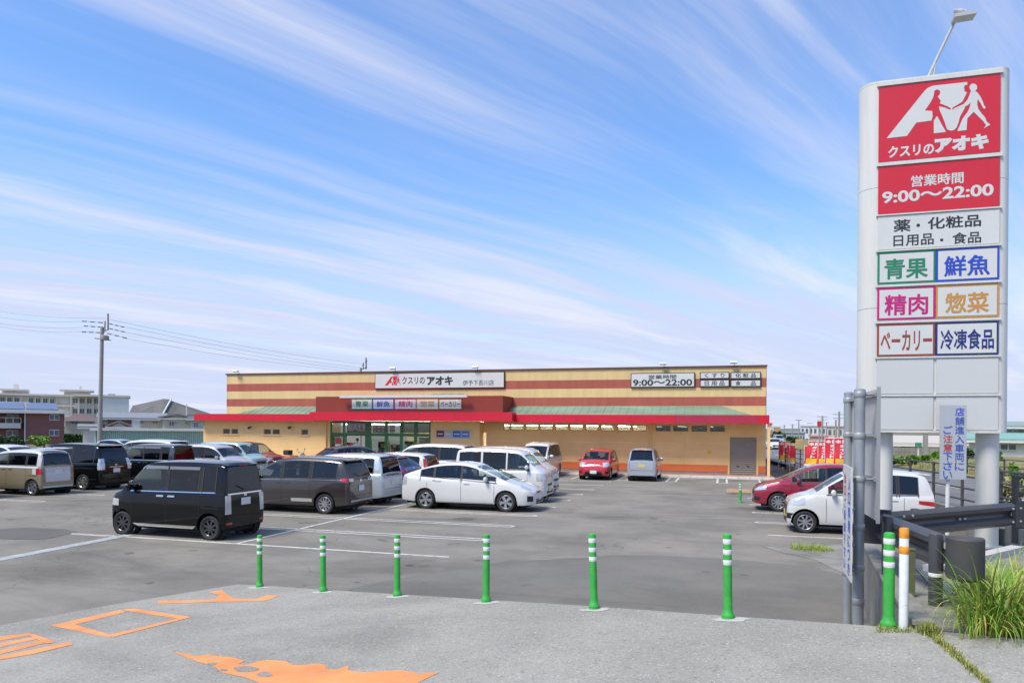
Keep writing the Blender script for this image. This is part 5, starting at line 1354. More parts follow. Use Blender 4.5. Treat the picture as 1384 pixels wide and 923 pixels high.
    for s in (1, -1):
        p, _ = hit((mx, s * 2, mz), (0, -s, 0)); y0 = abs(p.y) + 0.02
        mm = MB(); pr = [(0.10, 0.0), (0.085, 0.05), (0.03, 0.07)]
        sec = [(0.0, 0.04, 0.045), (0.02, 0.075, 0.075), (0.10, 0.085, 0.085), (0.17, 0.075, 0.078), (0.20, 0.04, 0.045)]
        rws = []
        for yy, ha, hb in sec:
            rws.append([(mx + ha * 0.75 * math.cos(q), s * (y0 + yy), mz + 0.02 + hb * math.sin(q)) for q in [2 * math.pi * i / 12 for i in range(13)]])
        mm.grid(rws); mm.add(rws[0][:-1], [tuple(range(12))]); mm.add(rws[-1][:-1], [tuple(range(12))])
        mm.build('door_mirror', D.get('mirrormat', paint), t, smooth=50, world=False)
    # underbody, cabin and wheels
    hw0 = W / 2
    MB().box(xr + 0.16, xf - 0.25, -(hw0 - 0.26), hw0 - 0.26, 0.16, 0.42).build('underbody', UNDER, t, world=False)
    MB().box(ax[1] + Ra + 0.03, ax[0] - Ra - 0.03, -(hw0 - 0.09), hw0 - 0.09, sill + 0.045, sill + 0.15).build('floor', UNDER, t, world=False)
    if not simple:
        dx = sp_['ws'][0] - 0.15; MB().prism([(dx + 0.25, -(hw0 - 0.16), 0.55), (dx + 0.25, -(hw0 - 0.16), belt[0] - 0.06), (dx - 0.12, -(hw0 - 0.16), belt[0] - 0.02), (dx - 0.22, -(hw0 - 0.16), 0.60)], (0, 2 * hw0 - 0.32, 0)).build('dashboard', SEATM, t, world=False)
        n_rows = sp_.get('seats', (0.15, -0.75))
        for sx in n_rows:
            for sy in (0.36, -0.36):
                o = bpy.data.objects.new('seat', SEAT); COL.objects.link(o); o.parent = t; o.location = (sx, sy * W / 1.6, 0.46 if Hh < 1.6 else 0.62)
        sw = MB().lathe([(0.155, -0.012), (0.175, 0.0), (0.155, 0.012)], 16, axis='X'); o = sw.build('steering_wheel', SEATM, t, world=False, smooth=60); o.location = (n_rows[0] + 0.42, -0.36 * W / 1.6, 0.98 if Hh < 1.6 else 1.12); o.rotation_euler = (0, R_(25), 0)
    ty, hub, rm = wheel_meshes(r, *(rim or sp_.get('rim', (5, False))))
    for a in ax:
        for s in (1, -1):
            wo_ = bpy.data.objects.new('wheel', hub); COL.objects.link(wo_); wo_.parent = t
            wo_.location = (a, s * (hw0 - 0.115), r); wo_.rotation_euler = (0, random.uniform(0, 6.28), 0 if s == 1 else math.pi)
            for nm, me in (('tyre', ty), ('rim', rm)):
                c_ = bpy.data.objects.new(nm, me); COL.objects.link(c_); c_.parent = wo_
            # dark arch liner
            MB().lathe([(Ra + 0.012, -0.13), (Ra + 0.012, 0.09)], 24, (a, s * (hw0 - 0.19), r), axis='Y', caps=False).build('arch_liner', UNDER, t, world=False)
    if 'antenna' in D:
        x, z = D['antenna']; MB().tube([(x, 0.2, z), (x - 0.16, 0.2, z + 0.14)], 0.006, 5).build('antenna', TRIM, t, world=False)
    if 'visor' in D:
        for s in (1, -1):
            for xa, xb in D['visor']:
                z = belt[0] + (Hh - belt[0]) * 0.80; spatch('window_visor', VISM, s, ((xa, z - 0.05), (xb, z - 0.05), (xb, z + 0.02), (xa, z + 0.02)), (6, 1), 0.02)
    if 'spoiler' in D:
        x, z, y = D['spoiler']; MB().prism([(x + 0.22, -y, z), (x - 0.10, -y * 0.95, z - 0.025), (x - 0.10, -y * 0.95, z - 0.055), (x + 0.2, -y, z - 0.04)], (0, 2 * y * 0.975, 0)).build('spoiler', D.get('spoilermat', paint), t, world=False, bevel=0.01)
        MB().box(x - 0.105, x - 0.10, -0.14, 0.14, z - 0.052, z - 0.03).build('brake_light', LAMPR, t, world=False)
    if 'box_edges' in D: pass
    return t
# ---- body types (x forward, z up, metres)
KTALL = dict(L=3.395, W=1.475, H=1.78, r=0.28, ax=(1.27, -1.25), belt=(1.06, 1.08), tum=0.075, ws=(1.20, 0.76), rg=(-1.57, -1.655),
    prof=[(1.698, .55), (1.69, .74), (1.63, .93), (1.50, .99), (1.28, 1.07), (1.12, 1.25), (0.70, 1.67), (0.50, 1.735), (-.4, 1.765), (-1.3, 1.75), (-1.55, 1.72), (-1.60, 1.63), (-1.655, 1.08), (-1.675, .95), (-1.690, .70), (-1.697, .48)],
    wins=[(-.02, .98), (-.92, -.06), (-1.38, -1.02)], doors=(.95, -.04, -.98), handles=((.12, .97), (-.20, .97)), mirror=(.95, 1.14), rim=(8, True), seats=(.2, -.8), taper=(.08, .03), rc=(.2, .10),
    det=dict(head=(20, 68, (.70, .70), (.88, .86)), tail=(31, 44, (.60, .60), (1.02, 1.02)), grille=(.38, .62, .80), intake=(.4, .30, .42), plate=(.48, .86), slide=(-1.05, -1.5, .72), spoiler=(-1.52, 1.735, .58)))
KVAN = dict(KTALL, H=1.88, W=1.475, prof=[(1.698, .60), (1.69, .80), (1.64, .98), (1.55, 1.08), (1.32, 1.20), (.82, 1.74), (.62, 1.82), (-.3, 1.87), (-1.3, 1.86), (-1.56, 1.81), (-1.62, 1.70), (-1.685, 1.08), (-1.694, .7), (-1.697, .45)],
    belt=(1.12, 1.12), ws=(1.26, .90), rg=(-1.60, -1.682), wins=[(.32, 1.10), (-.60, .24), (-1.50, -.70)], doors=(1.05, .28, -.65), handles=((.42, 1.02), (.08, 1.02)), mirror=(1.05, 1.22), blackpillar=False, rim=(5, False), seats=(.55, -.4), ax=(1.22, -1.2), taper=(.06, .02),
    det=dict(head=(24, 66, (.74, .78), (.98, 1.04)), tail=(40, 70, (.62, .62), (.90, .90)), grille=(.30, .58, .66), intake=(.42, .32, .42), plate=(.47, .62)))
KHATCH = dict(KTALL, H=1.62, prof=[(1.698, .50), (1.69, .68), (1.60, .84), (1.35, .93), (1.05, 1.00), (.30, 1.52), (.05, 1.58), (-.5, 1.61), (-1.15, 1.58), (-1.42, 1.53), (-1.53, 1.44), (-1.66, 1.0), (-1.68, .86), (-1.692, .65), (-1.697, .45)],
    belt=(.98, 1.04), ws=(1.00, .36), rg=(-1.46, -1.645), wins=[(-.10, .72), (-.82, -.14), (-1.30, -.88)], doors=(.78, -.12, -.98), handles=((.02, .90), (-.74, .92)), mirror=(.62, 1.03), tum=.14, rim=(9, False), seats=(.05, -.75),
    det=dict(head=(18, 76, (.66, .72), (.80, .90)), tail=(40, 74, (.78, .84), (.90, .92)), grille=(.40, .50, .74), intake=(.42, .28, .38), fog=((.36, .36), (.50, .50)), plate=(.45, .78), spoiler=(-1.50, 1.575, .55)))
COMPACT = dict(L=4.08, W=1.695, H=1.52, r=0.30, ax=(1.28, -1.30), belt=(.92, 1.02), tum=.17, ws=(1.15, .38), rg=(-1.62, -1.92), taper=(.13, .06), rc=(.3, .16),
    prof=[(2.038, .46), (2.02, .62), (1.90, .76), (1.60, .87), (1.20, .97), (.40, 1.40), (.05, 1.49), (-.5, 1.52), (-1.1, 1.48), (-1.55, 1.40), (-1.72, 1.30), (-1.93, .98), (-1.98, .85), (-2.02, .65), (-2.038, .48)],
    wins=[(-.12, .88), (-1.02, -.16), (-1.42, -1.08)], doors=(.88, -.14, -1.15), handles=((.02, .86), (-.92, .90)), mirror=(.68, .98), rim=(10, False), seats=(.08, -.8),
    det=dict(head=(14, 72, (.62, .70), (.72, .86)), tail=(36, 70, (.78, .84), (.96, .96)), grille=(.46, .44, .66), intake=(.5, .26, .36), fog=((.34, .34), (.46, .46)), plate=(.42, .70), spoiler=(-1.66, 1.385, .55)))
FASTBACK = dict(L=4.46, W=1.745, H=1.49, r=0.31, ax=(1.36, -1.34), belt=(.88, 1.05), tum=.20, ws=(1.32, .34), rg=(-1.02, -1.98), taper=(.13, .07), rc=(.34, .18), sill=.20,
    prof=[(2.228, .44), (2.20, .58), (2.06, .70), (1.75, .82), (1.36, .94), (.36, 1.38), (.02, 1.465), (-.30, 1.488), (-.75, 1.46), (-1.25, 1.37), (-2.00, 1.13), (-2.13, 1.06), (-2.18, .90), (-2.215, .65), (-2.228, .45)],
    wins=[(-.10, 1.02), (-1.02, -.14), (-1.52, -1.07)], doors=(.98, -.12, -1.28), handles=((.06, .86), (-.90, .92)), mirror=(.72, .98), rim=(5, False), seats=(.05, -.85), blackpillar=True,
    det=dict(head=(22, 70, (.66, .76), (.73, .84)), tail=(44, 58, (.74, .78), (1.02, 1.02)), tailmat=LAMPC, grille=(.22, .58, .62), intake=(.42, .28, .40), fog=((.34, .34), (.50, .52)), plate=(.44, .78), sidetrim=(-.95, .95, .245, .262)))
MINIVAN = dict(L=4.60, W=1.70, H=1.84, r=0.32, ax=(1.42, -1.40), belt=(1.04, 1.08), tum=.13, ws=(1.62, .86), rg=(-2.02, -2.22), taper=(.11, .04), rc=(.28, .13),
    prof=[(2.298, .52), (2.28, .72), (2.18, .90), (1.95, .98), (1.66, 1.08), (.86, 1.66), (.55, 1.78), (-.2, 1.835), (-1.3, 1.82), (-1.95, 1.77), (-2.08, 1.64), (-2.225, 1.10), (-2.26, .95), (-2.285, .7), (-2.297, .46)],
    wins=[(.36, 1.25), (-.78, .28), (-1.92, -.86)], doors=(1.18, .32, -.82), handles=((.50, .98), (.12, .98)), mirror=(1.15, 1.12), rim=(7, False), seats=(.55, -.4, -1.3),
    det=dict(head=(16, 70, (.72, .76), (.90, .95)), tail=(28, 50, (1.10, 1.10), (1.26, 1.26)), tail2=(27, 52, (.82, .82), (1.09, 1.09)), grille=(.5, .50, .82), intake=(.5, .28, .40), plate=(.45, .78), slide=(-.9, -1.95, .86), spoiler=(-2.02, 1.80, .62)))
ROUNDVAN = dict(MINIVAN, L=4.235, W=1.695, H=1.675, r=.305, ax=(1.36, -1.32), belt=(.98, 1.06), ws=(1.62, .55), rg=(-1.86, -2.06), wins=[(.20, 1.10), (-.78, .12), (-1.70, -.88)],
    prof=[(2.116, .48), (2.10, .66), (2.0, .80), (1.75, .90), (1.50, 1.00), (.60, 1.50), (.25, 1.62), (-.3, 1.672), (-1.2, 1.655), (-1.80, 1.60), (-1.93, 1.46), (-2.06, 1.08), (-2.09, .92), (-2.11, .68), (-2.117, .46)],
    doors=(1.05, .15, -.84), handles=((.30, .92), (-.02, .92)), mirror=(1.0, 1.04), rim=(10, False), seats=(.45, -.45, -1.2), taper=(.13, .06),
    det=dict(head=(14, 70, (.64, .72), (.80, .90)), tail=(40, 60, (.96, .98), (1.08, 1.08)), tail2=(16, 39, (.97, .97), (1.06, 1.07)), grille=(.5, .30, .48), plate=(.45, .76), slide=(-.88, -1.72, .98), spoiler=(-1.86, 1.63, .6), rearbar=(.66, .36, .42), rearbarmat=mat('silver_trim', (0.36, 0.35, 0.34), 0.45), reflector=(.55, .38), sidetrim=(-.92, -.2, .36, .46), sidetrimmat=MATS['silver_trim']))
BOXY = dict(COMPACT, L=3.9, H=1.69, r=.295, ax=(1.25, -1.22), belt=(1.02, 1.06), ws=(1.12, .62), rg=(-1.74, -1.89), tum=.10, taper=(.09, .03), rc=(.24, .11),
    prof=[(1.948, .52), (1.93, .74), (1.84, .90), (1.55, .98), (1.16, 1.06), (.60, 1.55), (.35, 1.64), (-.3, 1.688), (-1.3, 1.67), (-1.72, 1.63), (-1.80, 1.52), (-1.89, 1.06), (-1.915, .92), (-1.94, .7), (-1.948, .46)],
    wins=[(.02, .95), (-.92, -.04), (-1.58, -1.02)], doors=(1.0, -.01, -.97), handles=((.14, .93), (-.16, .93)), mirror=(.88, 1.08), seats=(.2, -.75),
    det=dict(head=(16, 66, (.70, .72), (.88, .88)), tail=(28, 50, (.72, .78), (1.02, 1.00)), grille=(.52, .44, .72), intake=(.5, .28, .38), plate=(.5, .74), spoiler=(-1.74, 1.66, .6), slide=(-1.0, -1.6, .8)))
SUV = dict(COMPACT, L=4.29, W=1.77, H=1.60, r=.335, ax=(1.33, -1.28), belt=(1.02, 1.16), ws=(1.18, .38), rg=(-1.45, -1.98), sill=.25,
    prof=[(2.143, .55), (2.12, .74), (2.0, .90), (1.65, .99), (1.22, 1.06), (.38, 1.50), (.05, 1.58), (-.5, 1.60), (-1.1, 1.55), (-1.50, 1.47), (-1.98, 1.12), (-2.05, 1.02), (-2.10, .8), (-2.14, .5)],
    wins=[(-.10, .90), (-1.0, -.14), (-1.38, -1.05)], doors=(.92, -.12, -1.12), handles=((.04, .96), (-.9, 1.05)), mirror=(.72, 1.10), rim=(5, False),
    det=dict(head=(16, 70, (.74, .80), (.84, .94)), tail=(30, 80, (.92, .96), (1.08, 1.06)), grille=(.52, .55, .74), intake=(.5, .32, .42), plate=(.48, .80), spoiler=(-1.50, 1.50, .55)))
WAGON = dict(COMPACT, L=4.30, H=1.56, prof=[(2.148, .46), (2.13, .62), (2.0, .78), (1.7, .88), (1.32, .98), (.5, 1.42), (.2, 1.51), (-.4, 1.555), (-1.3, 1.54), (-1.85, 1.48), (-1.96, 1.36), (-2.08, 1.0), (-2.11, .85), (-2.14, .65), (-2.148, .46)],
    ws=(1.28, .50), rg=(-1.88, -2.075), wins=[(-.05, .95), (-1.02, -.1), (-1.75, -1.10)], ax=(1.32, -1.28), belt=(.94, 1.02), det=dict(head=(14, 70, (.64, .72), (.76, .88)), tail=(26, 52, (.92, .92), (1.46, 1.46)), grille=(.46, .44, .64), plate=(.42, .72)))
def resize(sp_, L, **kw):
    """the same body type stretched or shortened to another length"""
    f = L / sp_['L']; o = dict(sp_); o['L'] = L
    o['prof'] = [(x * f, z) for x, z in sp_['prof']]
    for k in ('ws', 'rg', 'doors', 'seats', 'ax'):
        if k in o: o[k] = tuple(x * f for x in sp_[k])
    o['wins'] = [(a * f, b * f) for a, b in sp_['wins']]; o['handles'] = tuple((x * f, z) for x, z in sp_['handles']); o['mirror'] = (sp_['mirror'][0] * f, sp_['mirror'][1])
    d = dict(sp_.get('det', {}))
    if 'slide' in d: d['slide'] = (d['slide'][0] * f, d['slide'][1] * f, d['slide'][2])
    if 'spoiler' in d: d['spoiler'] = (d['spoiler'][0] * f, *d['spoiler'][1:])
    if 'sidetrim' in d: d['sidetrim'] = (d['sidetrim'][0] * f, d['sidetrim'][1] * f, *d['sidetrim'][2:])
    o['det'] = d; o.update(kw); return o
# ---- paints
P_BLACK = mat('paint_black', (0.003, 0.0034, 0.0038), 0.2, spec=0.1, coat=0.6); P_WHITE = paint_mat('paint_white', (0.60, 0.60, 0.575)); P_PEARL = paint_mat('paint_pearl', (0.57, 0.575, 0.555))
P_SILVER = paint_mat('paint_silver', (0.42, 0.44, 0.47), 0.4, 0.32); P_BROWN = paint_mat('paint_dark_brown', (0.034, 0.029, 0.026), 0.25, 0.3); P_BLUE = paint_mat('paint_blue', (0.022, 0.03, 0.20), 0.3)
P_RED = paint_mat('paint_red', (0.46, 0.02, 0.025)); P_WINE = paint_mat('paint_wine', (0.30, 0.012, 0.04), 0.25); P_BEIGE = paint_mat('paint_beige', (0.27, 0.225, 0.15), 0.2); P_TEAL = paint_mat('paint_teal', (0.27, 0.44, 0.45), 0.1)
P_LILAC = paint_mat('paint_lilac_grey', (0.52, 0.50, 0.53), 0.3); P_GREY = paint_mat('paint_charcoal', (0.06, 0.065, 0.075), 0.4)
P_MAROON = paint_mat('paint_maroon', (0.22, 0.012, 0.025), 0.2); P_CREAM = paint_mat('paint_soft_white', (0.52, 0.535, 0.52)); P_LBLUE = paint_mat('paint_pale_blue', (0.50, 0.57, 0.62), 0.3)
W_, E_ = math.pi, 0.0                                       # nose to -x, nose to +x
SO, NO = -math.pi / 2, math.pi / 2
# middle double row, noses to the left
car(KTALL, 'black boxy kei car with clear tail lamps, nearest the bollards', (-12.48, 14.45), W_ - R_(1), P_BLACK, rim=(8, True), plate=PLATE,
    details=dict(tailmat=LAMPC, rearbar=(.60, 1.03, 1.065), handlemat=CHROME, beltmat=CHROME, reflector=(.58, .36), visor=[(-.02, .78), (-.92, -.06)], sidetrim=(-.95, .95, .225, .245), headmat=LAMPC))
car(ROUNDVAN, 'dark brown minivan with grey rear bumper trim, behind the black boxy car', (-12.75, 19.75), W_, P_BROWN, plate=PLATE)
car(BOXY, 'pale silver-blue boxy compact showing its tall rear window, beyond the brown minivan', (-12.75, 22.3), W_, P_LBLUE, details=dict(tailmat=LAMPC, rearbar=(.5, .98, 1.03)))
car(SUV, 'dark blue crossover with red tail lamps, behind the white hatchback', (-13.2, 24.75), W_, P_BLUE)
car(WAGON, 'white wagon with tall upright red tail lamps, beyond the blue crossover', (-13.5, 27.3), W_, P_WHITE, privacy=True)
car(MINIVAN, 'white minivan with long dark side glass near the shop door', (-13.45, 31.6), W_, P_WHITE, details=dict(tail=(46, 70, (.9, .9), (1.5, 1.5)), tail2=(20, 30, (.6, .6), (.62, .62))))
# noses to the right
car(FASTBACK, 'white fastback hatchback in full side view, in the middle of the lot', (-7.86, 22.15), E_, P_WHITE, plate=PLATE)
car(KVAN, 'white kei delivery van behind the white hatchback', (-7.65, 24.9), E_, P_WHITE, privacy=True)
car(KVAN, 'white kei car with round headlamps just beyond the white delivery van', (-7.95, 27.2), E_, P_CREAM, details=dict(headmat=LAMPC))
# along the shop front
car(resize(MINIVAN, 4.1), 'white minivan facing the camera against the shaded shop wall', (-9.6, 37.75), SO, P_WHITE, details=dict(headmat=LAMPC))
car(dict(COMPACT, L=3.62, W=1.665, H=1.54, ax=(1.16, -1.22), prof=[(1.808, .48), (1.79, .64), (1.70, .80), (1.45, .90), (1.18, .98), (.55, 1.40), (.2, 1.50), (-.4, 1.54), (-1.0, 1.51), (-1.4, 1.43), (-1.52, 1.32), (-1.70, .98), (-1.75, .85), (-1.79, .65), (-1.808, .48)],
         ws=(1.16, .50), rg=(-1.44, -1.69), wins=[(-.08, .90), (-.92, -.12), (-1.28, -.98)]), 'small red hatchback facing the camera under the canopy', (-6.35, 37.75), SO, P_RED, privacy=False,
    details=dict(head=(24, 70, (.66, .72), (.88, .90)), headmat=LAMPC, grille=(.42, .30, .44), chromebar=((.3, .76, .785),), spoiler=(-1.46, 1.42, .5)))
car(dict(KHATCH, prof=[(1.698, .50), (1.69, .70), (1.60, .86), (1.35, .95), (1.05, 1.02), (.42, 1.52), (.1, 1.60), (-.5, 1.64), (-1.2, 1.62), (-1.52, 1.56), (-1.60, 1.46), (-1.675, 1.02), (-1.69, .86), (-1.694, .65), (-1.697, .45)], rg=(-1.545, -1.672)),
    'small silver hatchback seen from behind at the shop front', (-3.95, 37.75), NO, P_SILVER, plate=PLATEY, details=dict(tail=(50, 76, (.72, .72), (1.0, 1.0)), spoiler=(-1.56, 1.605, .52)))
# right row, noses to the left
car(dict(KHATCH, L=3.395), 'white kei hatchback parked behind the pylon column, chrome grille to the left', (3.25, 20.3), W_, P_PEARL, plate=PLATEY, rim=(8, False),
    details=dict(grille=(.44, .46, .74), grillemat=TRIM, chromebar=((.44, .70, .735), (.4, .56, .575)), headmat=LAMPC))
car(COMPACT, 'wine red hatchback nosing out beyond the white kei hatchback', (2.95, 25.3), W_, P_WINE, plate=PLATE, details=dict(headmat=LAMPC))
# left row
TWOTONE = dict(KTALL, mirror=(.80, 1.14), L=3.395, H=1.655, prof=[(1.698, .55), (1.69, .76), (1.60, .92), (1.40, .99), (1.12, 1.05), (.60, 1.50), (.35, 1.59), (-.3, 1.65), (-1.2, 1.635), (-1.50, 1.58), (-1.58, 1.47), (-1.665, 1.08), (-1.685, .9), (-1.692, .65), (-1.697, .42)], ws=(1.08, .62), rg=(-1.545, -1.662), belt=(1.05, 1.08), rim=(5, False), wins=[(-.04, .78), (-.92, -.08), (-1.42, -.99)], sill=.20)
car(TWOTONE, 'beige and white two-tone kei van with round red tail lamps, in the left row', (-25.55, 20.9), W_, P_BEIGE, roof=P_CREAM, plate=PLATE,
    details=dict(tail=(40, 58, (.78, .78), (.98, .98)), tail2=(59, 74, (.76, .78), (1.00, .98)), tail2mat=P_CREAM, hatch=(.52, .50, 1.03), hatchmat=P_CREAM, rearbar=(.62, .22, .34), rearbarmat=P_CREAM, spoilermat=P_CREAM, sidetrim=(-1.55, 1.2, 1.0, 1.06), sidetrimmat=P_CREAM))
car(dict(MINIVAN), 'black minivan with clear tail lamps beside the two-tone kei van', (-25.95, 23.4), W_, P_BLACK, plate=PLATE,
    details=dict(tailmat=LAMPC, rearbar=(.34, .90, .94), visor=[(.36, 1.25), (-.78, .28)], sidetrim=(-2.1, -1.7, .42, .46)))
car(KTALL, 'black tall kei car with chrome window strip, beyond the black minivan', (-24.6, 26.4), W_, P_BLACK, roof=P_GREY, details=dict(sidetrim=(-1.35, .8, 1.055, 1.085), tail=(34, 60, (.6, .6), (.74, .74)), handlemat=CHROME, visor=[(-.02, .78), (-.92, -.06)]))
car(KTALL, 'black car with a red tail lamp cut off by the left frame edge', (-26.55, 18.6), W_, P_BLACK)
car(resize(BOXY, 3.5, H=1.7), 'lilac-grey boxy kei car facing right, behind the black boxy cars', (-23.75, 29.4), E_, P_LILAC, details=dict(headmat=LAMPC))
car(KTALL, 'pale teal boxy kei crossover with black pillars facing right', (-24.6, 31.85), E_, P_TEAL, rim=(5, False), details=dict(headmat=LAMPC, chromebar=((.5, .62, .64),)))
car(resize(BOXY, 3.7), 'maroon boxy compact with black roof and big chrome grille by the shop wall', (-25.65, 34.6), E_, P_MAROON, roof=P_BLACK, details=dict(headmat=LAMPC, chromebar=((.5, .66, .70), (.5, .58, .61), (.5, .50, .53))))
car(dict(MINIVAN, H=1.75), 'white minivan with a dark roof band seen behind the black cars', (-29.5, 31.2), W_, P_WHITE, roof=P_CREAM)
car(SUV, 'charcoal hatchback with a roof spoiler angled towards the shop door', (-18.7, 34.2), R_(52), P_GREY)
# far left, only roofs show over the nearer cars
far = [(WAGON, 'pale silver wagon far left behind the two-tone kei van', (-37.5, 26.0), P_SILVER), (COMPACT, 'white hatchback in the far left row', (-35.6, 28.5), P_WHITE),
       (COMPACT, 'dark grey sedan-like hatchback in the far left row', (-33.8, 31.0), P_GREY), (WAGON, 'light brown wagon far left next to the black minivan', (-31.6, 30.2), P_BEIGE), (COMPACT, 'silver compact parked in the distance before the hedge', (-43.5, 43.5), P_SILVER)]
for s_, lab, lo, pm in far: car(s_, lab, lo, E_, pm, simple=True)
# ================================================================== surroundings
def at(px, py, d): return CP + ray(px, py) * d             # d = depth along the view
def frame(px0, px1, d):
    """a facade standing across the view between two pixel columns at depth d: origin, unit vector along, width, unit vector inwards"""
    left = abs(px1 - PX0) < abs(px0 - PX0); b = at(px1 if left else px0, 578, d); b.z = 0
    n = Vector((b.x, b.y, 0)).normalized(); e = Vector((n.y, -n.x, 0)); r_ = ray(px0 if left else px1, 578); r_.z = 0
    t = b.dot(n) / r_.dot(n); a = r_ * t; a.z = 0
    if not left: a, b = b, a
    return a, e, (b - a).length, n
def zpx(px, py, d): return at(px, py, d).z
class Fac:
    """helper to add boxes in a facade's own axes: s along, q inwards, z up"""
    def __init__(s, px0, px1, d, root=None): s.o, s.e, s.w, s.n = frame(px0, px1, d); s.d = d
    def P(s, a, q, z): return s.o + s.e * a + s.n * q + Vector((0, 0, z))
    def box(s, a0, a1, q0, q1, z0, z1):
        c = [s.P(a, q, z) for z in (z0, z1) for a, q in ((a0, q0), (a1, q0), (a1, q1), (a0, q1))]
        return MB().add(c, [(3, 2, 1, 0), (4, 5, 6, 7), (0, 1, 5, 4), (1, 2, 6, 5), (2, 3, 7, 6), (3, 0, 4, 7)])
    def s(s_, px):
        r_ = ray(px, 578); r_.z = 0; return (r_ * (s_.o.dot(s_.n) / r_.dot(s_.n)) - s_.o).dot(s_.e)
    def gable(s, a0, a1, q0, q1, z0, z1, over=0.5, along=True):
        """pitched roof solid, ridge along the facade or across it"""
        if along:
            m = (q0 + q1) / 2
            L_ = [s.P(a0 - over, q0 - over, z0), s.P(a0 - over, m, z1), s.P(a0 - over, q1 + over, z0), s.P(a0 - over, q1 + over, z0 - .18), s.P(a0 - over, m, z1 - .2), s.P(a0 - over, q0 - over, z0 - .18)]
            d = s.e * (a1 - a0 + 2 * over)
        else:
            m = (a0 + a1) / 2
            L_ = [s.P(a0 - over, q0 - over, z0), s.P(m, q0 - over, z1), s.P(a1 + over, q0 - over, z0), s.P(a1 + over, q0 - over, z0 - .18), s.P(m, q0 - over, z1 - .2), s.P(a0 - over, q0 - over, z0 - .18)]
            d = s.n * (q1 - q0 + 2 * over)
        return MB().prism(L_, d)
    def hip(s, a0, a1, q0, q1, z0, z1, over=0.5, ridge=0.35):
        a0 -= over; a1 += over; q0 -= over; q1 += over; m = (q0 + q1) / 2; k = (a1 - a0) * ridge
        v = [s.P(a0, q0, z0), s.P(a1, q0, z0), s.P(a1, q1, z0), s.P(a0, q1, z0), s.P(a0 + k, m, z1), s.P(a1 - k, m, z1)]
        return MB().add(v, [(0, 1, 5, 4), (1, 2, 5), (2, 3, 4, 5), (3, 0, 4), (3, 2, 1, 0)])
BW = mat('house_white', (0.60, 0.60, 0.57), 0.8, noise=0.08, nscale=0.4); BC = mat('house_cream', (0.56, 0.54, 0.43), 0.8, noise=0.08, nscale=0.5)
SCH = mat('school_wall', (0.66, 0.63, 0.54), 0.85, noise=0.10, nscale=0.12); RTILE = mat('grey_roof_tile', (0.21, 0.22, 0.235), 0.55, noise=0.15, nscale=1.5)
RDARK = mat('dark_roof_sheet', (0.115, 0.112, 0.105), 0.75, noise=0.12, nscale=0.5); RBROWN = mat('brown_roof', (0.13, 0.085, 0.075), 0.7, noise=0.12, nscale=1)
APT = mat('apartment_brown', (0.20, 0.088, 0.08), 0.8, noise=0.08, nscale=0.8); WIN = mat('far_window', (0.10, 0.125, 0.15), 0.15, noise=0.2, nscale=0.5)
TEALC = mat('shed_teal', (0.33, 0.52, 0.47), 0.6, noise=0.10, nscale=1.5, var=0.03); LEAFA = mat('leaf_bright', (0.13, 0.26, 0.03), 0.6, noise=0.35, nscale=1.2); LEAFB = mat('leaf_dark', (0.045, 0.10, 0.03), 0.6, noise=0.35, nscale=1.2)
def window(F, root, a0, a1, z0, z1, fr=BW, q=0.0, bars=1):
    w = F.box(a0, a1, q - 0.08, q + 0.02, z0, z1).build('window', fr, root)
    t = 0.07 + (a1 - a0) * 0.02
    for k in range(bars + 1):
        x0 = a0 + (a1 - a0) * k / (bars + 1) + t / 2; x1 = a0 + (a1 - a0) * (k + 1) / (bars + 1) - t / 2
        F.box(x0, x1, q - 0.10, q - 0.081, z0 + t, z1 - t).build('pane', WIN, w)
    return w
# --- brown apartment house
F = Fac(-14, 87, 105); root = thing('apartment_house', 'dark brown two-storey apartment block with white balcony and solar roof, far left', 'building', F.P(F.w / 2, 4, 0))
ze = zpx(40, 556.5, 105); s0 = F.s(33)
F.box(s0, F.w, 0, 9, -0.3, ze).build('wall', APT, root); F.box(-8, s0 - 0.02, 1.6, 9, -0.3, ze).build('wall', APT, root)
rf = MB().add([F.P(-9, -0.7, ze + 0.02), F.P(F.w + 0.6, -0.7, ze + 0.02), F.P(F.w + 0.6, 9.5, ze + 0.02), F.P(-9, 9.5, ze + 0.02), F.P(-9, 4.5, zpx(40, 543, 105)), F.P(F.w - 4.5, 4.5, zpx(40, 543, 105))], [(0, 1, 5, 4), (1, 2, 5), (2, 3, 4, 5), (3, 2, 1, 0)]).build('roof', RTILE, root)
F.box(-9, F.w + 0.62, -0.78, -0.701, ze - 0.25, ze + 0.12).build('gutter', BW, root)
zr_ = zpx(40, 543, 105)
SOL = mat('solar_panel', (0.10, 0.14, 0.22), 0.2)
for k in range(3):
    a0 = -4 + k * 4.1
    p = [F.P(a0, 0.2, ze + (zr_ - ze) * 0.18 + .06), F.P(a0 + 3.9, 0.2, ze + (zr_ - ze) * 0.18 + .06), F.P(a0 + 3.6, 3.8, ze + (zr_ - ze) * 0.86 + .06), F.P(a0, 3.8, ze + (zr_ - ze) * 0.86 + .06)]
    MB().prism(p, (0, 0, 0.05)).build('solar_panel', SOL, rf)
for y0, y1 in ((560, 568), (580.5, 589)): window(F, root, F.s(66.5), F.s(80), zpx(70, y1, 105), zpx(70, y0, 105))
F.box(F.s(33) - 0.0, F.s(34.5), -0.12, -0.002, 0, ze).build('downpipe', BW, root)
bz0, bz1 = zpx(10, 578.5, 105), zpx(10, 565, 105)
bal = F.box(-4, F.s(28), 0.3, 1.6, bz0, bz0 + 0.75).build('balcony', BW, root)
for k in range(9):
    a = -3.5 + k * (F.s(28) + 3.5) / 8; F.box(a - .04, a + .04, 0.3, 0.36, bz0 + 0.76, bz1).build('baluster', BW, bal)
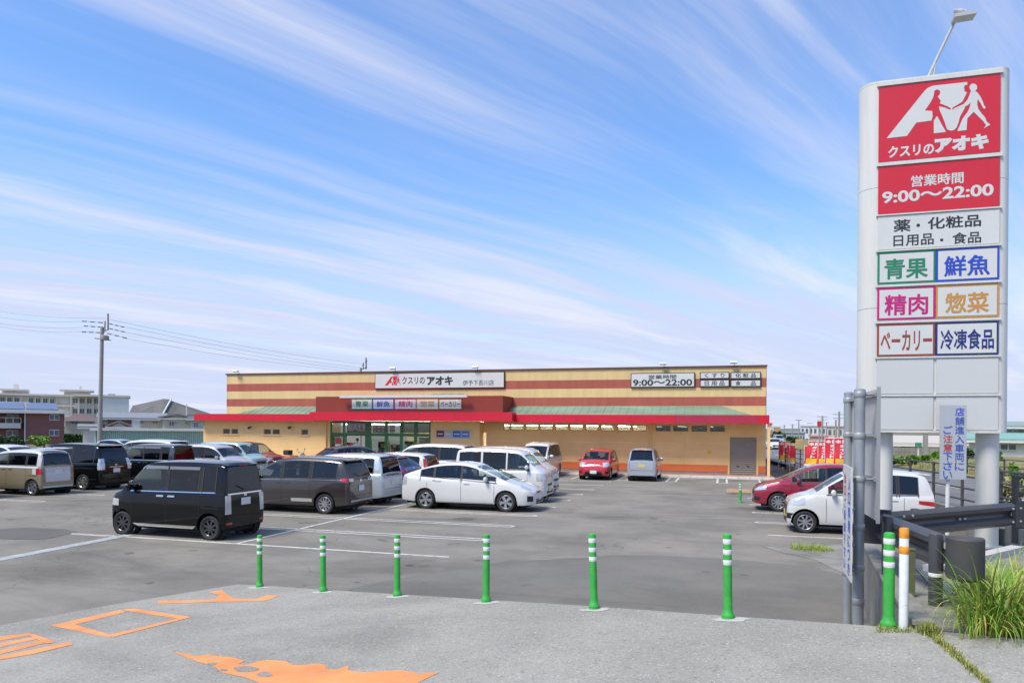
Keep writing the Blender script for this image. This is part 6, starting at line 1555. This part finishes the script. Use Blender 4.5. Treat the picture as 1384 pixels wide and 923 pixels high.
F.box(-4, F.s(28), 0.28, 0.38, bz1 + 0.001, bz1 + 0.08).build('balcony_rail', BW, bal)
window(F, root, F.s(8), F.s(24), bz0 + 0.3, zpx(10, 560, 105), BW, 1.6); window(F, root, F.s(8), F.s(24), zpx(10, 590, 105), zpx(10, 581, 105), BW, 1.6)
# --- school
F = Fac(-60, 101, 230); root = thing('school_building', 'long pale three-storey school block with rows of windows, far left background', 'building', F.P(F.w / 2, 6, 0))
def sy(py): return zpx(60, py, 230)
F.box(0, F.w, 0, 12, -0.3, sy(536)).build('wall', SCH, root); F.box(-1, F.w + 0.6, -1.2, 12.5, sy(536) + 0.01, sy(533.5)).build('roof_slab', SCH, root)
for (y0, y1) in ((539, 546.5), (552, 560), (565, 573)):
    for k in range(19):
        px = -58 + k * 9.6 - (k % 2) * 0.4
        if 80 < px + 4 < 96 or (29 > px > 22): continue
        if px + 7 > 100: continue
        window(F, root, F.s(px + 0.6), F.s(px + 6.6), sy(y1), sy(y0), SCH, 0.0, 1)
    F.box(0, F.w, -0.9, -0.102, sy(y1 + 3.2), sy(y1 + 0.7)).build('ledge', SCH, root)
for k in range(20):
    px = -58.6 + k * 9.6; 
    if px > 80 and px < 90: continue
    F.box(F.s(px - 0.2), F.s(px + 1.0), -0.9, -0.11, -0.2, sy(537)).build('pilaster', SCH, root)
F2 = Fac(101, 176, 224); F2.box(F2.s(101), F2.s(139), 0.5, 12, -.3, sy(536)).build('wall', SCH, root); F2.box(F2.s(138), F2.s(174), -2.0, 12, -.3, zpx(155, 537.5, 224)).build('stair_block', mat('school_pale', (0.62, 0.66, 0.64), 0.8, noise=.06, nscale=.2), root)
F2.box(F2.s(99), F2.s(176), -2.6, 12.5, zpx(155, 537.2, 224), zpx(155, 534.6, 224)).build('roof_slab', SCH, root)
for (y0, y1) in ((539, 546), (552.5, 559.5)):
    for px in (98, 107.5, 117, 127): window(F2, root, F2.s(px), F2.s(px + 6.3), zpx(115, y1, 224), zpx(115, y0, 224), SCH, 0.5, 1)
for px in (95, 105.6, 115.3, 124.8): F2.box(F2.s(px), F2.s(px + 1.5), -0.3, 0.399, -.2, zpx(115, 537, 224)).build('pilaster', SCH, root)
for px0, px1, y0, y1, c0, c1 in ((86, 122, 528.5, 534, 80, 127), (2, 37, 530, 534.5, -1, 38)):
    b = F.box(F.s(px0), F.s(px1), 1, 9, sy(y1), sy(y0)).build('penthouse', SCH, root); F.box(F.s(c0), F.s(c1), -0.5, 10, sy(y0) + 0.01, sy(y0 - 2.2)).build('penthouse_roof', SCH, root)
for px0, px1, y0, y1 in ((17, 23, 521, 526), (107, 110, 521, 526), (146, 156, 530, 533.5)):
    F.box(F.s(px0), F.s(px1), 3, 6, sy(y1) - 0.3, sy(y0)).build('roof_tank', SCH, root)
for (px, py) in ((170, 544), (170, 553)): pass
# --- gymnasium roof
F = Fac(172, 300, 175); root = thing('gymnasium', 'big hall with a dark grey folded roof split by a white ridge line', 'building', F.P(F.w / 2, 8, 0))
zg = lambda px, py: zpx(px, py, 175)
F.box(F.s(174), F.s(300), 0, 20, -.3, zg(200, 567)).build('wall', BW, root)
a = [F.P(F.s(172), -0.5, zg(172, 563)), F.P(F.s(219), -0.5, zg(219, 563)), F.P(F.s(227.5), 8, zg(227.5, 539)), F.P(F.s(217), 8, zg(217, 538.5)), F.P(F.s(174), 8, zg(174, 548))]
MB().prism(a, (0, 0, -0.5)).build('roof', RDARK, root)
a = [F.P(F.s(219.8), -0.5, zg(219.8, 563)), F.P(F.s(300), -0.5, zg(300, 569)), F.P(F.s(298), 8, zg(298, 563)), F.P(F.s(228.2), 8, zg(228.2, 541))]
MB().prism(a, (0, 0, -0.5)).build('roof', RDARK, root)
MB().tube([F.P(F.s(219.4), -0.8, zg(219.4, 561.5)), F.P(F.s(228), 7.8, zg(228, 539))], 0.22, 6).build('ridge_flashing', BW, root)
MB().tube([F.P(F.s(251.5), 2, zg(251.5, 566)), F.P(F.s(251.5), 2, zg(251.5, 546))], 0.12, 6).build('mast', SCH, root)
# --- houses
def house(px0, px1, d, y_eave, y_ridge, wallm, roofm, label, wins, depth=8, along=True, hipped=False, lower=None):
    F = Fac(px0, px1, d); root = thing('house', label, 'house', F.P(F.w / 2, depth / 2, 0)); mid = (px0 + px1) / 2
    ze, zr = zpx(mid, y_eave, d), zpx(mid, y_ridge, d)
    F.box(0, F.w, 0, depth, -.3, ze).build('wall', wallm, root)
    if hipped: F.hip(0, F.w, 0, depth, ze + .01, zr, 0.6).build('roof', roofm, root)
    else:
        F.gable(0, F.w, 0, depth, ze + 0.2, zr, 0.6, along).build('roof', roofm, root)
        if not along: MB().prism([F.P(0, 0.02, ze), F.P(F.w, 0.02, ze), F.P(F.w / 2, 0.02, zr - 0.25)], F.n * (depth - .1)).build('gable', wallm, root)
    F.box(-0.62, F.w + 0.62, -0.72, -0.64, ze - 0.12, ze + 0.02).build('gutter', BW, root)
    for a, b, y0, y1 in wins: window(F, root, F.s(a), F.s(b), zpx(mid, y1, d), zpx(mid, y0, d), BW)
    return root, F
house(220, 258, 96, 565.5, 558.8, BC, RTILE, 'cream gabled house with grey roof beside the shop', [(228.5, 235.5, 569, 576), (236, 240, 569.5, 573), (250, 253.5, 569.5, 573.5)], 9, False)
house(189, 219.6, 99, 567, 557.5, BC, RTILE, 'cream house wing with grey tiled roof above the teal shed', [(190.5, 194, 569, 573), (206, 213, 569, 573)], 8)
house(88, 128, 120, 568, 559, BC, RBROWN, 'tan two-storey house with brown hipped roof behind the utility pole', [(96, 105, 569, 573.5), (121, 124, 569, 575)], 9, True, True)
house(136, 178, 112, 566, 557, mat('house_brick', (0.18, 0.09, 0.07), .85, noise=.15, nscale=1), RTILE, 'house with grey tiled roof and brick-red wall behind the teal shed', [(139, 145, 567, 573)], 9, True)
house(150, 172, 88, 577, 568, BW, RTILE, 'low house with pale tiled gable roof peeking over the teal shed', [], 6, False)
house(112, 131, 90, 578, 573, BW, RTILE, 'small grey-roofed lean-to beside the utility pole', [], 5)
house(258.5, 275, 93, 566.5, 563.5, mat('house_grey', (0.45, 0.47, 0.45), .8), RTILE, 'pale grey house corner with dark blue shutter next to the red eave', [(262, 267.5, 570, 578)], 6)
# --- teal shed with a corrugated wall
F = Fac(128, 290, 62); root = thing('corrugated_shed', 'long teal corrugated metal shed with white eave between lot and houses', 'shed', F.P(F.w / 2, 3, 0))
ze = zpx(200, 582, 62); n = 60
F.box(0, F.w, 0.06, 6, -.3, ze).build('core', TEALC, root)
for k in range(n):
    a0, a1 = F.w * k / n, F.w * (k + 1) / n; w_ = a1 - a0
    MB().add([F.P(a0, 0.05, -.2), F.P(a0 + w_ * .25, -0.02, -.2), F.P(a0 + w_ * .65, -0.02, -.2), F.P(a1 - .01, 0.05, -.2), F.P(a0, 0.05, ze), F.P(a0 + w_ * .25, -0.02, ze), F.P(a0 + w_ * .65, -0.02, ze), F.P(a1 - .01, 0.05, ze)],
             [(0, 1, 5, 4), (1, 2, 6, 5), (2, 3, 7, 6)]).build('wall_sheet', TEALC, root)
F.box(-0.3, F.w, -0.35, 0.1, ze + .005, ze + 0.22).build('eave', BW, root)
MB().prism([F.P(-.3, 0.1, ze + .16), F.P(F.w, 0.1, ze + .16), F.P(F.w, 6.2, ze - .05), F.P(-.3, 6.2, ze - .05)], (0, 0, 0.05)).build('roof', BW, root)
# --- foliage
def bush(name, label, cat, c, rx, ry, rz, n, size, m, seed, trunk=False, blobs=7, group=None):
    r = random.Random(seed); t = thing(name, label, cat, (c.x, c.y, c.z), 0, group); b = MB()
    lobes = [(Vector((r.uniform(-.7, .7) * rx, r.uniform(-.6, .6) * ry, rz * r.uniform(.45, 1.25))), r.uniform(.35, .62)) for _ in range(blobs)]
    for k in range(n):
        l, s = r.choice(lobes)
        d = Vector((r.gauss(0, 1), r.gauss(0, 1), r.gauss(0, 1))).normalized() * (r.random() ** 0.35)
        p = l + Vector((d.x * rx, d.y * ry, d.z * rz)) * s
        if p.z < 0.02: p.z = r.uniform(0.02, .3) * rz
        u = Vector((r.gauss(0, 1), r.gauss(0, 1), r.gauss(0, .7))).normalized(); v = u.cross(Vector((r.gauss(0, 1), r.gauss(0, 1), r.gauss(0, 1)))).normalized()
        w = size * r.uniform(.6, 1.4); b.add([p - u * w, p + v * w * .5, p + u * w, p - v * w * .5], [(0, 1, 2, 3)])
    b.build('crown', m, t, world=False)
    MB().tube([(0, 0, -.1), (0.02 * rx, 0, rz * .5), (0.1 * rx, 0, rz * .95)], [0.05 * rx + .03, 0.035 * rx + .02, 0.012 * rx + .01], 7).build('trunk', mat('bark', (0.09, 0.07, 0.05), .9), t, world=False)
    for q in range(3):
        a = q * 2.1; MB().tube([(0, 0, rz * .25), (math.cos(a) * rx * .5, math.sin(a) * ry * .5, rz * .8)], [0.025 * rx + .01, 0.008 * rx + .006], 5).build('branch', MATS['bark'], t, world=False)
    return t
for px0, px1, py, d, m, lab, sd in ((43, 76, 590.5, 88, LEAFA, 'bright green rounded shrub in front of the brown apartment block', 1), (10, 30, 590, 90, LEAFB, 'dark green shrub left of the bright rounded shrub', 2), (-6, 9, 590.5, 92, LEAFB, 'dark shrub at the left frame edge below the balcony', 3)):
    a, b = at(px0, 600, d), at(px1, 600, d); c = (a + b) / 2; c.z = -.2; h = zpx(px0, py, d) + .2
    bush('shrub', lab, 'shrub', c, (b - a).length / 2 * 1.05, (b - a).length / 2.4, h * .72, 1500, .16, m, sd, group='shrubs beyond the car park')
F = Fac(86, 128, 92); zh = zpx(105, 587.5, 92); t = thing('hedge', 'clipped dark green hedge below the tan house', 'hedge', F.P(F.w / 2, .5, 0)); b = MB(); r = random.Random(5)
for k in range(2600):
    p = F.P(r.uniform(0, F.w), r.choice((r.uniform(-.1, .1), r.uniform(0, 1.2))), r.uniform(0, zh + .1)); 
    u = Vector((r.gauss(0, 1), r.gauss(0, 1), r.gauss(0, 1))).normalized(); v = u.cross(Vector((r.gauss(0, 1), r.gauss(0, 1), 1))).normalized(); w = .14
    b.add([p - u * w, p + v * w * .6, p + u * w, p - v * w * .6], [(0, 1, 2, 3)])
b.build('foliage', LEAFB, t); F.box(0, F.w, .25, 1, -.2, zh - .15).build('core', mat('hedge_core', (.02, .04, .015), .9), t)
# --- utility poles and wires
POLE = mat('concrete_pole', (0.27, 0.26, 0.24), .85, noise=.1, nscale=2); INS = mat('insulator', (0.05, 0.05, 0.055), .5)
def upole(px, py_top, py_base, d, r, label, arms=(), lean=0.0):
    a = at(px, 578, d); h = zpx(px, py_top, d); t = thing('utility_pole', label, 'utility pole', (a.x, a.y, -.2), 0, 'utility poles')
    tx = at(px + lean, 578, d) - a
    MB().tube([(a.x, a.y, -.2), (a.x + tx.x, a.y + tx.y, h)], [r, r * .72], 12).build('pole', POLE, t, smooth=50)
    for py, w, th in arms:
        z = zpx(px, py, d); e = Vector((math.cos(YAW), math.sin(YAW), 0)) * w * .55; th *= .6
        MB().tube([(a.x + tx.x - e.x, a.y + tx.y - e.y, z), (a.x + tx.x + e.x, a.y + tx.y + e.y, z)], th, 5).build('cross_arm', INS, t)
    return t, a, tx
D1 = 58
up, ua, ux_ = upole(134.5, 442, 598, D1, .19, 'tall concrete utility pole with wires left of the shop', lean=2.6)
zz1 = lambda py: zpx(137, py, D1)
def upart(n, b, m=INS): b.build(n, m, up)
P_ = lambda px, py, dd=0.0: at(px, py, D1 + dd)
upart('top_mast', MB().tube([P_(146, 446), P_(146, 424)], .07, 6), POLE)
upart('mast_arm', MB().tube([P_(137, 448), P_(147, 445.5)], .05, 5), POLE); upart('mast_arm', MB().tube([P_(141.5, 449), P_(142, 434)], .06, 5), POLE)
for pts in (((111, 434), (139, 436)), ((113.5, 440.5), (138, 442)), ((111, 448.5), (136, 449.5)), ((148, 437.5), (167.5, 442)), ((148, 444), (168, 448.5)), ((145, 450.5), (171, 457))):
    (x0, y0), (x1, y1) = pts
    ln = MB().tube([P_(x0, y0), P_(x1, y1)], .014, 5); upart('jumper_wire', ln)
    for f0, f1 in ((0, .2), (.4, .58), (.78, 1)):
        upart('insulator', MB().tube([P_(x0 + (x1 - x0) * f0, y0 + (y1 - y0) * f0), P_(x0 + (x1 - x0) * f1, y0 + (y1 - y0) * f1)], .055, 6))
upart('transformer', MB().lathe([(.001, 0), (.3, .02), (.32, .1), (.32, .34), (.2, .42), (.001, .44)], 14, tuple(P_(141.5, 460))), POLE)
upart('cross_arm', MB().tube([P_(128, 457), P_(150, 460)], .04, 5))
WIRE = mat('wire', (0.05, 0.05, 0.06), .6)
def wire(label, pts, r=.007):
    """pts: pixel, depth triples; the wire sags between them"""
    q = [at(*p) for p in pts]; out = []
    for a, b in zip(q, q[1:]):
        for k in range(12): t_ = k / 12; p = a.lerp(b, t_); p.z -= 0.6 * 4 * t_ * (1 - t_) * 0.5; out.append(p)
    out.append(q[-1]); t = thing('power_line', label, 'power line', tuple(out[0]), 0, 'power lines'); MB().tube(out, r, 4).build('cable', WIRE, t)
for i, (yl, y0, yr) in enumerate(((417.5, 430.5, 488), (425, 434.5, 494), (434, 442.5, 497), (438, 448.5, 500))):
    wire('thin power line %s of the four running left from the utility pole' % ('topmost', 'second', 'third', 'lowest')[i], [(-30, yl - 2, D1 + 4), (112 if i else 144, y0 if i else 430, D1)])
    wire('thin power line %s of the four running from the utility pole behind the shop' % ('topmost', 'second', 'third', 'lowest')[i], [(167 if i else 148, (432, 441.5, 448.5, 457)[i], D1), (489 - i, (492, 497, 500, 503)[i], 96)], .010)
# pole behind the shop roof
up2, a2, t2 = upole(487, 497, 600, 96, .2, 'utility pole head showing above the shop roof near the white sign'); a_ = lambda px, py: at(px, py, 96)
for p, q, rr_ in (((494.8, 499), (494.8, 483.5), .08), ((487, 500), (496, 496), .07), ((491, 499), (491, 490), .06), ((493.5, 489), (496.5, 488), .08), ((489.5, 494), (492, 493), .08)): MB().tube([a_(*p), a_(*q)], rr_, 6).build('bracket', INS, up2)
# --- right background: houses, poles, far shops
house(1200, 1272, 62, 601, 588.5, mat('house_offwhite', (.55, .53, .47), .85, noise=.1, nscale=.5), mat('beige_roof', (.46, .43, .37), .8), 'low off-white shed house with pale roof behind the pylon columns', [(1218, 1232, 600, 607)], 8)
house(1310, 1440, 58, 596, 585, BW, mat('teal_roof', (.20, .36, .31), .6, noise=.1, nscale=1), 'white house with teal metal roof right of the pylon', [(1352, 1374, 599, 608.5)], 8)
house(1352, 1440, 66, 578, 569, mat('house_taupe', (.33, .31, .29), .85), mat('moss_roof', (.22, .30, .26), .7), 'taller taupe house with green roof cap at the right frame edge', [(1362, 1376, 581, 585)], 8)
house(1272, 1306, 75, 600, 593, BW, RTILE, 'white far house with dark tiled roof between the pylon columns', [(1300, 1304, 603, 610)], 7)
t = thing('block_wall', 'grey concrete block wall below the off-white shed house', 'wall', at(1230, 612, 56)); F = Fac(1200, 1300, 56); zt = zpx(1240, 604.5, 56); zl_ = 0.3
for i in range(3):
    for k in range(26):
        F.box(F.w * k / 26 + .01, F.w * (k + 1) / 26 - .01, 0, .15, zl_ + (zt - zl_) * i / 3 + .008, zl_ + (zt - zl_) * (i + 1) / 3 - .008).build('block', CONC, t)
F.box(0, F.w, .03, .12, 0, zt - .01).build('mortar', CONC, t)
for px, d, h0, lab in ((1251, 52, 586, 'pale square roadside post between the pylon columns'),):
    a = at(px, 578, d); t = thing('roadside_post', lab, 'post', (a.x, a.y, .3)); MB().box(a.x - .14, a.x + .14, a.y - .14, a.y + .14, .2, zpx(px, h0, d)).build('post', POLE, t); MB().box(a.x - .16, a.x + .16, a.y - .16, a.y + .16, zpx(px, h0, d), zpx(px, h0, d) + .06).build('cap', POLE, t)
a = at(1241.5, 578, 50); t = thing('guide_sign', 'small green guide sign on a post between the pylon columns', 'sign', (a.x, a.y, .4)); MB().tube([(a.x, a.y, .2), (a.x, a.y, zpx(1241, 598, 50))], .05, 8).build('post', WHITE, t)
p, q = at(1237, 598, 49.9), at(1246, 603.5, 49.9); MB().prism([(p.x, p.y, q.z), (q.x, q.y, q.z), (q.x, q.y, p.z), (p.x, p.y, p.z)], (0, .04, 0)).build('panel', mat('sign_green', (.05, .25, .17), .5), t)
# weedy verge plants
for i, (px, py, d, w, h, m) in enumerate(((1222, 621, 44, 14, 9, LEAFA), (1245, 620, 46, 12, 8, LEAFA), (1268, 616, 50, 7, 10, LEAFA), (1309, 617, 50, 8, 14, LEAFB), (1349, 622, 46, 11, 16, LEAFA), (1380, 650, 22, 14, 40, LEAFA), (1365, 690, 17.5, 14, 40, mat('leaf_straw', (.28, .27, .12), .7, noise=.3, nscale=2)), (1208, 622, 45, 8, 7, LEAFB), (1070, 606, 120, 8, 9, LEAFB), (1052, 598, 150, 9, 12, LEAFB))):
    c = at(px, py, d); c.z = max(.15, min(c.z, .6)) if d > 30 else TZ - .3
    bush('shrub', 'leafy shrub on the verge beyond the street, %s' % ('below the shed house', 'beside the guide sign', 'yellow-green by the grey notice', 'dark by the right column', 'bright, right of the right column', 'at the right frame edge', 'straw-coloured behind the railing', 'left behind the left column', 'far, behind the banners', 'far, beside the shop corner')[i], 'shrub', c,
         w * d / F_PX, w * d / F_PX * .7, h * d / F_PX * .75, 700, .05 + .0022 * d, m, 40 + i, group='verge shrubs')
# vertical flecks: tall dry grass on the verge
b = MB(); r = random.Random(9)
for k in range(2600):
    v = r.uniform(24, 48); x = fx(v) + 5.6 + v * .02 + r.uniform(0, 3.5); blade(b, (x, v, sz(v) + 0.05 + .17 * min(1, (x - fx(v) - 5.4 - v * .02) / 2)), r.uniform(0, 6.3), r.uniform(.15, .5), .02, r.uniform(.3, 1.6), 3)
o = b.build('verge_grass', mat('verge_blade', (.27, .27, .09), .7, noise=.3, nscale=.8)); tag(o, 'tall half-dry grass growing on the verge beyond the street', 'grass', kind='stuff')
# far town
for i, (px, yt, d, r_, lab, arms) in enumerate(((1095, 577, 150, .18, 'far utility pole in front of the pale apartment block', ((572, 1.2, .07),)), (1111.5, 562, 120, .18, 'far utility pole beside the red square sign', ((563, 1.6, .06), (567, 1.6, .06))), (1134, 556, 105, .18, 'tallest far utility pole just left of the galvanised poles', ((560, 1.7, .05), (565, 1.6, .05))), (1129.5, 567, 110, .16, 'shorter dark pole next to the tallest far pole', ()), (1071, 573, 170, .16, 'thin far pole above the left banners', ((575, 1.0, .06),)), (1060, 574, 190, .16, 'thin far pole near the shop corner', ((575.5, 1.2, .06),)), (1117, 571, 160, .15, 'far lamp pole right of the red square sign', ((571, 1.0, .06),)), (1079.5, 568, 175, .17, 'far pole with a row of lamps', ((567.5, 1.5, .1),)))):
    upole(px, yt, 600, d, r_, lab, arms)
def far_block(px0, px1, yt, d, m, label, rows_, cols, wh=.5, roofm=None):
    F = Fac(px0, px1, d); t = thing('far_building', label, 'building', F.P(F.w / 2, 5, 0)); zt = zpx((px0 + px1) / 2, yt, d); F.box(0, F.w, 0, 10, -.3, zt).build('wall', m, t)
    F.box(-.3, F.w + .3, -.3, 10.3, zt + .005, zt + .4).build('roof', roofm or m, t)
    for i in range(rows_):
        for k in range(cols):
            z1 = zt - .7 - i * 3.1; window(F, t, F.w * (k + .2) / cols, F.w * (k + .8) / cols, z1 - 1.6, z1, m, 0, 0)
    return t
far_block(1082, 1122, 576, 230, mat('far_pale', (.60, .60, .60), .85), 'far pale flat-roofed block behind the banners', 3, 7)
far_block(1118, 1175, 577, 200, mat('far_beige', (.50, .47, .40), .85), 'far beige open car deck building beside the poles', 3, 8)
far_block(1055, 1088, 585, 210, mat('far_grey', (.34, .36, .38), .85), 'far low grey shop with dark windows behind the left banners', 1, 9)
far_block(1040, 1054, 578, 190, mat('far_shop', (.44, .40, .38), .85), 'far shop with colourful signs beside the shop corner', 2, 3)
far_block(1094, 1119, 590, 170, mat('far_pinkish', (.5, .30, .28), .85), 'far pinkish low roof in front of the pale block', 1, 5)
for i, (px, py, w, h, d, c, lab) in enumerate(((1107.5, 572.5, 5.5, 7, 118, (.55, .03, .04), 'far red square shop sign on a pole'), (1050.5, 581, 5, 5, 150, (.6, .3, .05), 'far orange sign beside the shop corner'), (1043.5, 579, 5, 4, 150, (.6, .58, .6), 'far white and violet sign beside the shop corner'), (1042, 573, 4, 3, 160, (.5, .08, .06), 'far red roof sign beside the shop corner'), (1080, 598, 9, 9, 110, (.55, .5, .48), 'far pale billboard with orange top behind the banners'))):
    a = at(px, py, d); e = Vector((math.cos(YAW), math.sin(YAW), 0)) * (w * d / F_PX / 2); t = thing('far_sign', lab, 'sign', (a.x, a.y, 0)); z0, z1 = zpx(px, py + h / 2, d), zpx(px, py - h / 2, d)
    MB().prism([a - e + Vector((0, 0, z0 - a.z)), a + e + Vector((0, 0, z0 - a.z)), a + e + Vector((0, 0, z1 - a.z)), a - e + Vector((0, 0, z1 - a.z))], (0, .3, 0)).build('panel', mat('far_sign_%d' % i, c, .6), t)
    MB().tube([(a.x, a.y + .15, -.2), (a.x, a.y + .15, z0)], .12, 6).build('post', POLE, t)
    if i == 4: MB().prism([a - e * .9 + Vector((0, -.05, z1 - a.z - .8)), a + e * .9 + Vector((0, -.05, z1 - a.z - .8)), a + e * .9 + Vector((0, -.05, z1 - a.z - .1)), a - e * .9 + Vector((0, -.05, z1 - a.z - .1))], (0, .04, 0)).build('print', mat('far_print', (.6, .33, .1), .6), t)
for i, (px, py, d, pm, s_) in enumerate(((1046, 606, 95, P_WHITE, COMPACT), (1052, 603, 125, P_SILVER, KTALL))):
    c = at(px, py, d); car(s_, ('far white car in the street beside the shop corner', 'far silver car in the street behind the white one')[i], (c.x, c.y, .0), SO + .1, pm, simple=True, group='cars in the street')
# hills at the horizon
rows = []
for k in range(41):
    a = R_(-75 + 150 * k / 40); rr_ = random.Random(k * 3 + 1); h = 38 + 26 * math.sin(k * .7) + 14 * rr_.random() - (20 if 14 < k < 24 else 0)
    rows.append([(2600 * math.sin(a - YAW), 2600 * math.cos(a - YAW), -1), (2900 * math.sin(a - YAW), 2900 * math.cos(a - YAW), max(6, h * .35))])
o = MB().grid(rows).build('hills', mat('hill_green', (.10, .14, .13), .9, noise=.2, nscale=.01), smooth=60); o['kind'] = 'structure'
# ================================================================== scooter and shopper
c = atY(402, 622, 39.55); sx_ = c.x
t = thing('scooter', 'small motor scooter with black top box parked against the cream wall', 'scooter', (sx_, 39.4, 0), R_(-8))
def scp(n, b, m, par=t, **k): return b.build(n, m, par, world=False, **k)
for x, nm in ((.60, 'wheel'), (-.58, 'wheel')):
    w = scp(nm, MB().lathe([(.13, -.03), (.20, -.035), (.25, -.025), (.27, 0), (.25, .025), (.20, .035), (.13, .03)], 20, (x, 0, .27), 'Y'), TYRE, smooth=50); scp('hub', MB().lathe([(.001, -.04), (.07, -.04), (.07, .04), (.001, .04)], 12, (x, 0, .27), 'Y'), RIM, w)
    for k in range(8): a = k * math.pi / 4; scp('spoke', MB().tube([(x, 0, .27), (x + .2 * math.cos(a), 0, .27 + .2 * math.sin(a))], .006, 4), RIM, w)
SCM = mat('scooter_cream', (.50, .50, .44), .35, coat=.6)
scp('leg_shield', MB().prism([(.42, -.2, .35), (.50, -.16, .8), (.46, -.08, .92), (.40, -.16, .8), (.30, -.2, .35)], (0, .4, 0)), SCM, bevel=.03)
scp('frame', MB().tube([(.45, 0, .85), (.3, 0, .45), (-.1, 0, .42), (-.45, 0, .6)], .05, 8), SCM); scp('engine', bx(-.12, .22, -.1, .1, .2, .42), RIMD, bevel=.03); scp('fork', MB().tube([(.48, .06, .9), (.60, .07, .27)], .022, 6), RIM); scp('fork', MB().tube([(.48, -.06, .9), (.60, -.07, .27)], .022, 6), RIM)
scp('fender', MB().tube([(.80, 0, .45), (.66, 0, .58), (.50, 0, .56), (.36, 0, .42)], .05, 6), SCM); scp('rear_fender', MB().tube([(-.30, 0, .52), (-.55, 0, .58), (-.82, 0, .42)], .06, 6), SCM); scp('seat', MB().prism([(.02, -.12, .68), (.06, -.1, .76), (-.40, -.13, .80), (-.42, -.14, .70)], (0, .25, 0)), SEATM, bevel=.03)
scp('handlebar', MB().tube([(.36, -.33, 1.02), (.44, -.12, .98), (.44, .12, .98), (.36, .33, 1.02)], .014, 6), RIM); scp('headlight', MB().lathe([(.001, .09), (.07, .08), (.09, 0), (.05, -.09)], 12, (.50, 0, .93), 'X'), LAMPC)
for s in (-1, 1): scp('mirror', MB().tube([(.40, s * .26, 1.0), (.40, s * .30, 1.14), (.40, s * .34, 1.18)], [.008, .008, .05], 8), TRIM)
scp('top_box', bx(-.88, -.44, -.2, .2, .80, 1.10), BLACK, bevel=.03); scp('rack', bx(-.85, -.40, -.12, .12, .78, .80), RIM); scp('exhaust', MB().tube([(.1, -.13, .25), (-.3, -.15, .26), (-.75, -.16, .30)], [.02, .045, .04], 8), CHROME)
scp('side_stand', MB().tube([(-.05, .08, .24), (-.08, .24, .0)], .012, 5), RIMD)
# shopper leaving through the open door
pc = atY(483.5, 610, YG - .15); px_ = pc.x
t = thing('person', 'person in a pale grey top and dark trousers stepping out of the shop door', 'person', (px_, YG - .2, WZ), R_(180))
def skin(name, verts, edges, m, par):
    me = bpy.data.meshes.new(name); me.from_pydata([v[:3] for v in verts], edges, []); o = bpy.data.objects.new(name, me); COL.objects.link(o); o.parent = par
    sk = o.modifiers.new('skin', 'SKIN'); sk.use_smooth_shade = True
    for i, v in enumerate(verts): me.skin_vertices[0].data[i].radius = (v[3], v[4] if len(v) > 4 else v[3]); me.skin_vertices[0].data[i].use_root = (i == 0)
    su = o.modifiers.new('sub', 'SUBSURF'); su.levels = su.render_levels = 2; me.materials.append(m); return o
SKINM = mat('skin', (.50, .30, .22), .6); TOP = mat('grey_top', (.50, .50, .50), .9); TRO = mat('dark_trousers', (.03, .03, .04), .9); HAIR = mat('dark_hair', (.02, .016, .014), .7)
V_ = [(0, 0, .90, .14, .11), (0, 0, 1.10, .14, .10), (0, 0, 1.34, .17, .11), (0, 0, 1.44, .07), (0, .01, 1.50, .055), (0, .02, 1.58, .085, .095), (0, .01, 1.67, .075, .09), (.19, 0, 1.38, .06), (.24, .02, 1.12, .045), (.22, .14, .92, .036), (.21, .2, .86, .035),
      (-.19, 0, 1.38, .06), (-.25, -.02, 1.12, .045), (-.24, .08, .90, .036), (-.235, .12, .83, .035), (.09, 0, .80, .085), (.10, .05, .46, .06), (.10, -.02, .10, .045), (.10, .08, .05, .04), (-.09, 0, .80, .085), (-.10, .1, .46, .06), (-.10, .12, .10, .045), (-.10, .22, .05, .04)]
Ed = [(0, 1), (1, 2), (2, 3), (3, 4), (4, 5), (5, 6), (2, 7), (7, 8), (8, 9), (9, 10), (2, 11), (11, 12), (12, 13), (13, 14), (0, 15), (15, 16), (16, 17), (17, 18), (0, 19), (19, 20), (20, 21), (21, 22)]
skin('body', V_, Ed, SKINM, t)
gro = lambda ids, k: [(*V_[i][:3], V_[i][3] * k + .012, (V_[i][4] if len(V_[i]) > 4 else V_[i][3]) * k + .012) for i in ids]
skin('top', gro((0, 1, 2, 7, 8, 11, 12), 1.06), [(0, 1), (1, 2), (2, 3), (3, 4), (2, 5), (5, 6)], TOP, t)
skin('trousers', gro((0, 15, 16, 17, 19, 20, 21), 1.05), [(0, 1), (1, 2), (2, 3), (0, 4), (4, 5), (5, 6)], TRO, t)
MB().lathe([(.001, .13), (.06, .12), (.095, .07), (.10, .0), (.09, -.06)], 14, (0, -.005, 1.64)).build('hair', HAIR, t, smooth=60, world=False)
